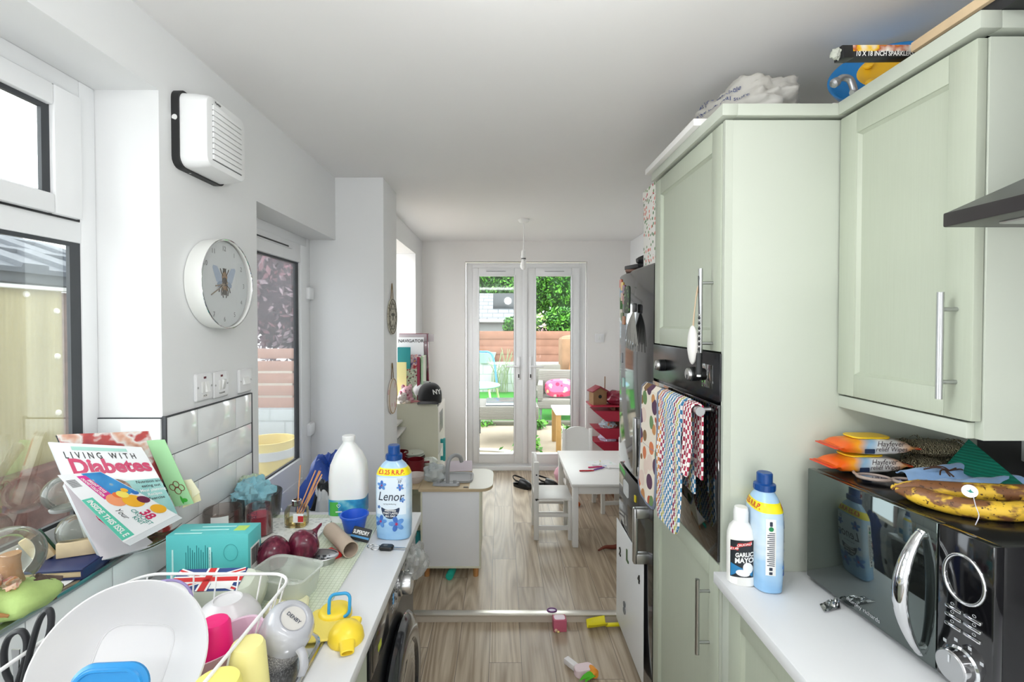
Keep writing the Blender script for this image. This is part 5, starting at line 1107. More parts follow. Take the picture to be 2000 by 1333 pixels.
# craft magazine on top, twisted
NR2 = Vector((.25, -.75, .6)).normalized()
m2 = thing('magazine', 'craft magazine with toy animals on the cover slumped in front of the diabetes magazine', 'magazine', tuple(P(240, 1060, Y=1.14)), 0, 'magazines propped on the sill')
f2q = quad(P(112, 929, Y=1.10), P(196, 922, Y=1.17), P(346, 1006, Y=1.27), P(241, 1060, Y=1.13))
f2 = lambda u, v: f2q(u, v) + NR2 * .016 * math.sin(PI * min(1, v * 1.1))
NRM_keep = NRM; NRM = NR2
ob('cover', MB().grid(f2, 12, 18, 0, .0006), mk('white_gloss_paper', '#eceef0', .2), m2, True)
pgs = MB()
for k in range(6): pgs.grid(lambda u, v, k=k: f2(u, v) - NR2 * (.0015 + .0026 * k) + Vector((.002, 0, -.001)) * k * v, 6, 18, 0, .0006)
ob('pages', pgs, mk('magazine_pages', '#dfe3e6', .4), m2, True)
A2 = .62
ob('blue_print', MB().grid(lambda u, v: prt(f2)(.52 + .47 * u, .01 + .55 * v - .1 * u * v), 6, 8), pic('blue_cover_ink', [(.3, '#2f7fc0'), (.6, '#3f93cf'), (.7, '#f0d24a'), (.8, '#2f7fc0')], 24), m2, True)
ob('magenta_print', MB().grid(lambda u, v: prt(f2, .0014)(.36 + .2 * u, .05 + .42 * v), 2, 6), mk('magenta_panel_print', '#d6358f', .35), m2, True)
ob('mint_print', MB().grid(lambda u, v: prt(f2, .0014)(.005 + .21 * u, .40 + .58 * v), 2, 6), mk('mint_panel_print', '#5cc4aa', .35), m2, True)
toys = MB()
for k, (u, v, r, mi) in enumerate(((.52, .52, .16, 0), (.63, .46, .08, 1), (.74, .60, .17, 2), (.72, .47, .10, 3), (.9, .63, .10, 4), (.94, .5, .06, 5), (.84, .42, .06, 2), (.9, .82, .12, 2))):
    toys.flat(ell(r, r * .62, 20, u, v), mi, None, prt(f2, .002 + .0003 * k))
ob('toy_picture_print', toys, [mk('peach_print', '#ee9a6c', .4), mk('orange_print', '#e8743a', .4), mk('amber_print', '#eeb02e', .4), mk('soft_yellow_print', '#f1dc62', .4), mk('plum_print', '#6a2447', .4), mk('blue_print', '#2f6fb8', .4)], m2, True)
VR = -PI / 2
ink(f2, 'INSIDE THIS ISSUE', .11, .69, .085, WHITE, m2, .03, .78, rot=VR, asp=A2, e=.0022)
ink(f2, 'BRIGHT TOYS', .50, .26, .06, WHITE, m2, .03, .66, rot=VR, asp=A2, e=.0022)
ink(f2, 'CROCHET COLLECTION', .41, .26, .05, WHITE, m2, .03, .6, rot=VR, asp=A2, e=.0022)
ink(f2, '38', .66, .83, .15, mk('magenta_pink_print', '#c72d5f', .35), m2, .03, .9, rot=VR, asp=A2, e=.0022)
ink(f2, 'CROCHET', .55, .83, .07, mk('teal_print', '#1f8a7d', .5), m2, .01, .8, rot=VR, asp=A2, e=.0022)
ink(f2, 'KNIT', .46, .85, .07, mk('teal_print', '#1f8a7d', .5), m2, .01, .8, rot=VR, asp=A2, e=.0022)
ink(f2, 'Your', .36, .70, .09, BLACK, m2, 0, .8, rot=VR, asp=A2, e=.0022, ital=.3)
bc_ = MB()
for k in range(9): bc_.flat([(.06, .1 + k * .014), (.26, .1 + k * .014), (.26, .106 + k * .014), (.06, .106 + k * .014)], 0, None, prt(f2, .0016))
ob('barcode', bc_, BLACK, m2, True)
# white leaflet bundle under it
m3 = thing('magazine', 'thick white and pink magazine underneath the craft magazine, hanging over the sill edge', 'magazine', tuple(P(200, 1088, Y=1.16)), 0, 'magazines propped on the sill')
f3q = quad(P(116, 938, Y=1.12), P(170, 950, Y=1.17), P(300, 1062, Y=1.25), P(192, 1091, Y=1.12))
f3 = lambda u, v: f3q(u, v) + NR2 * .006 * math.sin(PI * v) - NR2 * .022
ob('cover', MB().grid(f3, 8, 14, 0, .0006), mk('pale_pink_paper', '#e6dde2', .35), m3, True)
pgs = MB()
for k in range(5): pgs.grid(lambda u, v, k=k: f3(u, v) - NR2 * (.0015 + .003 * k) + Vector((-.0022, 0, -.0006)) * k, 6, 14, 0, .0006)
ob('pages', pgs, mk('magazine_pages', '#dfe3e6', .4), m3, True)
ob('pink_tab_print', MB().flat([(.38, .25), (.55, .3), (.55, .52), (.46, .6), (.38, .5)], 0, None, prt(f3)), mk('crimson_pink_print', '#d4245f', .35), m3, True)
ink(f3, 'Crafter', .46, .41, .09, WHITE, m3, .02, .7, rot=VR, asp=.5, e=.002)
NRM = NRM_keep
m4 = thing('magazine', 'dark folded magazine sagging over the sill edge beneath the others', 'magazine', tuple(P(300, 1065, Y=1.28)), 0, 'magazines propped on the sill')
f4q = quad(P(225, 1075, Y=1.20), P(300, 1040, Y=1.30), P(356, 1022, Y=1.335), P(322, 1052, Y=1.27))
f4 = lambda u, v: f4q(u, v) + Vector((0, 0, -.012 * math.sin(PI * v)))
pgs = MB()
for k in range(4): pgs.grid(lambda u, v, k=k: f4(u, v) - Vector((0, 0, .0032 * k)), 8, 8, k % 2, .001)
ob('pages', pgs, [pic('dark_photo_print', [(.35, '#2a2524'), (.5, '#6a4a30'), (.6, '#3f5f3a'), (.7, '#b99a80')], 60), mk('magazine_pages', '#dfe3e6', .4)], m4, True)
# green card and envelope behind the magazines
gcd = thing('greeting_card', 'pale green greeting card with a drawn flower behind the magazines', 'card', tuple(P(362, 985, Y=1.345)))
fg = quad(P(286, 861, Y=1.338), P(322, 859, Y=1.345), P(379, 984, Y=1.338), P(342, 990, Y=1.338))
NRM = Vector((.25, -.95, .15)).normalized()
ob('card', MB().grid(fg, 4, 8, 0, .001), mk('mint_green_card', '#a5d9a2', .6), gcd, True)
dr_ = MB()
for (x, y, r) in ((.3, .72, .12), (.55, .68, .12), (.75, .74, .12), (.5, .78, .13)): dr_.tube([prt(fg, .002)(x + r * math.cos(a) * 1.2, y + r * .38 * math.sin(a)) for a in [2 * PI * i / 16 for i in range(16)]], .0009, 5, 0, closed=True)
dr_.flat(ell(.16, .03, 14, .62, .93), 1, None, prt(fg, .0015)).flat(ell(.06, .06, 14, .5, .92), 1, None, prt(fg, .0017))
ob('drawing', dr_, [mk('brown_ink', '#7a3a22', .6), mk('bright_green_ink', '#3fae3a', .6)], gcd, True)
NRM = NRM_keep
ce = thing('cream_envelope', 'cream envelope and yellow sticky notes poking out by the tiles', 'envelope', tuple(P(365, 990, Y=1.35)))
fe = quad(P(352, 940, Y=1.35), P(374, 936, Y=1.352), P(391, 962, Y=1.355), P(350, 992, Y=1.345)); fe2 = quad(P(370, 958, Y=1.35), P(388, 958, Y=1.36), P(393, 978, Y=1.36), P(356, 993, Y=1.34))
ob('envelope', MB().grid(fe, 4, 4, 0, .0008), mk('cream_paper', '#efe9c9', .7), ce, True); ob('note', MB().grid(fe2, 4, 4, 0, .0015), mk('pale_yellow_paper', '#ece3b4', .7), ce, True)
# book ornament: navy book, open pages and rock, two small glass globes
nb = thing('book_ornament', 'resin ornament shaped like a navy book with open pages, under the magazines on the sill', 'ornament', tuple(P(125, 1095, Y=1.1)[:2]) + (SZ,), .12)
ob('navy_book', MB().box((-.065, -.03, 0), (.06, .075, .004), 0, .001).box((-.062, -.027, .004), (.055, .072, .018), 1, .002).box((-.065, -.03, .018), (.06, .075, .023), 0, .001).box((.055, -.03, 0), (.061, .075, .023), 0, .002), [mk('navy_resin', '#242f5c', .4), mk('cream_page_edges', '#e3cba2', .7)], nb)
ob('open_pages', MB().prism([(-.03, 0), (.03, 0), (.034, .012), (.0, .02), (-.034, .01)], 0, .012, 0, T((.01, .05, .024), (0, 0, .5))).box((-.03, .035, .024), (.05, .055, .06), 0, .002, M=T((0, 0, 0), (0, 0, .25))).box((-.02, -.001, 0), (.02, .012, .07), 0, .003, M=T((-.06, .03, .022), (.1, -.5, .2))), mk('aged_cream_pages', '#d8c3a0', .7, var=.12, vs=40), nb)
ob('green_cover', MB().box((-.024, .0125, -.002), (.024, .0155, .072), 0, .001, M=T((-.06, .03, .022), (.1, -.5, .2))), mk('dark_green_resin', '#24493a', .5), nb)
rk2 = single('brown_rock', MB().blob((0, 0, .022), (.04, .03, .026), .4, 8, 6, 26), mk('dark_brown_rock', '#5a4a42', .9, var=.25, vs=40, bump=.8, bs=60), 'small dark brown rock ornament between the big glass globe and the navy book', 'rock', tuple(P(78, 1110, Y=1.0)[:2]) + (SZ,), world=False)
def globe(c, r, label, base, inner):
    t = thing('glass_globe', label, 'ornament', c, 0, 'glass globes on the sill')
    ob('dome', MB().lathe([(r * math.sin(a), r - r * math.cos(a)) for a in [PI * (.2 + .8 * i / 20) for i in range(21)]], 44, 0, None, False, False), clear('globe_glass', '#f3f4ee', gl=1.0, alpha=.93, diff='#e9ece8'), t)
    if base: ob('stand', MB().lathe([(0, 0), (r * .62, 0), (r * .66, r * .12), (r * .58, r * .2), (0, r * .2)], 36, 0, None, False, False), base, t)
    return t
RES = mk('brown_resin_trunk', '#a97845', .7, var=.2, vs=50, bump=.5, bs=80)
gb = P(15, 1070, Y=.96)
bgx, bgy = gb.x, gb.y
G1 = globe((bgx, bgy, SZ + .05), .06, 'largest glass globe on a green meadow base at the near end of the sill', None, None)
bs = MB().blob((.0, .0, -.028), (.085, .062, .034), .25, 4, 5, 40)
for v in bs.v: v.z = max(v.z, -.0498)
ob('meadow_base', bs, mk('pale_green_resin', '#a9c275', .7, var=.12, vs=50, bump=.4, bs=120), G1)
ob('tree_stump', MB().lathe([(.022, 0), (.017, .02), (.015, .045), (.017, .06), (0, .058)], 20, 0, T((.0, .005, .005))), RES, G1)
ob('flower_bed', MB().blob((-.015, -.02, .02), (.022, .016, .016), .4, 8, 3, 16).blob((.025, -.018, .016), (.015, .013, .012), .4, 8, 5, 16), pic('pink_orange_resin', [(.35, '#d8574d'), (.5, '#f0d3bd'), (.65, '#e8864c')], 60, .5), G1)
ob('root_trail', MB().tube(bez([(.0, -.045, .0), (.02, -.056, -.015), (.035, -.058, -.022), (.052, -.05, -.03)], 12), [.008, .008, .008, .007, .007, .006, .006, .005, .005, .004, .004, .003, .003][:13], 8), RES, G1)
ob('bush', MB().blob((.008, -.062, -.03), (.011, .006, .011), .4, 8, 2, 14), mk('deep_green_resin', '#1f7a4a', .6), G1)
gq2 = P(150, 1015, Y=1.17)
globe((gq2.x, gq2.y, SZ + .03), .042, 'lower small glass globe half hidden by the magazine pages', RES, None)
gq3 = P(123, 942, Y=1.20)
globe((gq3.x, gq3.y, SZ + .112), .043, 'upper small glass globe showing above the craft magazine', mk('grey_resin', '#8f9190', .6), None)
# ---- left wall fittings
vf = thing('wall_fan', 'square white extractor fan with a louvred grille high on the left wall', 'fan', (LW, 1.52, 2.175))
ob('gasket', MB().prism(rrect(.232, .232, .03), .0, .022, 0, aim((0, 0, 0), (1, 0, 0), (0, 1, 0))), spots('black_paint_chipped', '#1d1e1f', ['#1b1c1d', '#202122', '#e9e9e7', '#1c1c1c', '#1e1e1f', '#202020'], 45, .5, .4), vf)
A = aim((0, 0, 0), (1, 0, 0), (0, 1, 0))
ob('housing', MB().rings([[Vector((x * k, y * k, z)) for x, y in rrect(.222, .222, .03, 6)] for z, k in ((.018, 1), (.06, .985), (.088, .955), (.097, .93), (.0985, .9))], 0, A, False, True), mk('white_fan_plastic', '#f0f1f1', .35), vf)
lv = MB()
for k in range(10): lv.box((.0, -.078, -.082 + k * .0165), (.0045, .078, -.0675 + k * .0165), 0, .001, M=T((.0985, 0, 0)))
ob('grille', lv, mk('white_fan_plastic', '#f0f1f1', .35), vf)
lv = MB()
for k in range(11): lv.box((.098, -.079, -.0845 + k * .0165), (.0992, .079, -.0825 + k * .0165))
ob('louvre_gap', lv, GASK, vf)
ob('lettering', MB().text('Xpelair', .011, Matrix(((0, 0, 1, .0993), (1, 0, 0, -.05), (0, 1, 0, .094), (0, 0, 0, 1))), 0, bold=.02), BLACK, vf)
# clock
ck = thing('wall_clock', 'round white wall clock with a bee on its face on the left wall', 'clock', (LW, 1.595, 1.728))
A = aim((0, 0, 0), (1, 0, 0), (0, 1, 0))
ob('case', MB().lathe([(.142, .0), (.147, .003), (.15, .05), (.149, .0555), (.145, .056), (.143, .05)], 72, 0, A, True, False), mk('cream_white_clock_case', '#eff0ec', .35), ck)
ob('bezel', MB().tube([A @ Vector((.1472 * math.cos(a), .1472 * math.sin(a), .056)) for a in [2 * PI * i / 72 for i in range(72)]], .0022, 8, closed=True), CHROME, ck)
fc = ob('face', MB().lathe([(0, .040), (.1445, .040)], 64, 0, A, False, False), mk('pale_grey_dial', '#d3d8d9', .6, var=.01), ck)
nm = MB()
for k in range(1, 13):
    if k in (8, 9): continue
    a = PI / 2 - 2 * PI * k / 12; nm.text(str(k), .023, A @ T((.118 * math.cos(a), .118 * math.sin(a), .0406)), 0)
ob('numerals', nm, mk('charcoal_print', '#44484b', .5), fc)
B_ = A @ T((0, .006, .0408))
def fl_(poly, mi, z): bee.flat(poly, mi, B_ @ T((0, 0, z)))
bee = MB()
for s in (-1, 1):
    fl_([(s * x, y) for x, y in ((.014, .018), (.04, .05), (.062, .052), (.066, .044), (.055, .02), (.045, .0), (.03, -.006), (.02, 0), (.012, .008))][::s], 2, 0)
    fl_([(s * x, y) for x, y in ((.012, .004), (.03, .002), (.042, -.006), (.04, -.016), (.03, -.018), (.018, -.008))][::s], 3, .0002)
    for pts in (((.01, .022), (.018, .032), (.024, .044)), ((.008, .03), (.006, .042), (.009, .046)), ((.011, -.012), (.02, -.03), (.018, -.045)), ((.013, -.01), (.028, -.02), (.032, -.034)), ((.008, -.02), (.012, -.038), (.008, -.052))):
        bee.tube([B_ @ Vector((s * x, y, .0006)) for x, y in pts], .0013, 5, 0)
fl_(ell(.0095, .011, 20, 0, .036), 0, .0005); fl_(ell(.016, .017, 24, 0, .018), 1, .0006); fl_(ell(.015, .012, 24, 0, .004), 0, .0008); fl_(ell(.0165, .026, 28, 0, -.017), 1, .0007); fl_(ell(.013, .009, 24, 0, -.034), 0, .0011); fl_(ell(.0145, .004, 24, 0, -.008), 0, .0012)
ob('bee_print', bee, [mk('black_brown_ink', '#2a211b', .5), mk('ochre_ink', '#8a6a45', .5, var=.3, vs=200), mk('pale_blue_wing_ink', '#a3b4c8', .5, var=.12, vs=60), mk('grey_blue_wing_ink', '#8698b3', .5)], fc)
for L, w, ang, nme in ((.055, .004, 190, 'hour_hand'), (.088, .003, 207, 'minute_hand')):
    a = math.radians(ang); ob(nme, MB().box((-.015, -w / 2, .043), (L, w / 2, .0445), M=A @ T((0, 0, 0), (0, 0, a))), mk('bronze_hand', '#8a7a66', .35, .6), ck)
ob('glass', MB().lathe([(0, .0545), (.1445, .0535)], 48, 0, A, False, False), clear('clock_glass', '#ffffff', gl=.2), ck)
# switches
def switch(y, z, label, red, txt, down=True):
    t = thing('wall_switch', label, 'switch', (LW, y, z), 0, 'switches above the tiles')
    ob('plate', MB().prism(rrect(.086, .088, .006), 0, .011, 0, A, bev=.003), mk('white_switch_plate', '#e6e6e7', .3), t)
    if red:
        ob('neon', MB().box((.0105, -.006, .026), (.0118, .006, .033)), mk('dark_red_neon', '#5a0a1e', .2), t)
        ob('rocker', MB().box((.0105, -.017, -.018), (.0125, -.001, .016), 0, .001).rings([[Vector(p) for p in ((.011, .002, -.018), (.011, .019, -.018), (.011, .019, .016), (.011, .002, .016))], [Vector(p) for p in ((.019 if down else .012, .003, -.017), (.019 if down else .012, .018, -.017), (.012 if down else .019, .018, .015), (.012 if down else .019, .003, .015))]], 0), WHITE, t)
        ob('name_sticker', MB().box((.0108, -.016, -.034), (.0116, .016, -.024), 0), mk('sticker_white', '#f2f2f0', .5), t)
        ob('lettering', MB().text(txt, .0085, Matrix(((0, 0, 1, .0118), (1, 0, 0, 0), (0, 1, 0, -.029), (0, 0, 0, 1))), 0, bold=.02), BLACK, t)
    else:
        ob('rocker', MB().rings([[Vector(p) for p in ((.011, -.019, -.013), (.011, .019, -.013), (.011, .019, .013), (.011, -.019, .013))], [Vector(p) for p in ((.019, -.018, -.012), (.019, .018, -.012), (.012, .018, .012), (.012, -.018, .012))]], 0), WHITE, t)
    ob('screw', MB().cyl((.0105, -.035, 0), (.0122, -.035, 0), .0035, 12).cyl((.0105, .035, 0), (.0122, .035, 0), .0035, 12), STEEL, t)
switch(1.532, 1.392, 'white fused switch with a red neon, left one of the pair above the tiles', True, 'HOB')
switch(1.624, 1.388, 'white fused switch with a red neon and wider name sticker, right one of the pair', True, 'WASHER', False)
switch(1.778, 1.382, 'plain white light switch nearest the half glazed door', False, '')
# hanging plaques on the pier
def plaque(z, label, mats, dark):
    t = thing('hanging_plaque', label, 'plaque', (-.689, 2.962, z), 0, 'round plaques on the pier')
    ob('disc', MB().lathe([(.11, .001), (.112, .003), (.112, .009), (.11, .011), (0, .011)], 48, 0, A, False, False), mats[0], t)
    ob('rim', MB().tube([A @ Vector((.107 * math.cos(a), .107 * math.sin(a), .0115)) for a in [2 * PI * i / 48 for i in range(48)]], .003, 6, closed=True), mats[1], t)
    ob('cord', MB().tube(bez([(.006, -.03, .1), (.006, 0, .205), (.006, .03, .1)], 12), .0028, 6), mk('brown_twine', '#8a7454', .9), t)
    return t
p = plaque(1.636, 'upper round grey plaque with a bee motif hanging on the pier', (spots('grey_plaque_print', '#c2bdad', ['#a49f90', '#b9b4a5', '#8d8878', '#d1ccbd'], 45, .8), mk('plaque_dark_edge', '#6e6757', .8)), True)
m = MB().tube([A @ Vector((.08 * math.cos(a), .08 * math.sin(a), .0115)) for a in [2 * PI * i / 40 for i in range(40)]], .002, 5, closed=True)
for k in range(12): m.box((.07, -.003, .0108), (.095, .003, .012), M=A @ T((0, 0, 0), (0, 0, k * PI / 6)))
m.flat(ell(.014, .02, 16, 0, -.005), 0, A @ T((0, 0, .0118))).flat(ell(.03, .01, 16, .02, .012), 0, A @ T((0, 0, .0117))).flat(ell(.03, .01, 16, -.02, .012), 0, A @ T((0, 0, .0117)))
m.text('Bee kind', .03, A @ T((0, .05, .0118)), 0).text('always', .026, A @ T((0, -.055, .0118)), 0)
ob('motif', m, mk('dark_grey_print', '#4a463c', .7), p)
p = plaque(1.14, 'lower round pale plaque with faint pink flowers hanging on the pier', (spots('pale_plaque_print', '#e0d6cc', ['#d8b9b4', '#e0d6cc', '#d9cdbd', '#cfa9a6'], 22, .8), mk('plaque_wood_edge', '#b0936d', .8)), False)
# ---- bags heaped between the worktop end and the back door
bb = bag((0, 0, 0), (.17, .16, .465), 4, .18, 44, 1.0)
single('blue_shopping_bag', bb, mk('royal_blue_bag', '#1f479e', .4, var=.12, vs=10, bump=.3, bs=30), 'large blue shopping bag heaped behind the far end of the left worktop', 'bag', (-.87, 2.37, .0), .2, world=False)
bb = bag((0, 0, 0), (.10, .11, .44), 9, .22, 44, 1.0)
single('white_carrier_bag', bb, spots('black_white_bag_print', '#dfe4ea', ['#23262c', '#e7ebef', '#c9d3de', '#16181c', '#eef0f2'], 9, .35, .4), 'black and white printed carrier bag in front of the blue shopping bag', 'bag', (-.775, 2.06, .0), -.3, world=False)
bb = bag((0, 0, 0), (.085, .085, .44), 15, .2, 40, 1.0)
single('clear_recycling_bag', bb, clear('clear_bag_film', '#e9eff6', alpha=.4, rough=.15, diff='#c6d2e2'), 'pale see-through recycling bag squeezed behind the worktop end by the door', 'bag', (-.985, 1.995, 0), 0, world=False)
# ================================================================ dining end: children's corner
CREAM = mk('cream_painted_board', '#dcdbc6', .45, var=.02); OAK = mk('pale_oak_top', '#cbb693', .5, var=.1, vs=14); TEALP = mk('teal_painted_wood', '#2a9a9c', .4); GREYP = mk('silver_grey_plastic', '#a4a6a8', .35, .2)
tk = thing('play_kitchen', 'cream and white wooden corner play kitchen with grey sink and teal door handle', 'toy kitchen', (-.46, 3.2, FZ))
ob('sink_cabinet', MB().box((-.488, 2.872, .105), (-.133, 2.885, .572), 0, .002).box((-.488, 2.885, .105), (-.474, 3.26, .572), 1, .002).box((-.147, 2.885, .105), (-.133, 3.26, .572), 1, .002).box((-.474, 2.885, .105), (-.147, 3.26, .118), 1).box((-.474, 3.247, .118), (-.147, 3.26, .572), 1), [WLAM, CREAM], tk, True)
ob('edge_trim', MB().box((-.494, 2.868, .1), (-.128, 2.8745, .112), 0, .001).box((-.494, 2.868, .112), (-.484, 2.8745, .572), 0, .001).box((-.137, 2.868, .112), (-.128, 2.8745, .572), 0, .001), CREAM, tk, True)
for x, y in ((-.16, 2.9), (-.46, 2.9), (-.16, 3.23), (-.46, 3.23)): ob('leg', MB().cyl((x, y, .105), (x, y, FZ), .019, 18, 0, .016), mk('honey_wood_leg', '#b9824c', .5, var=.1), tk, True)
pl_ = [(-.505, 2.862), (-.13, 2.862)] + [(-.13 + .075 * math.cos(a), 2.96 + .098 * math.sin(a)) for a in [-PI / 2 + PI / 2 * i / 8 for i in range(1, 9)]] + [(-.055, 3.16)] + [(-.13 + .075 * math.cos(a), 3.16 + .1 * math.sin(a)) for a in [PI / 2 * i / 8 for i in range(1, 9)]] + [(-.505, 3.26)]
ob('counter_top', MB().prism(pl_, .572, .588, 0, None).box((-.828, 2.9, .572), (-.506, 3.46, .588), 0, .001), OAK, tk, True)
ob('sink_surround', MB().prism([(x, y) for x, y in pl_ if x > -.2] + [(-.2, 3.255), (-.2, 2.866)], .5882, .5905, 0), mk('pale_counter_film', '#e3dfd2', .4), tk, True)
ob('side_shelf', MB().box((-.828, 2.95, .105), (-.495, 3.46, .12)).box((-.828, 2.95, .33), (-.495, 3.46, .345)).box((-.828, 3.44, .12), (-.495, 3.46, .572)), CREAM, tk, True)
ob('tall_cabinet', MB().prism([(-.828, .105), (-.465, .105), (-.465, .97), (-.475, .995), (-.50, 1.005), (-.828, 1.005)], -3.46, -3.448, 0, Matrix(((1, 0, 0, 0), (0, 0, -1, 0), (0, 1, 0, 0), (0, 0, 0, 1)))).box((-.828, 3.46, .105), (-.48, 3.84, 1.0), 0, .002), CREAM, tk, True)
fdr = ob('tall_door', MB().box((-.479, 3.463, .64), (-.462, 3.835, .985), 0, .004).box((-.479, 3.463, .12), (-.462, 3.835, .63), 0, .004), mk('white_toy_door', '#eceae0', .4), tk, True)
child('door_window', MB().box((-.463, 3.52, .78), (-.4605, 3.7, .93)), mk('black_toy_window', '#202124', .2), fdr)
child('door_handle', MB().box((-.462, 3.56, .56), (-.43, 3.58, .59), 0, .003).box((-.462, 3.56, .69), (-.43, 3.58, .72), 0, .003).box((-.442, 3.555, .555), (-.425, 3.59, .725), 0, .004), TEALP, fdr)
sk_ = ob('sink', MB().loft([(.591, .1, .095, 5), (.603, .1, .095, 5), (.602, .09, .085, 5), (.5945, .086, .081, 4), (.593, .08, .076, 4)], 40, 0, T((-.285, 3.06, 0)), False, True), GREYP, tk, True)
ob('tap', MB().loft([(.591, .085, .026, 4), (.606, .08, .022, 4)], 30, 0, T((-.345, 2.93, 0))).tube(bez([(-.335, 2.93, .6), (-.335, 2.93, .70), (-.325, 2.945, .748), (-.295, 2.97, .765), (-.265, 2.99, .75), (-.255, 3.0, .715)], 24), .0125, 14).cyl((-.39, 2.93, .6), (-.39, 2.93, .622), .012).cyl((-.29, 2.93, .6), (-.29, 2.93, .622), .012), GREYP, tk, True)
ob('wall_shelf', MB().box((-.828, 3.05, .83), (-.69, 3.42, .845), 0, .002).box((-.828, 3.12, .88), (-.72, 3.44, .895), 0, .002).box((-.80, 3.1, .74), (-.71, 3.3, .80), 1, .004), [WPAINT, GREYP], tk, True)
ob('label', MB().box((-.235, 2.885, .5903), (-.205, 2.9, .5912)), mk('dark_print_patch', '#3c3630', .5), tk, True)
TKZ = .5885
single('toy_bowl', MB().lathe([(0, 0), (.03, 0), (.055, .03), (.062, .05), (.065, .05), (.06, .032), (.034, .003), (0, .003)], 36, 0, None, False, False), mk('pinkish_grey_bowl', '#cfc3bd', .3), 'shallow pinkish grey toy bowl at the front of the play kitchen counter', 'bowl', (-.545, 2.985, TKZ), world=False)
MAR = mk('maroon_enamel', '#6e1420', .3)
for (x, y, r, h, l) in ((-.585, 3.2, .06, .085, 'larger maroon toy pot in the middle of the play kitchen counter'), (-.715, 3.34, .055, .1, 'maroon toy cup at the back left of the play kitchen counter')):
    single('toy_pot', MB().lathe([(0, 0), (r * .85, 0), (r, .01), (r, h), (r * .94, h), (r * .92, .01), (0, .008)], 30, 0, None, False, False).cyl((r * .95, 0, h * .75), (r * 1.6, 0, h * .8), .007), MAR, l, 'toy pot', (x, y, TKZ), 0, 'toy pots on the play kitchen', world=False)
single('toy_plate', MB().lathe([(0, 0), (.05, 0), (.075, .012), (.076, .016), (.05, .006), (0, .006)], 36, 0, None, False, False).lathe([(0, .012), (.055, .014), (.07, .028), (.068, .031), (0, .022)], 36), mk('pale_green_white_plate', '#dfe4d8', .35), 'stack of pale toy plates at the back of the play kitchen counter', 'plate', (-.625, 3.36, TKZ + .06), world=False)
single('toy_food_tray', MB().box((-.07, -.05, 0), (.07, .05, .058), 0, .006), SATIN, 'dark toy box beneath the pale plates on the play kitchen', 'box', (-.625, 3.37, TKZ), world=False)
single('white_packet', MB().blob((0, 0, .035), (.06, .05, .035), .3, 6, 2, 26), mk('white_crinkled_packet', '#d5dbd2', .4, var=.1, vs=30), 'crumpled white packet leaning by the play kitchen tall door', 'packet', (-.505, 3.3, TKZ), world=False)
single('fabric_food', MB().blob((0, 0, .025), (.05, .035, .025), .3, 6, 7, 22), mk('salmon_felt', '#c98f7c', .9), 'salmon felt play food beside the maroon pot', 'play food', (-.66, 3.23, TKZ), world=False)
single('clear_sink_bag', bag((0, 0, 0), (.07, .06, .06), 21, .3, 40, .9), clear('clear_toy_bag_film', '#eef2f2', alpha=.45, rough=.1, diff='#bcc6c8'), 'clear plastic bag with a dark hoop lying in front of the toy sink', 'bag', (-.425, 3.0, TKZ), world=False)
single('pale_pink_card', MB().box((-.09, -.004, 0), (.09, .004, .07), 0, .001, M=T((0, 0, 0), (-.5, 0, .1))), mk('pale_pink_card', '#e6dbe4', .6), 'pale pink card standing behind the toy tap', 'card', (-.29, 3.2, TKZ + .002), world=False)
single('teal_toy_bottle', MB().lathe([(0, 0), (.025, 0), (.026, .1), (.012, .13), (.012, .15), (0, .15)], 24), TEALP, 'teal toy bottle on the lower shelf of the play kitchen', 'bottle', (-.53, 3.0, .3455 - .225), world=False)
single('teal_tube', MB().lathe([(0, 0), (.021, 0), (.023, .005), (.023, .09), (.018, .093), (0, .093)], 24, 0, aim((0, 0, .0235), (.15, 1, 0))), mk('turquoise_plastic', '#1fae98', .4), 'turquoise plastic tube lying on the floor under the play kitchen', 'tube', (-.318, 2.84, FZ), world=False)
# on top of the play kitchen tall cabinet
TT = 1.0055
cp = thing('baseball_cap', 'black baseball cap with white lettering on top of the play kitchen', 'cap', (-.535, 3.53, TT), 0)
cm = MB().grid(lambda u, v: Vector((.088 * math.cos(2 * PI * u) * math.sin(v * PI / 2) ** .8, .10 * math.sin(2 * PI * u) * math.sin(v * PI / 2) ** .8, .03 + .115 * math.cos(v * PI / 2) ** .75)), 32, 12)
CAPB = mk('black_cotton', '#1a1a1c', .9, sheen=.2)
ob('crown', cm.lathe([(.085, .0), (.089, .03)], 32, 0, T((0, 0, 0), (0, 0, 0), (1, 1.13, 1)), False, False), CAPB, cp)
ob('peak', MB().grid(lambda u, v: Vector((.075 * (2 * u - 1), -.085 - .07 * v * (1 - (2 * u - 1) ** 2 * .75), .012 + .01 * (1 - (2 * u - 1) ** 2) - .012 * v)), 14, 6, 0, .004), CAPB, cp)
ob('button', MB().blob((0, 0, .146), (.008, .008, .004), 0, 1, 0, 10), CAPB, cp)
ob('lettering', MB().text('NY', .05, aim((.06, -.068, .085), (.62, -.75, .35), (.77, .62, 0)), 0, bold=.03), WHITE, cp)
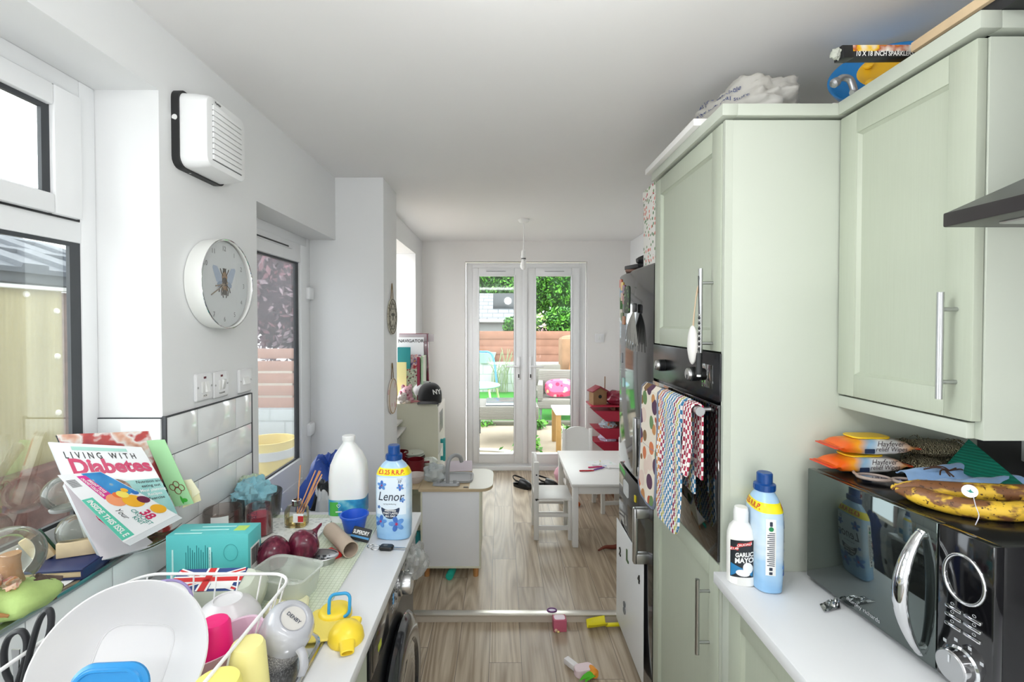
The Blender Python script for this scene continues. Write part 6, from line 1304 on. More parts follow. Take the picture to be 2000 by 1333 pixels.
def plush(name, c, r, mats, label, seed, ears=True, grp=None):
    t = thing(name, label, 'soft toy', c, seed * .4, grp)
    ob('body', MB().blob((0, 0, r), (r * 1.05, r * .9, r), .15, 4, seed, 22), mats[0], t)
    h = ob('head', MB().blob((0, -r * .7, r * 1.75), (r * .72, r * .66, r * .66), .08, 4, seed, 20), mats[0], t)
    ob('ear', MB().blob((-r * .55, -r * .6, r * 2.25), (r * .3, r * .14, r * .42), 0, 1, 0, 12), mats[1], h); ob('ear', MB().blob((r * .55, -r * .6, r * 2.25), (r * .3, r * .14, r * .42), 0, 1, 0, 12), mats[1], h)
    ob('eye', MB().blob((-r * .28, -r * 1.28, r * 1.85), r * .09, 0, 1, 0, 8).blob((r * .28, -r * 1.28, r * 1.85), r * .09, 0, 1, 0, 8), BLACK, h)
    for s in (-1, 1): ob('paw', MB().blob((s * r * .75, -r * .75, r * .35), (r * .36, r * .45, r * .33), 0, 1, 0, 12), mats[0], t)
    return t
PLP = spots('pink_white_plush', '#e9b9c4', ['#b84868', '#f0dfe2', '#d98aa0', '#efd6da'], 45, .95, .4); PLW = mk('cream_white_plush', '#e9e0da', .95, sheen=.4)
plush('soft_toy', (-.72, 3.56, TT), .05, (PLP, PLP), 'pink and white patterned soft toy sitting beside the black cap', 1)
plush('soft_toy', (-.735, 3.488, TT), .034, (PLW, mk('rose_plush', '#d99aa8', .95)), 'small cream white soft toy in front of the pink one on the play kitchen', 2)
single('rose_gold_strap', MB().tube(bez([(-.06, 0, .008), (-.02, -.02, .018), (.03, -.012, .008), (.06, -.02, .008)], 14), .007, 8), mk('rose_gold_leather', '#c9868a', .25, .4), 'rose gold strap lying in front of the black cap', 'strap', (-.605, 3.475, TT), world=False)
single('grey_hat', MB().blob((0, 0, .07), (.1, .06, .07), .1, 4, 4, 28), mk('pale_grey_felt', '#d2d3d4', .9), 'pale grey felt hat behind the black cap', 'hat', (-.585, 3.655, TT), world=False)
def book(w, d, h, mats, label, x, y, rz=0, tilt=0, name='book', cat='book', txt=None, z=TT):
    t = thing(name, label, cat, (x, y, z), rz, 'books and files stacked on the play kitchen')
    A_ = T((0, 0, .5 * d * abs(math.sin(tilt))), (tilt, 0, 0))
    ob('cover', MB().box((-w / 2, -d / 2, 0), (w / 2, -d / 2 + .002, h), M=A_).box((-w / 2, d / 2 - .002, 0), (w / 2, d / 2, h), M=A_).box((-w / 2, -d / 2, 0), (-w / 2 + .002, d / 2, h), M=A_), mats[0], t)
    ob('pages', MB().box((-w / 2 + .002, -d / 2 + .002, .003), (w / 2 - .003, d / 2 - .002, h - .003), M=A_), mats[1], t)
    if txt: ob('lettering', MB().text(txt[0], txt[1], A_ @ Matrix(((1, 0, 0, txt[2]), (0, 0, 1, -d / 2 - .0008), (0, 1, 0, txt[3]), (0, 0, 0, 1))), 0, bold=.02), BLACK, t)
    return t
PG = mk('book_page_block', '#e8e4d8', .8)
mgb = thing('maroon_gift_bag', 'glossy maroon gift bag standing at the back of the play kitchen top', 'bag', (-.685, 3.81, TT))
ob('bag', MB().box((-.14, -.0, 0), (.10, .012, .505), 0, .004).box((.098, -.03, 0), (.106, .012, .5), 0, .003, M=T((0, 0, 0), (0, -.02, 0))), mk('maroon_gloss_film', '#6e1c33', .2, coat=.3), mgb)
ob('clear_window', MB().box((-.14, -.004, .44), (.14, -.001, .5)), clear('clear_gift_film', '#f2eef0', alpha=.6, rough=.1, diff='#e6dfe3'), mgb)
ob('sticker', MB().prism(ell(.018, .018, 18), 0, .001, 0, aim((.07, -.001, .03), (0, -1, 0))), mk('pale_sticker', '#d9d3d6', .4), mgb)
book(.2, .02, .475, (mk('white_book_cover', '#e4e6e8', .3), PG), 'tall white atlas with the word navigator on its cover among the play kitchen books', -.72, 3.775, 0, txt=('NAVIGATOR', .035, .0, .446))
book(.13, .012, .34, (pic('red_blue_cover', [(.35, '#b5303a'), (.5, '#e3d7d2'), (.62, '#5c3f8a'), (.75, '#d9b63c')], 30), PG), 'red and purple picture book in front of the white atlas', -.70, 3.74)
book(.022, .15, .33, (mk('crimson_cover', '#8f2340', .4), PG), 'slim crimson book standing spine out between the picture book and the green one', -.635, 3.69)
book(.018, .15, .335, (mk('pale_mint_cover', '#a9c7a4', .5), PG), 'slim pale mint book standing spine out next to the maroon bag', -.608, 3.69)
book(.12, .014, .235, (spots('floral_notebook_print', '#a8b8a4', ['#7c3040', '#5d6f5c', '#c4cbb8', '#6a4a4a', '#8ea08c'], 60, .6, .42), PG), 'grey green floral notebook in front of the picture book', -.71, 3.655)
book(.10, .016, .2, (mk('teal_folder', '#147f84', .4), PG), 'teal folder standing high at the left of the play kitchen books', -.765, 3.715, z=TT + .2, name='folder', cat='folder')
single('folder_rest', MB().box((-.05, -.02, 0), (.05, .02, .199), 0, .003), mk('dark_olive_box', '#4c4a3c', .7), 'dark narrow box under the teal folder', 'box', (-.765, 3.715, TT), world=False)
book(.085, .01, .29, (mk('pale_yellow_cover', '#e3dc9c', .5), PG), 'pale yellow notebook at the far left of the play kitchen books', -.77, 3.62)
# white children's table and chairs
tbl = thing('kids_table', 'small white children\'s table with pens scattered on it beside the fridge', 'table', (.752, 3.68, FZ))
tw_, td_ = .54, .86
ob('table_top', MB().box((-tw_ / 2, -td_ / 2, .425), (tw_ / 2, td_ / 2, .445), 0, .004), WPAINT, tbl)
ob('apron', MB().box((-.25, -.41, .37), (.25, -.395, .425), 0, .001).box((-.25, .395, .37), (.25, .41, .425), 0, .001).box((-.25, -.395, .37), (-.235, .395, .425), 0, .001).box((.235, -.395, .37), (.25, .395, .425), 0, .001), WPAINT, tbl)
for sx in (-1, 1):
    for sy in (-1, 1): ob('leg', MB().box((sx * .262, sy * .42, 0), (sx * .222, sy * .38, .425), 0, .003), WPAINT, tbl)
def chair(loc, rz, label):
    t = thing('kids_chair', label, 'chair', loc, rz, 'white children\'s chairs')
    ob('seat', MB().box((-.14, -.135, .285), (.14, .135, .303), 0, .004), WPAINT, t)
    for x in (-.125, .125):
        ob('leg', MB().box((x - .015, -.135, 0), (x + .015, -.105, .285), 0, .002), WPAINT, t)
        b_ = ob('back_post', MB().box((x - .015, .105, 0), (x + .015, .14, .56), 0, .003), WPAINT, t)
        ob('screw_cap', MB().cyl((x - math.copysign(.0145, x) * 0 + math.copysign(.0152, x), .122, .47), (x + math.copysign(.0162, x), .122, .47), .006, 10).cyl((x + math.copysign(.0152, x), .122, .29), (x + math.copysign(.0162, x), .122, .29), .006, 10), GASK, b_)
        ob('side_rail', MB().box((x - .008, -.105, .07), (x + .008, .105, .1), 0, .001).box((x - .008, -.105, .165), (x + .008, .105, .185), 0, .001), WPAINT, t)
    ob('backrest', MB().prism([(-.11, .33), (.11, .33), (.11, .53)] + [(.11 * math.cos(a), .53 + .05 * math.sin(a)) for a in [PI * i / 12 for i in range(1, 12)]] + [(-.11, .53)], -.13, -.115, 0, Matrix(((1, 0, 0, 0), (0, 0, -1, 0), (0, 1, 0, 0), (0, 0, 0, 1)))), WPAINT, t)
    return t
chair((.37, 3.51, FZ), PI / 2, 'white children\'s chair drawn up to the near left side of the small table')
chair((.71, 4.33, FZ), 0, 'white children\'s chair with a curved back behind the far side of the small table')
chair((.93, 3.98, FZ), -PI / 2 + .1, 'white children\'s chair tucked under the right side of the small table')
TBZ = FZ + .4455
pcols = [('pink', '#e0457f'), ('yellow', '#e8d62a'), ('purple', '#7b3a9c'), ('green', '#3c9a55'), ('white', '#eeeeee'), ('blue', '#4a7fd0'), ('red', '#c7323c')]
for k, (nme, c) in enumerate(pcols):
    a = [.2, 1.3, .6, 2.2, 3.0, -.4, .05][k]; x, y = [(.71, 3.62), (.77, 3.72), (.735, 3.58), (.79, 3.63), (.86, 3.6), (.75, 3.66), (.63, 3.53)][k]
    pn_ = thing('felt_pen', '%s felt pen lying on the white children\'s table' % nme, 'pen', (x, y, TBZ), a, 'felt pens on the children\'s table')
    ob('barrel', MB().cyl((-.05, 0, .006), (.03, 0, .006), .0055, 10), mk('pen_barrel_white', '#e9e9ea', .4) if k % 2 else mk('pen_' + nme, c, .4), pn_); ob('pen_cap', MB().cyl((.03, 0, .006), (.06, 0, .006), .006, 10, 0, .004), mk('pen_' + nme, c, .4), pn_)
single('drawing_paper', MB().box((-.1, -.07, 0), (.1, .07, .0008)), pic('childs_drawing', [(.3, '#e7ebee'), (.58, '#eef0f1'), (.66, '#d7e6d2'), (.75, '#c9dcee')], 20, .6), 'sheet of paper with faint drawings under the felt pens', 'paper', (.79, 3.74, TBZ - .0004), .3, world=False)
# clogs
def clog(loc, rz, label):
    t = thing('clog', label, 'shoe', loc, rz, 'pair of black clogs')
    out = lambda x: .032 + .016 * math.sin((x + .1) / .2 * PI * .8 + .5)
    n = 22; rs = []
    def sec(x, z0, z1, k): return [Vector((x, y, z)) for y, z in ((-out(x) * k, z0), (-out(x) * k, z1), (out(x) * k, z1), (out(x) * k, z0))]
    xs = [-.105 + .21 * i / n for i in range(n + 1)]; kk = lambda x: max(.25, (1 - abs((x) / .107) ** 5)) ** .5
    ob('sole', MB().rings([sec(x, .0 if abs(x) < .09 else .008, .026, kk(x) * 1.04) for x in xs]), BLACK, t)
    up = MB(); rs = []
    for i in range(15):
        x = -.02 + .125 * i / 14; h = .026 + .055 * max(0, 1 - ((x + .01) / .118) ** 2) ** .6; w = out(x) * kk(x)
        rs.append([Vector((x, w * math.cos(a), .02 + (h - .02) * math.sin(a))) for a in [PI * j / 14 for j in range(15)]])
    up.rings(rs, closed=False, cap0=False, cap1=False)
    for x in (.02, .045, .07):
        for y in (-.018, 0, .018): up.lathe([(.0045, -.002), (.0045, .001), (0, .001)], 8, 1, T((x, y, .026 + .055 * max(0, 1 - ((x + .01) / .118) ** 2) ** .6 - .004 - abs(y) * .15)))
    ob('upper', up, [BLACK, mk('dark_hole', '#050505', .8)], t)
    ob('rim', MB().grid(lambda u, v: Vector((-.1 + .09 * u, (1 if v < .5 else -1) * out(-.1 + .09 * u) * kk(-.1 + .09 * u), .024 + .03 * u)), 8, 1).tube(bez([(-.015, .044, .06), (-.06, .046, .066), (-.108, .02, .08), (-.112, 0, .083), (-.108, -.02, .08), (-.06, -.046, .066), (-.015, -.044, .06)], 24), .007, 8, sq=(.5, 1.2)), BLACK, t)
    return t
a_ = P(1021, 952, Z=FZ); clog((a_.x, a_.y, FZ), -.75, 'black rubber clog, left one of the pair by the garden doors')
a_ = P(1071, 952, Z=FZ); clog((a_.x, a_.y, FZ), -.6, 'black rubber clog, right one of the pair behind the white chair')
plush('soft_toy', (.58, 4.62, FZ), .075, (mk('soft_pink_plush', '#e9b0bd', .95, sheen=.4), PLP), 'pink soft toy lying on the floor by the garden doors', 3)
# toy shelf with red trays
ts_ = thing('toy_shelf', 'tall toy storage shelf with sloping dark red trays in the far right corner', 'shelf', (1.06, 4.66, FZ))
RTR = mk('dark_red_tray', '#a81f38', .4)
ob('upright', MB().box((.02, -.03, 0), (.05, .2, .742), 0, .003).box((.05, .17, 0), (.27, .2, .742), 0, .003), mk('brown_shelf_board', '#8a6248', .6, var=.1), ts_)
ob('side_board', MB().prism(rrect(.115, .735, .02, cx=.19, cy=.3675), .0, .018, 0, Matrix(((1, 0, 0, 0), (0, 0, -1, -.12), (0, 1, 0, 0), (0, 0, 0, 1))), bev=.002), mk('honey_beech_board', '#c39a68', .5, var=.08, vs=12), ts_)
def tray(z):
    q = [Vector((-.17, 0, z + .10)), Vector((.09, 0, z + .10)), Vector((.09, 0, z)), Vector((-.05, 0, z))]
    m = MB().rings([[p + Vector((0, -.08, 0)) for p in q], [p + Vector((0, .16, 0)) for p in q]])
    return ob('tray', m, RTR, ts_)
for z in (.30, .43, .60): tray(z)
ob('top_board', MB().box((-.2, -.1, .742), (.2, .19, .756), 0, .003), RTR, ts_)
bh = thing('toy_birdhouse', 'little wooden birdhouse with a red roof on top of the toy shelf', 'birdhouse', (.945, 4.66, FZ + .756), .25)
ob('house', MB().prism([(-.07, 0), (.07, 0), (.07, .13), (0, .17), (-.07, .13)], -.05, .05, 0, Matrix(((1, 0, 0, 0), (0, 0, -1, 0), (0, 1, 0, 0), (0, 0, 0, 1)))), mk('brown_birdhouse_wood', '#8f6a48', .7, var=.2, vs=25), bh)
ob('roof', MB().box((-.1, -.065, -.008), (0.005, .065, .004), 0, .002, M=T((0, 0, .178), (0, .0, 0)) @ T((0, 0, 0), (0, -.5, 0))).box((-.005, -.065, -.008), (.1, .065, .004), 0, .002, M=T((0, 0, .178), (0, .5, 0))), mk('dark_red_roof', '#8c2233', .5), bh)
ob('entrance', MB().cyl((0, -.051, .08), (0, -.049, .08), .018), mk('dark_hole', '#050505', .8), bh)
ob('pole', MB().cyl((.075, .0, .1), (.075, .0, .27), .005, 8), mk('brown_birdhouse_wood', '#8f6a48', .7), bh)
single('maroon_shiny_bag', bag((0, 0, 0), (.125, .1, .075), 13, .25, 44, .8), mk('maroon_satin_bag', '#7d1f34', .2, var=.3, vs=14), 'shiny maroon bag lying on the toy shelf right of the birdhouse', 'bag', (1.135, 4.66, FZ + .757), world=False)
for k, (z, c, l) in enumerate(((.43 + .09, '#a9b6c0', 'pile of blue grey small toys in the middle red tray'), (.30 + .09, '#c9c3da', 'pale lilac cloth in the lowest red tray'), (.92 - .09 - .0, '#b98a6a', 'brown small toy in the top red tray'))):
    if k == 2: continue
    single('toy_pile', MB().blob((0, 0, .03), (.08, .07, .055), .4, 7, k + 2, 28), spots('toy_mix_%d' % k, c, [c, '#8a5a4a', '#d9d3cc', '#b5785a'] if k == 0 else [c, '#d6d2e2', c], 40, .7), l, 'toys', (1.04, 4.66, FZ + z), world=False)
single('red_storage_box', MB().box((-.14, -.1, 0), (.14, .1, .13), 0, .008), mk('pink_red_plastic', '#d0304f', .4), 'pinkish red storage box on the floor behind the small table', 'box', (.87, 4.56, FZ), world=False)
kb = thing('wooden_crate', 'brown wooden crate with a white panel on the floor beyond the table', 'crate', (1.12, 4.2, FZ))
ob('crate', MB().box((-.13, -.12, 0), (.13, .12, .2), 0, .004), mk('brown_shelf_board', '#8a6248', .6), kb); ob('panel', MB().box((-.125, -.128, .05), (-.01, -.119, .19), 0, .002), WLAM, kb)
# light and switch
pd = thing('pendant_light', 'white pendant lamp holder on a cord from the dining ceiling without a shade', 'lamp', (.18, 3.92, CZ))
ob('ceiling_rose', MB().lathe([(.048, 0), (.048, -.008), (.036, -.022), (.01, -.028), (0, -.028)], 32), WHITE, pd)
ob('cord', MB().cyl((0, 0, -.025), (0, 0, -.25), .0035, 8), WHITE, pd)
ob('lamp_holder', MB().lathe([(.006, -.245), (.016, -.255), (.019, -.28), (.019, -.3), (.022, -.302), (.022, -.312), (.018, -.314), (.018, -.335)], 28), WHITE, pd)
ob('holder_ring', MB().lathe([(.0195, -.318), (.0195, -.326)], 24), GASK, pd)
ob('bulb', MB().lathe([(.014, -.335), (.02, -.35), (.028, -.375), (.026, -.395), (.014, -.41), (0, -.413)], 28), mk('frosted_bulb', '#f2f2f0', .3), pd)
ls = thing('wall_switch', 'square white light switch on the back wall right of the garden doors', 'switch', (1.02, BY, 1.435), 0)
ob('plate', MB().box((-.045, -.011, -.045), (.045, 0, .045), 0, .003), mk('white_switch_plate', '#e6e6e7', .3), ls); ob('rocker', MB().box((-.012, -.016, -.018), (.012, -.01, .018), 0, .002), WHITE, ls)
# ---- floor toys
a_ = P(1078, 1194, Z=FZ)
pr = thing('purple_ring', 'small oval disc with a purple rim lying on the raised floor near the step', 'toy', (a_.x, a_.y, FZ))
ob('rim', MB().tube([(.024 * math.cos(a), .017 * math.sin(a), .004) for a in [2 * PI * i / 30 for i in range(30)]], .004, 8, closed=True), mk('purple_plastic', '#6a2f74', .4), pr); ob('centre', MB().prism(ell(.022, .015, 24), .0005, .004), mk('pale_lilac_plastic', '#e9def0', .4), pr)
a_ = P(1094, 1236, Z=0)
bx_ = thing('pink_toy_box', 'small pink toy carton with a pale top standing on the floor against the step', 'toy', (a_.x, a_.y + .018, 0), .05)
ob('carton', MB().box((-.034, -.018, 0), (.034, .035, .062), 0, .003), mk('rose_pink_card', '#c8637c', .5), bx_); ob('pale_top', MB().prism(rrect(.056, .04, .012, cx=0, cy=.008), .0622, .0635), mk('pale_pink_plastic', '#f0dbe6', .4), bx_)
ob('flower', MB().blob((-.022, -.02, .012), (.009, .004, .008), .3, 6, 2, 12).blob((-.01, -.021, .005), (.007, .004, .005), .3, 6, 3, 12, 1), [mk('pale_peach_plastic', '#eec5ac', .4), mk('soft_yellow_plastic', '#eedb8a', .4)], bx_)
a_ = P(1168, 1231, Z=0)
sd_ = thing('toy_spade', 'yellow plastic toy spade lying on the floor next to the step by the fridge', 'spade', (a_.x, a_.y + .01, 0), .06)
def bl_(u, v): return Vector((-.055 + .1 * u, (-.033 + .066 * v) * (1 - .25 * (1 - u) ** 3), .006 + .03 * (2 * abs(v - .5)) ** 2.2 + .012 * u))
ob('blade', MB().grid(bl_, 14, 14, 0, -.003), mk('acid_yellow_plastic', '#ece01a', .3), sd_)
ob('handle', MB().box((.04, -.011, .012), (.17, .011, .024), 0, .004).prism(rrect(.045, .06, .018, cx=.185), .012, .024, 0, None, bev=.003), mk('acid_yellow_plastic', '#ece01a', .3), sd_)
a_ = P(1137, 1318, Z=0)
pg_ = thing('pink_toy_camera', 'pale pink and white wooden toy hairdryer lying on the kitchen floor', 'toy', (a_.x, a_.y, 0), -.1)
ob('body', MB().prism(rrect(.09, .052, .022, cx=.008), 0, .034, 0, T((0, 0, 0), (0, 0, .35)), bev=.003), mk('pale_pink_wood', '#ecd6da', .5), pg_)
ob('handle', MB().box((-.0145, 0, .004), (.0145, .075, .03), 0, .003, M=T((-.02, .01, 0), (0, 0, .75))), mk('whitish_wood', '#f0eceb', .5), pg_)
a_ = P(1150, 1333, Z=0)
fl__ = thing('toy_carrot', 'orange toy carrot with bright green felt leaves at the bottom edge of the floor', 'toy', (a_.x + .045, a_.y - .02, 0), .4)
ob('root', MB().loft([(0, .006, .006, 2), (.03, .017, .017, 2), (.06, .021, .021, 2), (.075, .012, .012, 2)], 20, 0, aim((.0, .03, .021), (-.1, -1, 0)) @ T((0, 0, -.075))), mk('orange_felt', '#ef9c35', .8), fl__)
lv_ = MB()
for k, (a, L) in enumerate(((2.6, .07), (3.0, .085), (3.5, .07))): lv_.grid(lambda u, v, a=a, L=L: Vector((.0 + L * u * math.cos(a) - (v - .5) * .026 * math.sin(PI * u) * math.sin(a), .03 + L * u * math.sin(a) * .5 + (v - .5) * .026 * math.sin(PI * u) * math.cos(a), .02 + .016 * math.sin(PI * u))), 8, 4, 0, .002)
ob('leaves', lv_, mk('bright_green_felt', '#55c226', .8), fl__)
a_ = P(1190, 1075, Z=FZ)
single('brown_toy_stick', MB().tube(bez([(-.08, -.03, .012), (-.03, .0, .02), (.03, .01, .016), (.09, .04, .014)], 14), [.006, .007, .008, .01, .011, .012, .013, .014, .014, .015, .015, .016, .016][:13], 10), mk('reddish_brown_plastic', '#7d3a2a', .5), 'reddish brown toy branch on the floor half behind the freezer', 'toy', (a_.x, a_.y, FZ), world=False)
a_ = P(1129, 990, Z=FZ)
single('orange_toy_ball', MB().blob((0, 0, .02), (.02, .026, .02), .1, 4, 3, 16), mk('burnt_orange_plastic', '#c9622a', .4), 'small orange toy lying on the floor under the small table', 'toy', (a_.x, a_.y, FZ), world=False)
# ================================================================ garden beyond the glass
GZ = -.06
struct('ground', MB().box((-9, 5.22, GZ - .1), (9, 30, GZ)), mk('pale_patio_slab', '#978b79', .9, var=.2, vs=3, bump=.3, bs=20))
struct('ground_side', MB().box((-9, -2.4, GZ - .1), (-1.31, 5.22, GZ)), mk('grey_yard_concrete', '#a29c93', .9, var=.15, vs=3))
gm_ = NT('artificial_grass'); _n = gm_.n('TexNoise', {'Vector': gm_.co(), 'Scale': 90.0, 'Detail': 3.0}); gm_.p(Base_Color=gm_.mix(_n.outputs[0], lin('#22701e'), lin('#479a35')), Roughness=.9).bump(_n.outputs[0], .8, .02)
tu = single('artificial_lawn', MB().box((-3, 7.75, GZ + .0005), (3, 11.1, GZ + .03), 0, .004), gm_.mat, 'bright green artificial lawn in front of the white garden wall', 'lawn'); tu['kind'] = 'stuff'
single('lawn_edging', MB().box((-3, 7.6, GZ), (3, 7.745, GZ + .06), 0, .006), mk('dark_sleeper_edge', '#5b5a4e', .9, var=.25, vs=12), 'dark timber edging along the near side of the artificial lawn', 'edging')
BLK = NT('white_painted_block'); _b = BLK.n('TexBrick', {'Vector': BLK.co((1, 1, 1), 'Object', (PI / 2, 0, 0)), 'Color1': lin('#c4cac9'), 'Color2': lin('#bbc2c0'), 'Mortar': lin('#a3aaa8'), 'Scale': 1.0, 'Mortar Size': .012, 'Brick Width': .44, 'Row Height': .22}); BLK.p(Base_Color=_b.outputs[0], Roughness=.85)
gw = single('garden_wall', MB().box((-3, 11.15, GZ), (3, 11.62, .64), 0, .004), BLK.mat, 'low white painted block wall at the end of the lawn', 'wall')
BRD = mk('red_brown_fence_board', '#8f6857', .85, var=.25, vs=5, bump=.3, bs=40)
gf = thing('board_fence', 'red brown horizontal board fence standing on the white garden wall', 'fence', (0, 11.52, .642))
for k in range(4): ob('board', MB().box((-3, -.02 - .016 * (k % 2), .0 + .185 * k), (3, .01 - .016 * (k % 2), .19 + .185 * k), 0, .004), BRD, gf)
for x in (-2.6, -1.2, .2, 1.05, 2.6): ob('post', MB().box((x - .05, .012, 0), (x + .05, .09, .74), 0, .004), BRD, gf)
# neighbour's outbuilding
nbh = thing('outbuilding', 'grey roofed neighbouring outbuilding beyond the garden fence', 'building', (-1.3, 13.2, GZ))
ob('wall', MB().box((-2.5, 0, 0), (2.0, 2.4, 1.75)), mk('grey_rendered_wall', '#8d9090', .9, var=.1), nbh)
RFS = NT('grey_slate_roof'); _b = RFS.n('TexBrick', {'Vector': RFS.co((1, 1, 1), 'Object', (PI / 2, 0, 0)), 'Color1': lin('#868a8e'), 'Color2': lin('#777b80'), 'Mortar': lin('#55595d'), 'Scale': 1.0, 'Mortar Size': .012, 'Brick Width': .3, 'Row Height': .12}); RFS.p(Base_Color=_b.outputs[0], Roughness=.7)
ob('roof', MB().rings([[Vector(p) for p in ((-2.6, -.15, 1.7), (2.1, -.15, 1.7), (2.1, -.15, 1.78), (-2.6, -.15, 1.78))], [Vector(p) for p in ((-2.6, 1.9, 2.5), (2.1, 1.9, 2.5), (2.1, 1.9, 2.58), (-2.6, 1.9, 2.58))]]), RFS.mat, nbh)
ob('gutter', MB().cyl((-2.6, -.18, 1.7), (2.1, -.18, 1.7), .05, 12), mk('pale_grey_gutter', '#b7bbbd', .4), nbh)
ob('window', MB().box((1.05, .55, 2.0), (1.75, .62, 2.5), 0, .01), mk('dark_shed_window', '#3b3f42', .2), nbh)
# hedges and plants
LEAFS = [mk('leaf_bright', '#5c9a30', .6, var=.3), mk('leaf_mid', '#3c7426', .6, var=.3), mk('leaf_dark', '#234c1b', .6, var=.3)]
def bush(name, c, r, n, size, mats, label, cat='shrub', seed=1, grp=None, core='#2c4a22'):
    c = Vector(c); t = thing(name, label, cat, (c.x, c.y, c.z - r[2]), 0, grp)
    def ins(R):
        d = Vector((R.gauss(0, 1), R.gauss(0, 1), R.gauss(0, 1))).normalized(); k = R.uniform(.78, 1.05) + .12 * noise.noise(d * 3); return (d.x * r[0] * k, d.y * r[1] * k, r[2] + d.z * r[2] * k)
    ob('foliage', MB().leaves(n, ins, size, 0, seed, len(mats)), mats, t, sharp=180)
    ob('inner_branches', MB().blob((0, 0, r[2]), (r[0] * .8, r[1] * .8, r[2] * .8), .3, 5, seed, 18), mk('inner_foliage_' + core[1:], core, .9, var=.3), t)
    if c.z - r[2] > .2: ob('stem', MB().cyl((0, 0, GZ - (c.z - r[2])), (0, 0, r[2]), .05, 10, 0, .03), mk('brown_bark', '#5f4a3a', .9), t)
    return t
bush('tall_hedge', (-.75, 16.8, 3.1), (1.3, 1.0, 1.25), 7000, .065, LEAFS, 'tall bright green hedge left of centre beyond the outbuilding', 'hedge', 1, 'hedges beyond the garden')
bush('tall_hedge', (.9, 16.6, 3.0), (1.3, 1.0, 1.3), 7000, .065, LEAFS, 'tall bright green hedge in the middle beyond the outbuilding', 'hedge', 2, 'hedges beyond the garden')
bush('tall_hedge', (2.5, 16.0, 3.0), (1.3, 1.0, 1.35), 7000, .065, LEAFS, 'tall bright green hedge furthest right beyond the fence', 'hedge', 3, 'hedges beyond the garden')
bush('round_shrub', (1.5, 12.0, 1.62), (.42, .35, .36), 1500, .06, LEAFS, 'rounded bright green shrub above the right end of the fence', 'shrub', 4)
bush('climbing_plant', (.2, 11.82, 1.5), (.18, .14, .24), 300, .05, LEAFS, 'small yellow green climber growing over the fence', 'plant', 5)
bush('leafy_plant', (.93, 12.1, 1.5), (.38, .25, .28), 500, .06, [mk('leaf_pale', '#a9b877', .6, var=.3), LEAFS[0], mk('petal_pale_pink', '#d9b4c0', .6)], 'pale flowering plant behind the fence left of the round shrub', 'plant', 6)
# stone pillar
single('stone_pillar', MB().box((1.25, 9.9, GZ), (1.95, 10.5, 1.27), 0, .05).blob((1.6, 10.2, 1.25), (.32, .28, .09), .2, 4, 2, 24), mk('tan_weathered_stone', '#8c6d55', .95, var=.3, vs=6, bump=.8, bs=14), 'rough tan stone pillar at the right end of the garden fence', 'pillar')
single('leaning_timber', MB().box((-.1, -.03, 0), (.1, .03, .85), 0, .01, M=T((0, 0, 0), (0, .18, 0))), mk('brown_timber', '#93694a', .9, var=.2, vs=10), 'short brown timber leaning on the stone pillar', 'timber', (1.35, 9.75, GZ), world=False)
# rattan furniture
RAT = NT('grey_rattan'); _w = RAT.n('TexWave', {'Vector': RAT.co((1, 1, 1)), 'Scale': 26.0, 'Distortion': 1.0}, bands_direction='Z'); RAT.p(Base_Color=RAT.mix(_w.outputs[1], lin('#66635e'), lin('#969289')), Roughness=.8).bump(_w.outputs[1], .6, .01); RAT = RAT.mat
rt = thing('rattan_table', 'grey rattan garden table with a dark top left of the doors centre', 'table', (.0, 6.75, GZ))
ob('top', MB().box((-.36, -.36, .34), (.5, .36, .52), 0, .015), RAT, rt); ob('table_glass', MB().box((-.22, -.3, .521), (.46, .33, .535), 0, .004), mk('dark_grey_glass_top', '#5d6166', .15), rt)
for x in (-.33, .46):
    for y in (-.33, .33): ob('leg', MB().cyl((x, y, 0), (x, y, .36), .016, 10), mk('grey_metal_leg', '#77777a', .5, .4), rt)
def rchair(loc, rz, label):
    t = thing('rattan_chair', label, 'chair', loc, rz, 'grey rattan garden seats')
    ob('seat', MB().box((-.36, -.34, .2), (.36, .34, .36), 0, .02), RAT, t); ob('backrest', MB().box((-.36, .26, .36), (.36, .36, .8), 0, .03, M=T((0, 0, 0), (-.05, 0, 0))), RAT, t)
    for x in (-1, 1): ob('armrest', MB().box((x * .36, -.34, .3), (x * .27, .34, .6), 0, .02), RAT, t)
    for x in (-.31, .31):
        for y in (-.29, .29): ob('leg', MB().cyl((x, y, 0), (x, y, .2), .018, 10), mk('grey_metal_leg', '#77777a', .5, .4), t)
    return t
rchair((.98, 8.12, GZ + .031), -.1, 'grey rattan armchair holding the pink cushion beyond the right door')
rchair((.86, 9.25, GZ + .031), .1, 'grey rattan armchair further back by the white garden wall')
cu = MB().loft([(0, .2, .14, 4), (.05, .25, .19, 3), (.1, .2, .14, 4)], 32)
single('pink_cushion', MB().loft([(-.07, .18, .1, 4), (0, .25, .16, 3), (.07, .18, .1, 4)], 36, 0, aim((0, 0, .16), (-.1, -.9, .45))), spots('pink_floral_fabric', '#d65c7c', ['#e8b4b0', '#c02f54', '#e2cf9c', '#dd8496'], 12, .9, .4), 'bright pink flowered cushion on the nearer rattan armchair', 'cushion', (.98, 8.02, GZ + .392), world=False)
pt_ = thing('garden_side_table', 'white topped wooden outdoor children\'s table close to the right door', 'table', (.91, 6.35, GZ))
ob('top', MB().box((-.22, -.3, .47), (.3, .3, .5), 0, .006), mk('weathered_white_top', '#c3c5c3', .6), pt_)
for x in (-.18, .25):
    for y in (-.26, .26): ob('leg', MB().box((x - .03, y - .03, 0), (x + .03, y + .03, .47), 0, .004), mk('golden_pine_leg', '#9c7742', .7, var=.15, vs=20), pt_)
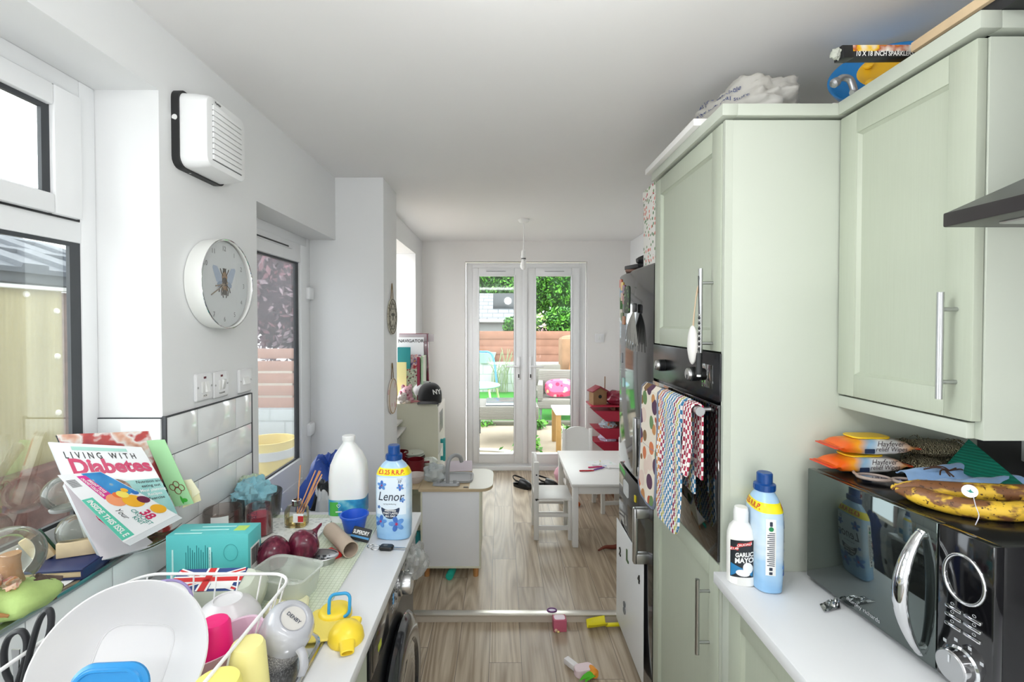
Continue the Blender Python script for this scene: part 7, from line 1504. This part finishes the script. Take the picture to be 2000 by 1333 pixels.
# trampoline like bench on the lawn
tp_ = thing('garden_trampoline', 'pale green and blue small trampoline standing on the lawn at the left', 'trampoline', (-.55, 9.4, GZ + .031))
ob('bed', MB().prism(ell(.52, .52, 44), .36, .40, 0, None, bev=.012), mk('pale_green_pad', '#8fb8a3', .6), tp_)
ob('mat', MB().prism(ell(.4, .4, 40), .4005, .406), mk('pale_blue_mat', '#8fb9cf', .7), tp_)
for k in range(5):
    a = 2 * PI * k / 5 + .4; ob('leg', MB().cyl((.46 * math.cos(a), .46 * math.sin(a), .37), (.55 * math.cos(a), .55 * math.sin(a), 0), .022, 10), mk('pale_yellow_leg', '#dfe2b0', .5), tp_)
ob('hand_bar', MB().tube(bez([(-.05, .45, .4), (-.0, .42, .95), (.15, .38, 1.02), (.36, .3, .95), (.45, .25, .4)], 24), .02, 10), mk('blue_foam_bar', '#4f86c9', .6), tp_)
single('planter_bowl', MB().lathe([(0, 0), (.18, 0), (.24, .22), (.25, .24), (.22, .24), (.18, .03), (0, .03)], 30, 0, None, False, False), mk('pale_aqua_planter', '#a9c8c0', .5), 'pale aqua planter on top of the white garden wall at the left', 'planter', (-.38, 11.27, .642 + .0), world=False)
for k, (x, y, n, s) in enumerate(((.98, 5.62, 130, .05), (.36, 6.15, 90, .05), (.10, 5.55, 40, .035), (-.3, 7.55, 60, .04), (.5, 7.4, 160, .05), (1.05, 6.9, 120, .06))):
    t = thing('weed_clump', ['leafy green weeds by the right garden door', 'small weeds in the patio joint below the right pane', 'tiny weeds at the foot of the left garden door', 'weeds along the lawn edging at the left', 'weeds under the rattan armchair', 'tall weeds behind the wooden outdoor table'][k], 'plant', (x, y, GZ), 0, 'weeds in the patio')
    ob('leaves', MB().leaves(n, lambda R: (R.gauss(0, .09), R.gauss(0, .07), abs(R.gauss(0, .06)) + .02), s, 0, k + 20, 2), LEAFS[:2], t, sharp=180)
t = thing('tall_grass', 'tall thin grasses growing in front of the white garden wall', 'plant', (.02, 10.9, GZ + .031))
m = MB(); R = random.Random(8)
for k in range(30):
    x, y = R.gauss(0, .16), R.gauss(0, .05); m.tube(bez([(x, y, .02), (x + R.gauss(0, .05), y, .45), (x + R.gauss(0, .16), y, R.uniform(.7, 1.05))], 6), .006, 4)
ob('blades', m, mk('grey_green_grass', '#8a9a78', .8), t)
m = MB().tube([(-.1 + .55 * math.cos(a), .35 * math.sin(a), .02) for a in [2 * PI * i / 48 for i in range(48)]], .02, 8, closed=True)
single('white_hoop', m, mk('white_garden_hose', '#e9e9e4', .5), 'white hoop lying on the patio just outside the left garden door', 'hoop', (-.2, 5.75, GZ), world=False)
# ---- beyond the half glazed side door
sf = thing('board_fence', 'weathered pinkish board fence on a white block wall seen through the half glazed door', 'fence', (-3.5, 6.95, .33))
for k in range(5): ob('board', MB().box((-1.6, -.02 - .014 * (k % 2), .02 + .18 * k), (1.4, .012 - .014 * (k % 2), .165 + .18 * k), 0, .004), mk('pinkish_fence_board', '#b08c7c', .9, var=.2, vs=6), sf)
for x in (-1.0, 1.2): ob('post', MB().box((x - .05, .014, 0), (x + .05, .1, .95), 0, .004), mk('pinkish_fence_board', '#b08c7c', .9), sf)
single('side_garden_wall', MB().box((-5.1, 6.9, GZ), (-2.1, 7.05, .328), 0, .004), BLK.mat, 'white block wall beneath the weathered fence outside the side door', 'wall')
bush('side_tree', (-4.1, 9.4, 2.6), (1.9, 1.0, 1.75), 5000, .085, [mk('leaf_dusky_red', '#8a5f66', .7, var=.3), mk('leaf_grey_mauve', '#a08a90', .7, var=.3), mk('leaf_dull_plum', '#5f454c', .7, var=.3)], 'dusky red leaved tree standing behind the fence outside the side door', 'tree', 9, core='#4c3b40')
yt = thing('yellow_bucket', 'pale yellow bucket with a grey band outside the side door', 'bucket', (-2.27, 4.62, GZ))
ob('bucket', MB().lathe([(0, 0), (.17, 0), (.24, .52), (.225, .52), (.16, .02), (0, .02)], 36, 0, None, False, False), mk('pale_yellow_bucket', '#e5d182', .5), yt); ob('band', MB().lathe([(.215, .36), (.245, .36), (.25, .44), (.228, .44)], 36, 0, None, False, False), mk('pale_grey_band', '#c9cccb', .5), yt)
single('white_round_lid', MB().lathe([(0, 0), (.17, 0), (.18, .015), (.17, .03), (0, .03)], 40, 0, aim((0, 0, .182), (.3, -.95, .1))), WPAINT, 'round white lid propped outside the side door', 'lid', (-2.02, 4.95, GZ + .0), world=False)
# ---- beyond the kitchen window
nw = thing('neighbour_lean_to', 'cream corrugated lean-to panel under a dark tiled roof outside the kitchen window', 'building', (-2.6, 2.0, GZ))
PC = NT('cream_polycarbonate'); _w = PC.n('TexWave', {'Vector': PC.co(), 'Scale': 12.0}, bands_direction='Y'); _n = PC.n('TexNoise', {'Vector': PC.co((1, 4, .4)), 'Scale': 3.0}); PC.p(Base_Color=PC.mix(_n.outputs[0], lin('#8a8058'), lin('#bdb48c')), Roughness=.5).bump(_w.outputs[1], .3, .01)
ob('panel', MB().box((-2.40, 1.2, .86), (-2.36, 2.55, 1.775)), PC.mat, nw, True)
ob('flashing', MB().box((-2.42, 1.0, 1.765), (-2.33, 2.72, 1.785), 0, .004), mk('white_flashing', '#e3e4e2', .5), nw, True)
for y, z in ((2.05, 1.745), (2.36, 1.74), (2.52, 1.66), (2.52, 1.42), (2.52, 1.12), (1.75, 1.745)): ob('fixing_cap', MB().lathe([(.016, 0), (.013, .008), (0, .011)], 14, 0, aim((-2.36, y, z), (1, 0, 0))), mk('cream_cap', '#e9e6d8', .5), nw, True)
ob('gutter', MB().box((-2.46, .8, 1.79), (-2.32, 2.9, 1.845), 0, .01), mk('dark_slate_gutter', '#3c434d', .5), nw, True)
RT = mk('dark_blue_grey_tile', '#444b56', .55, var=.15, vs=12)
for r in range(6):
    row = MB()
    for c in range(8):
        y0 = .8 + c * .27 + (.135 if r % 2 else 0); x0, z0 = -2.30 - .30 * r, 1.865 + .105 * r
        row.rings([[Vector((x0, y0 + .27 * q, z0 + .022 * (q > .5) + .0)) for q in (0, .48, .52, 1)] + [Vector((x0, y0 + .27 * q, z0 - .025)) for q in (1, 0)], [Vector((x0 - .36, y0 + .27 * q, z0 + .126 + .022 * (q > .5))) for q in (0, .48, .52, 1)] + [Vector((x0 - .36, y0 + .27 * q, z0 + .10)) for q in (1, 0)]])
    ob('tile_course', row, RT, nw, True)
BRK = bricks('red_brick', '#9a4f4a', '#a85c54', '#8f7f78', (1, 1, 1), (PI / 2, 0, PI / 2))
single('brick_pier', MB().box((-2.52, 2.56, GZ), (-2.37, 2.86, 1.76)), BRK, 'narrow red brick pier at the right edge of the cream lean-to panel', 'pier')
single('brick_wall', MB().box((-2.34, .6, GZ), (-2.22, 2.5, .88), 0, .01), bricks('dark_weathered_brick', '#4a2823', '#5c352c', '#3a2d29', (1, 1, 1), (PI / 2, 0, PI / 2)), 'dark weathered red brick wall below the cream lean-to panel', 'wall')
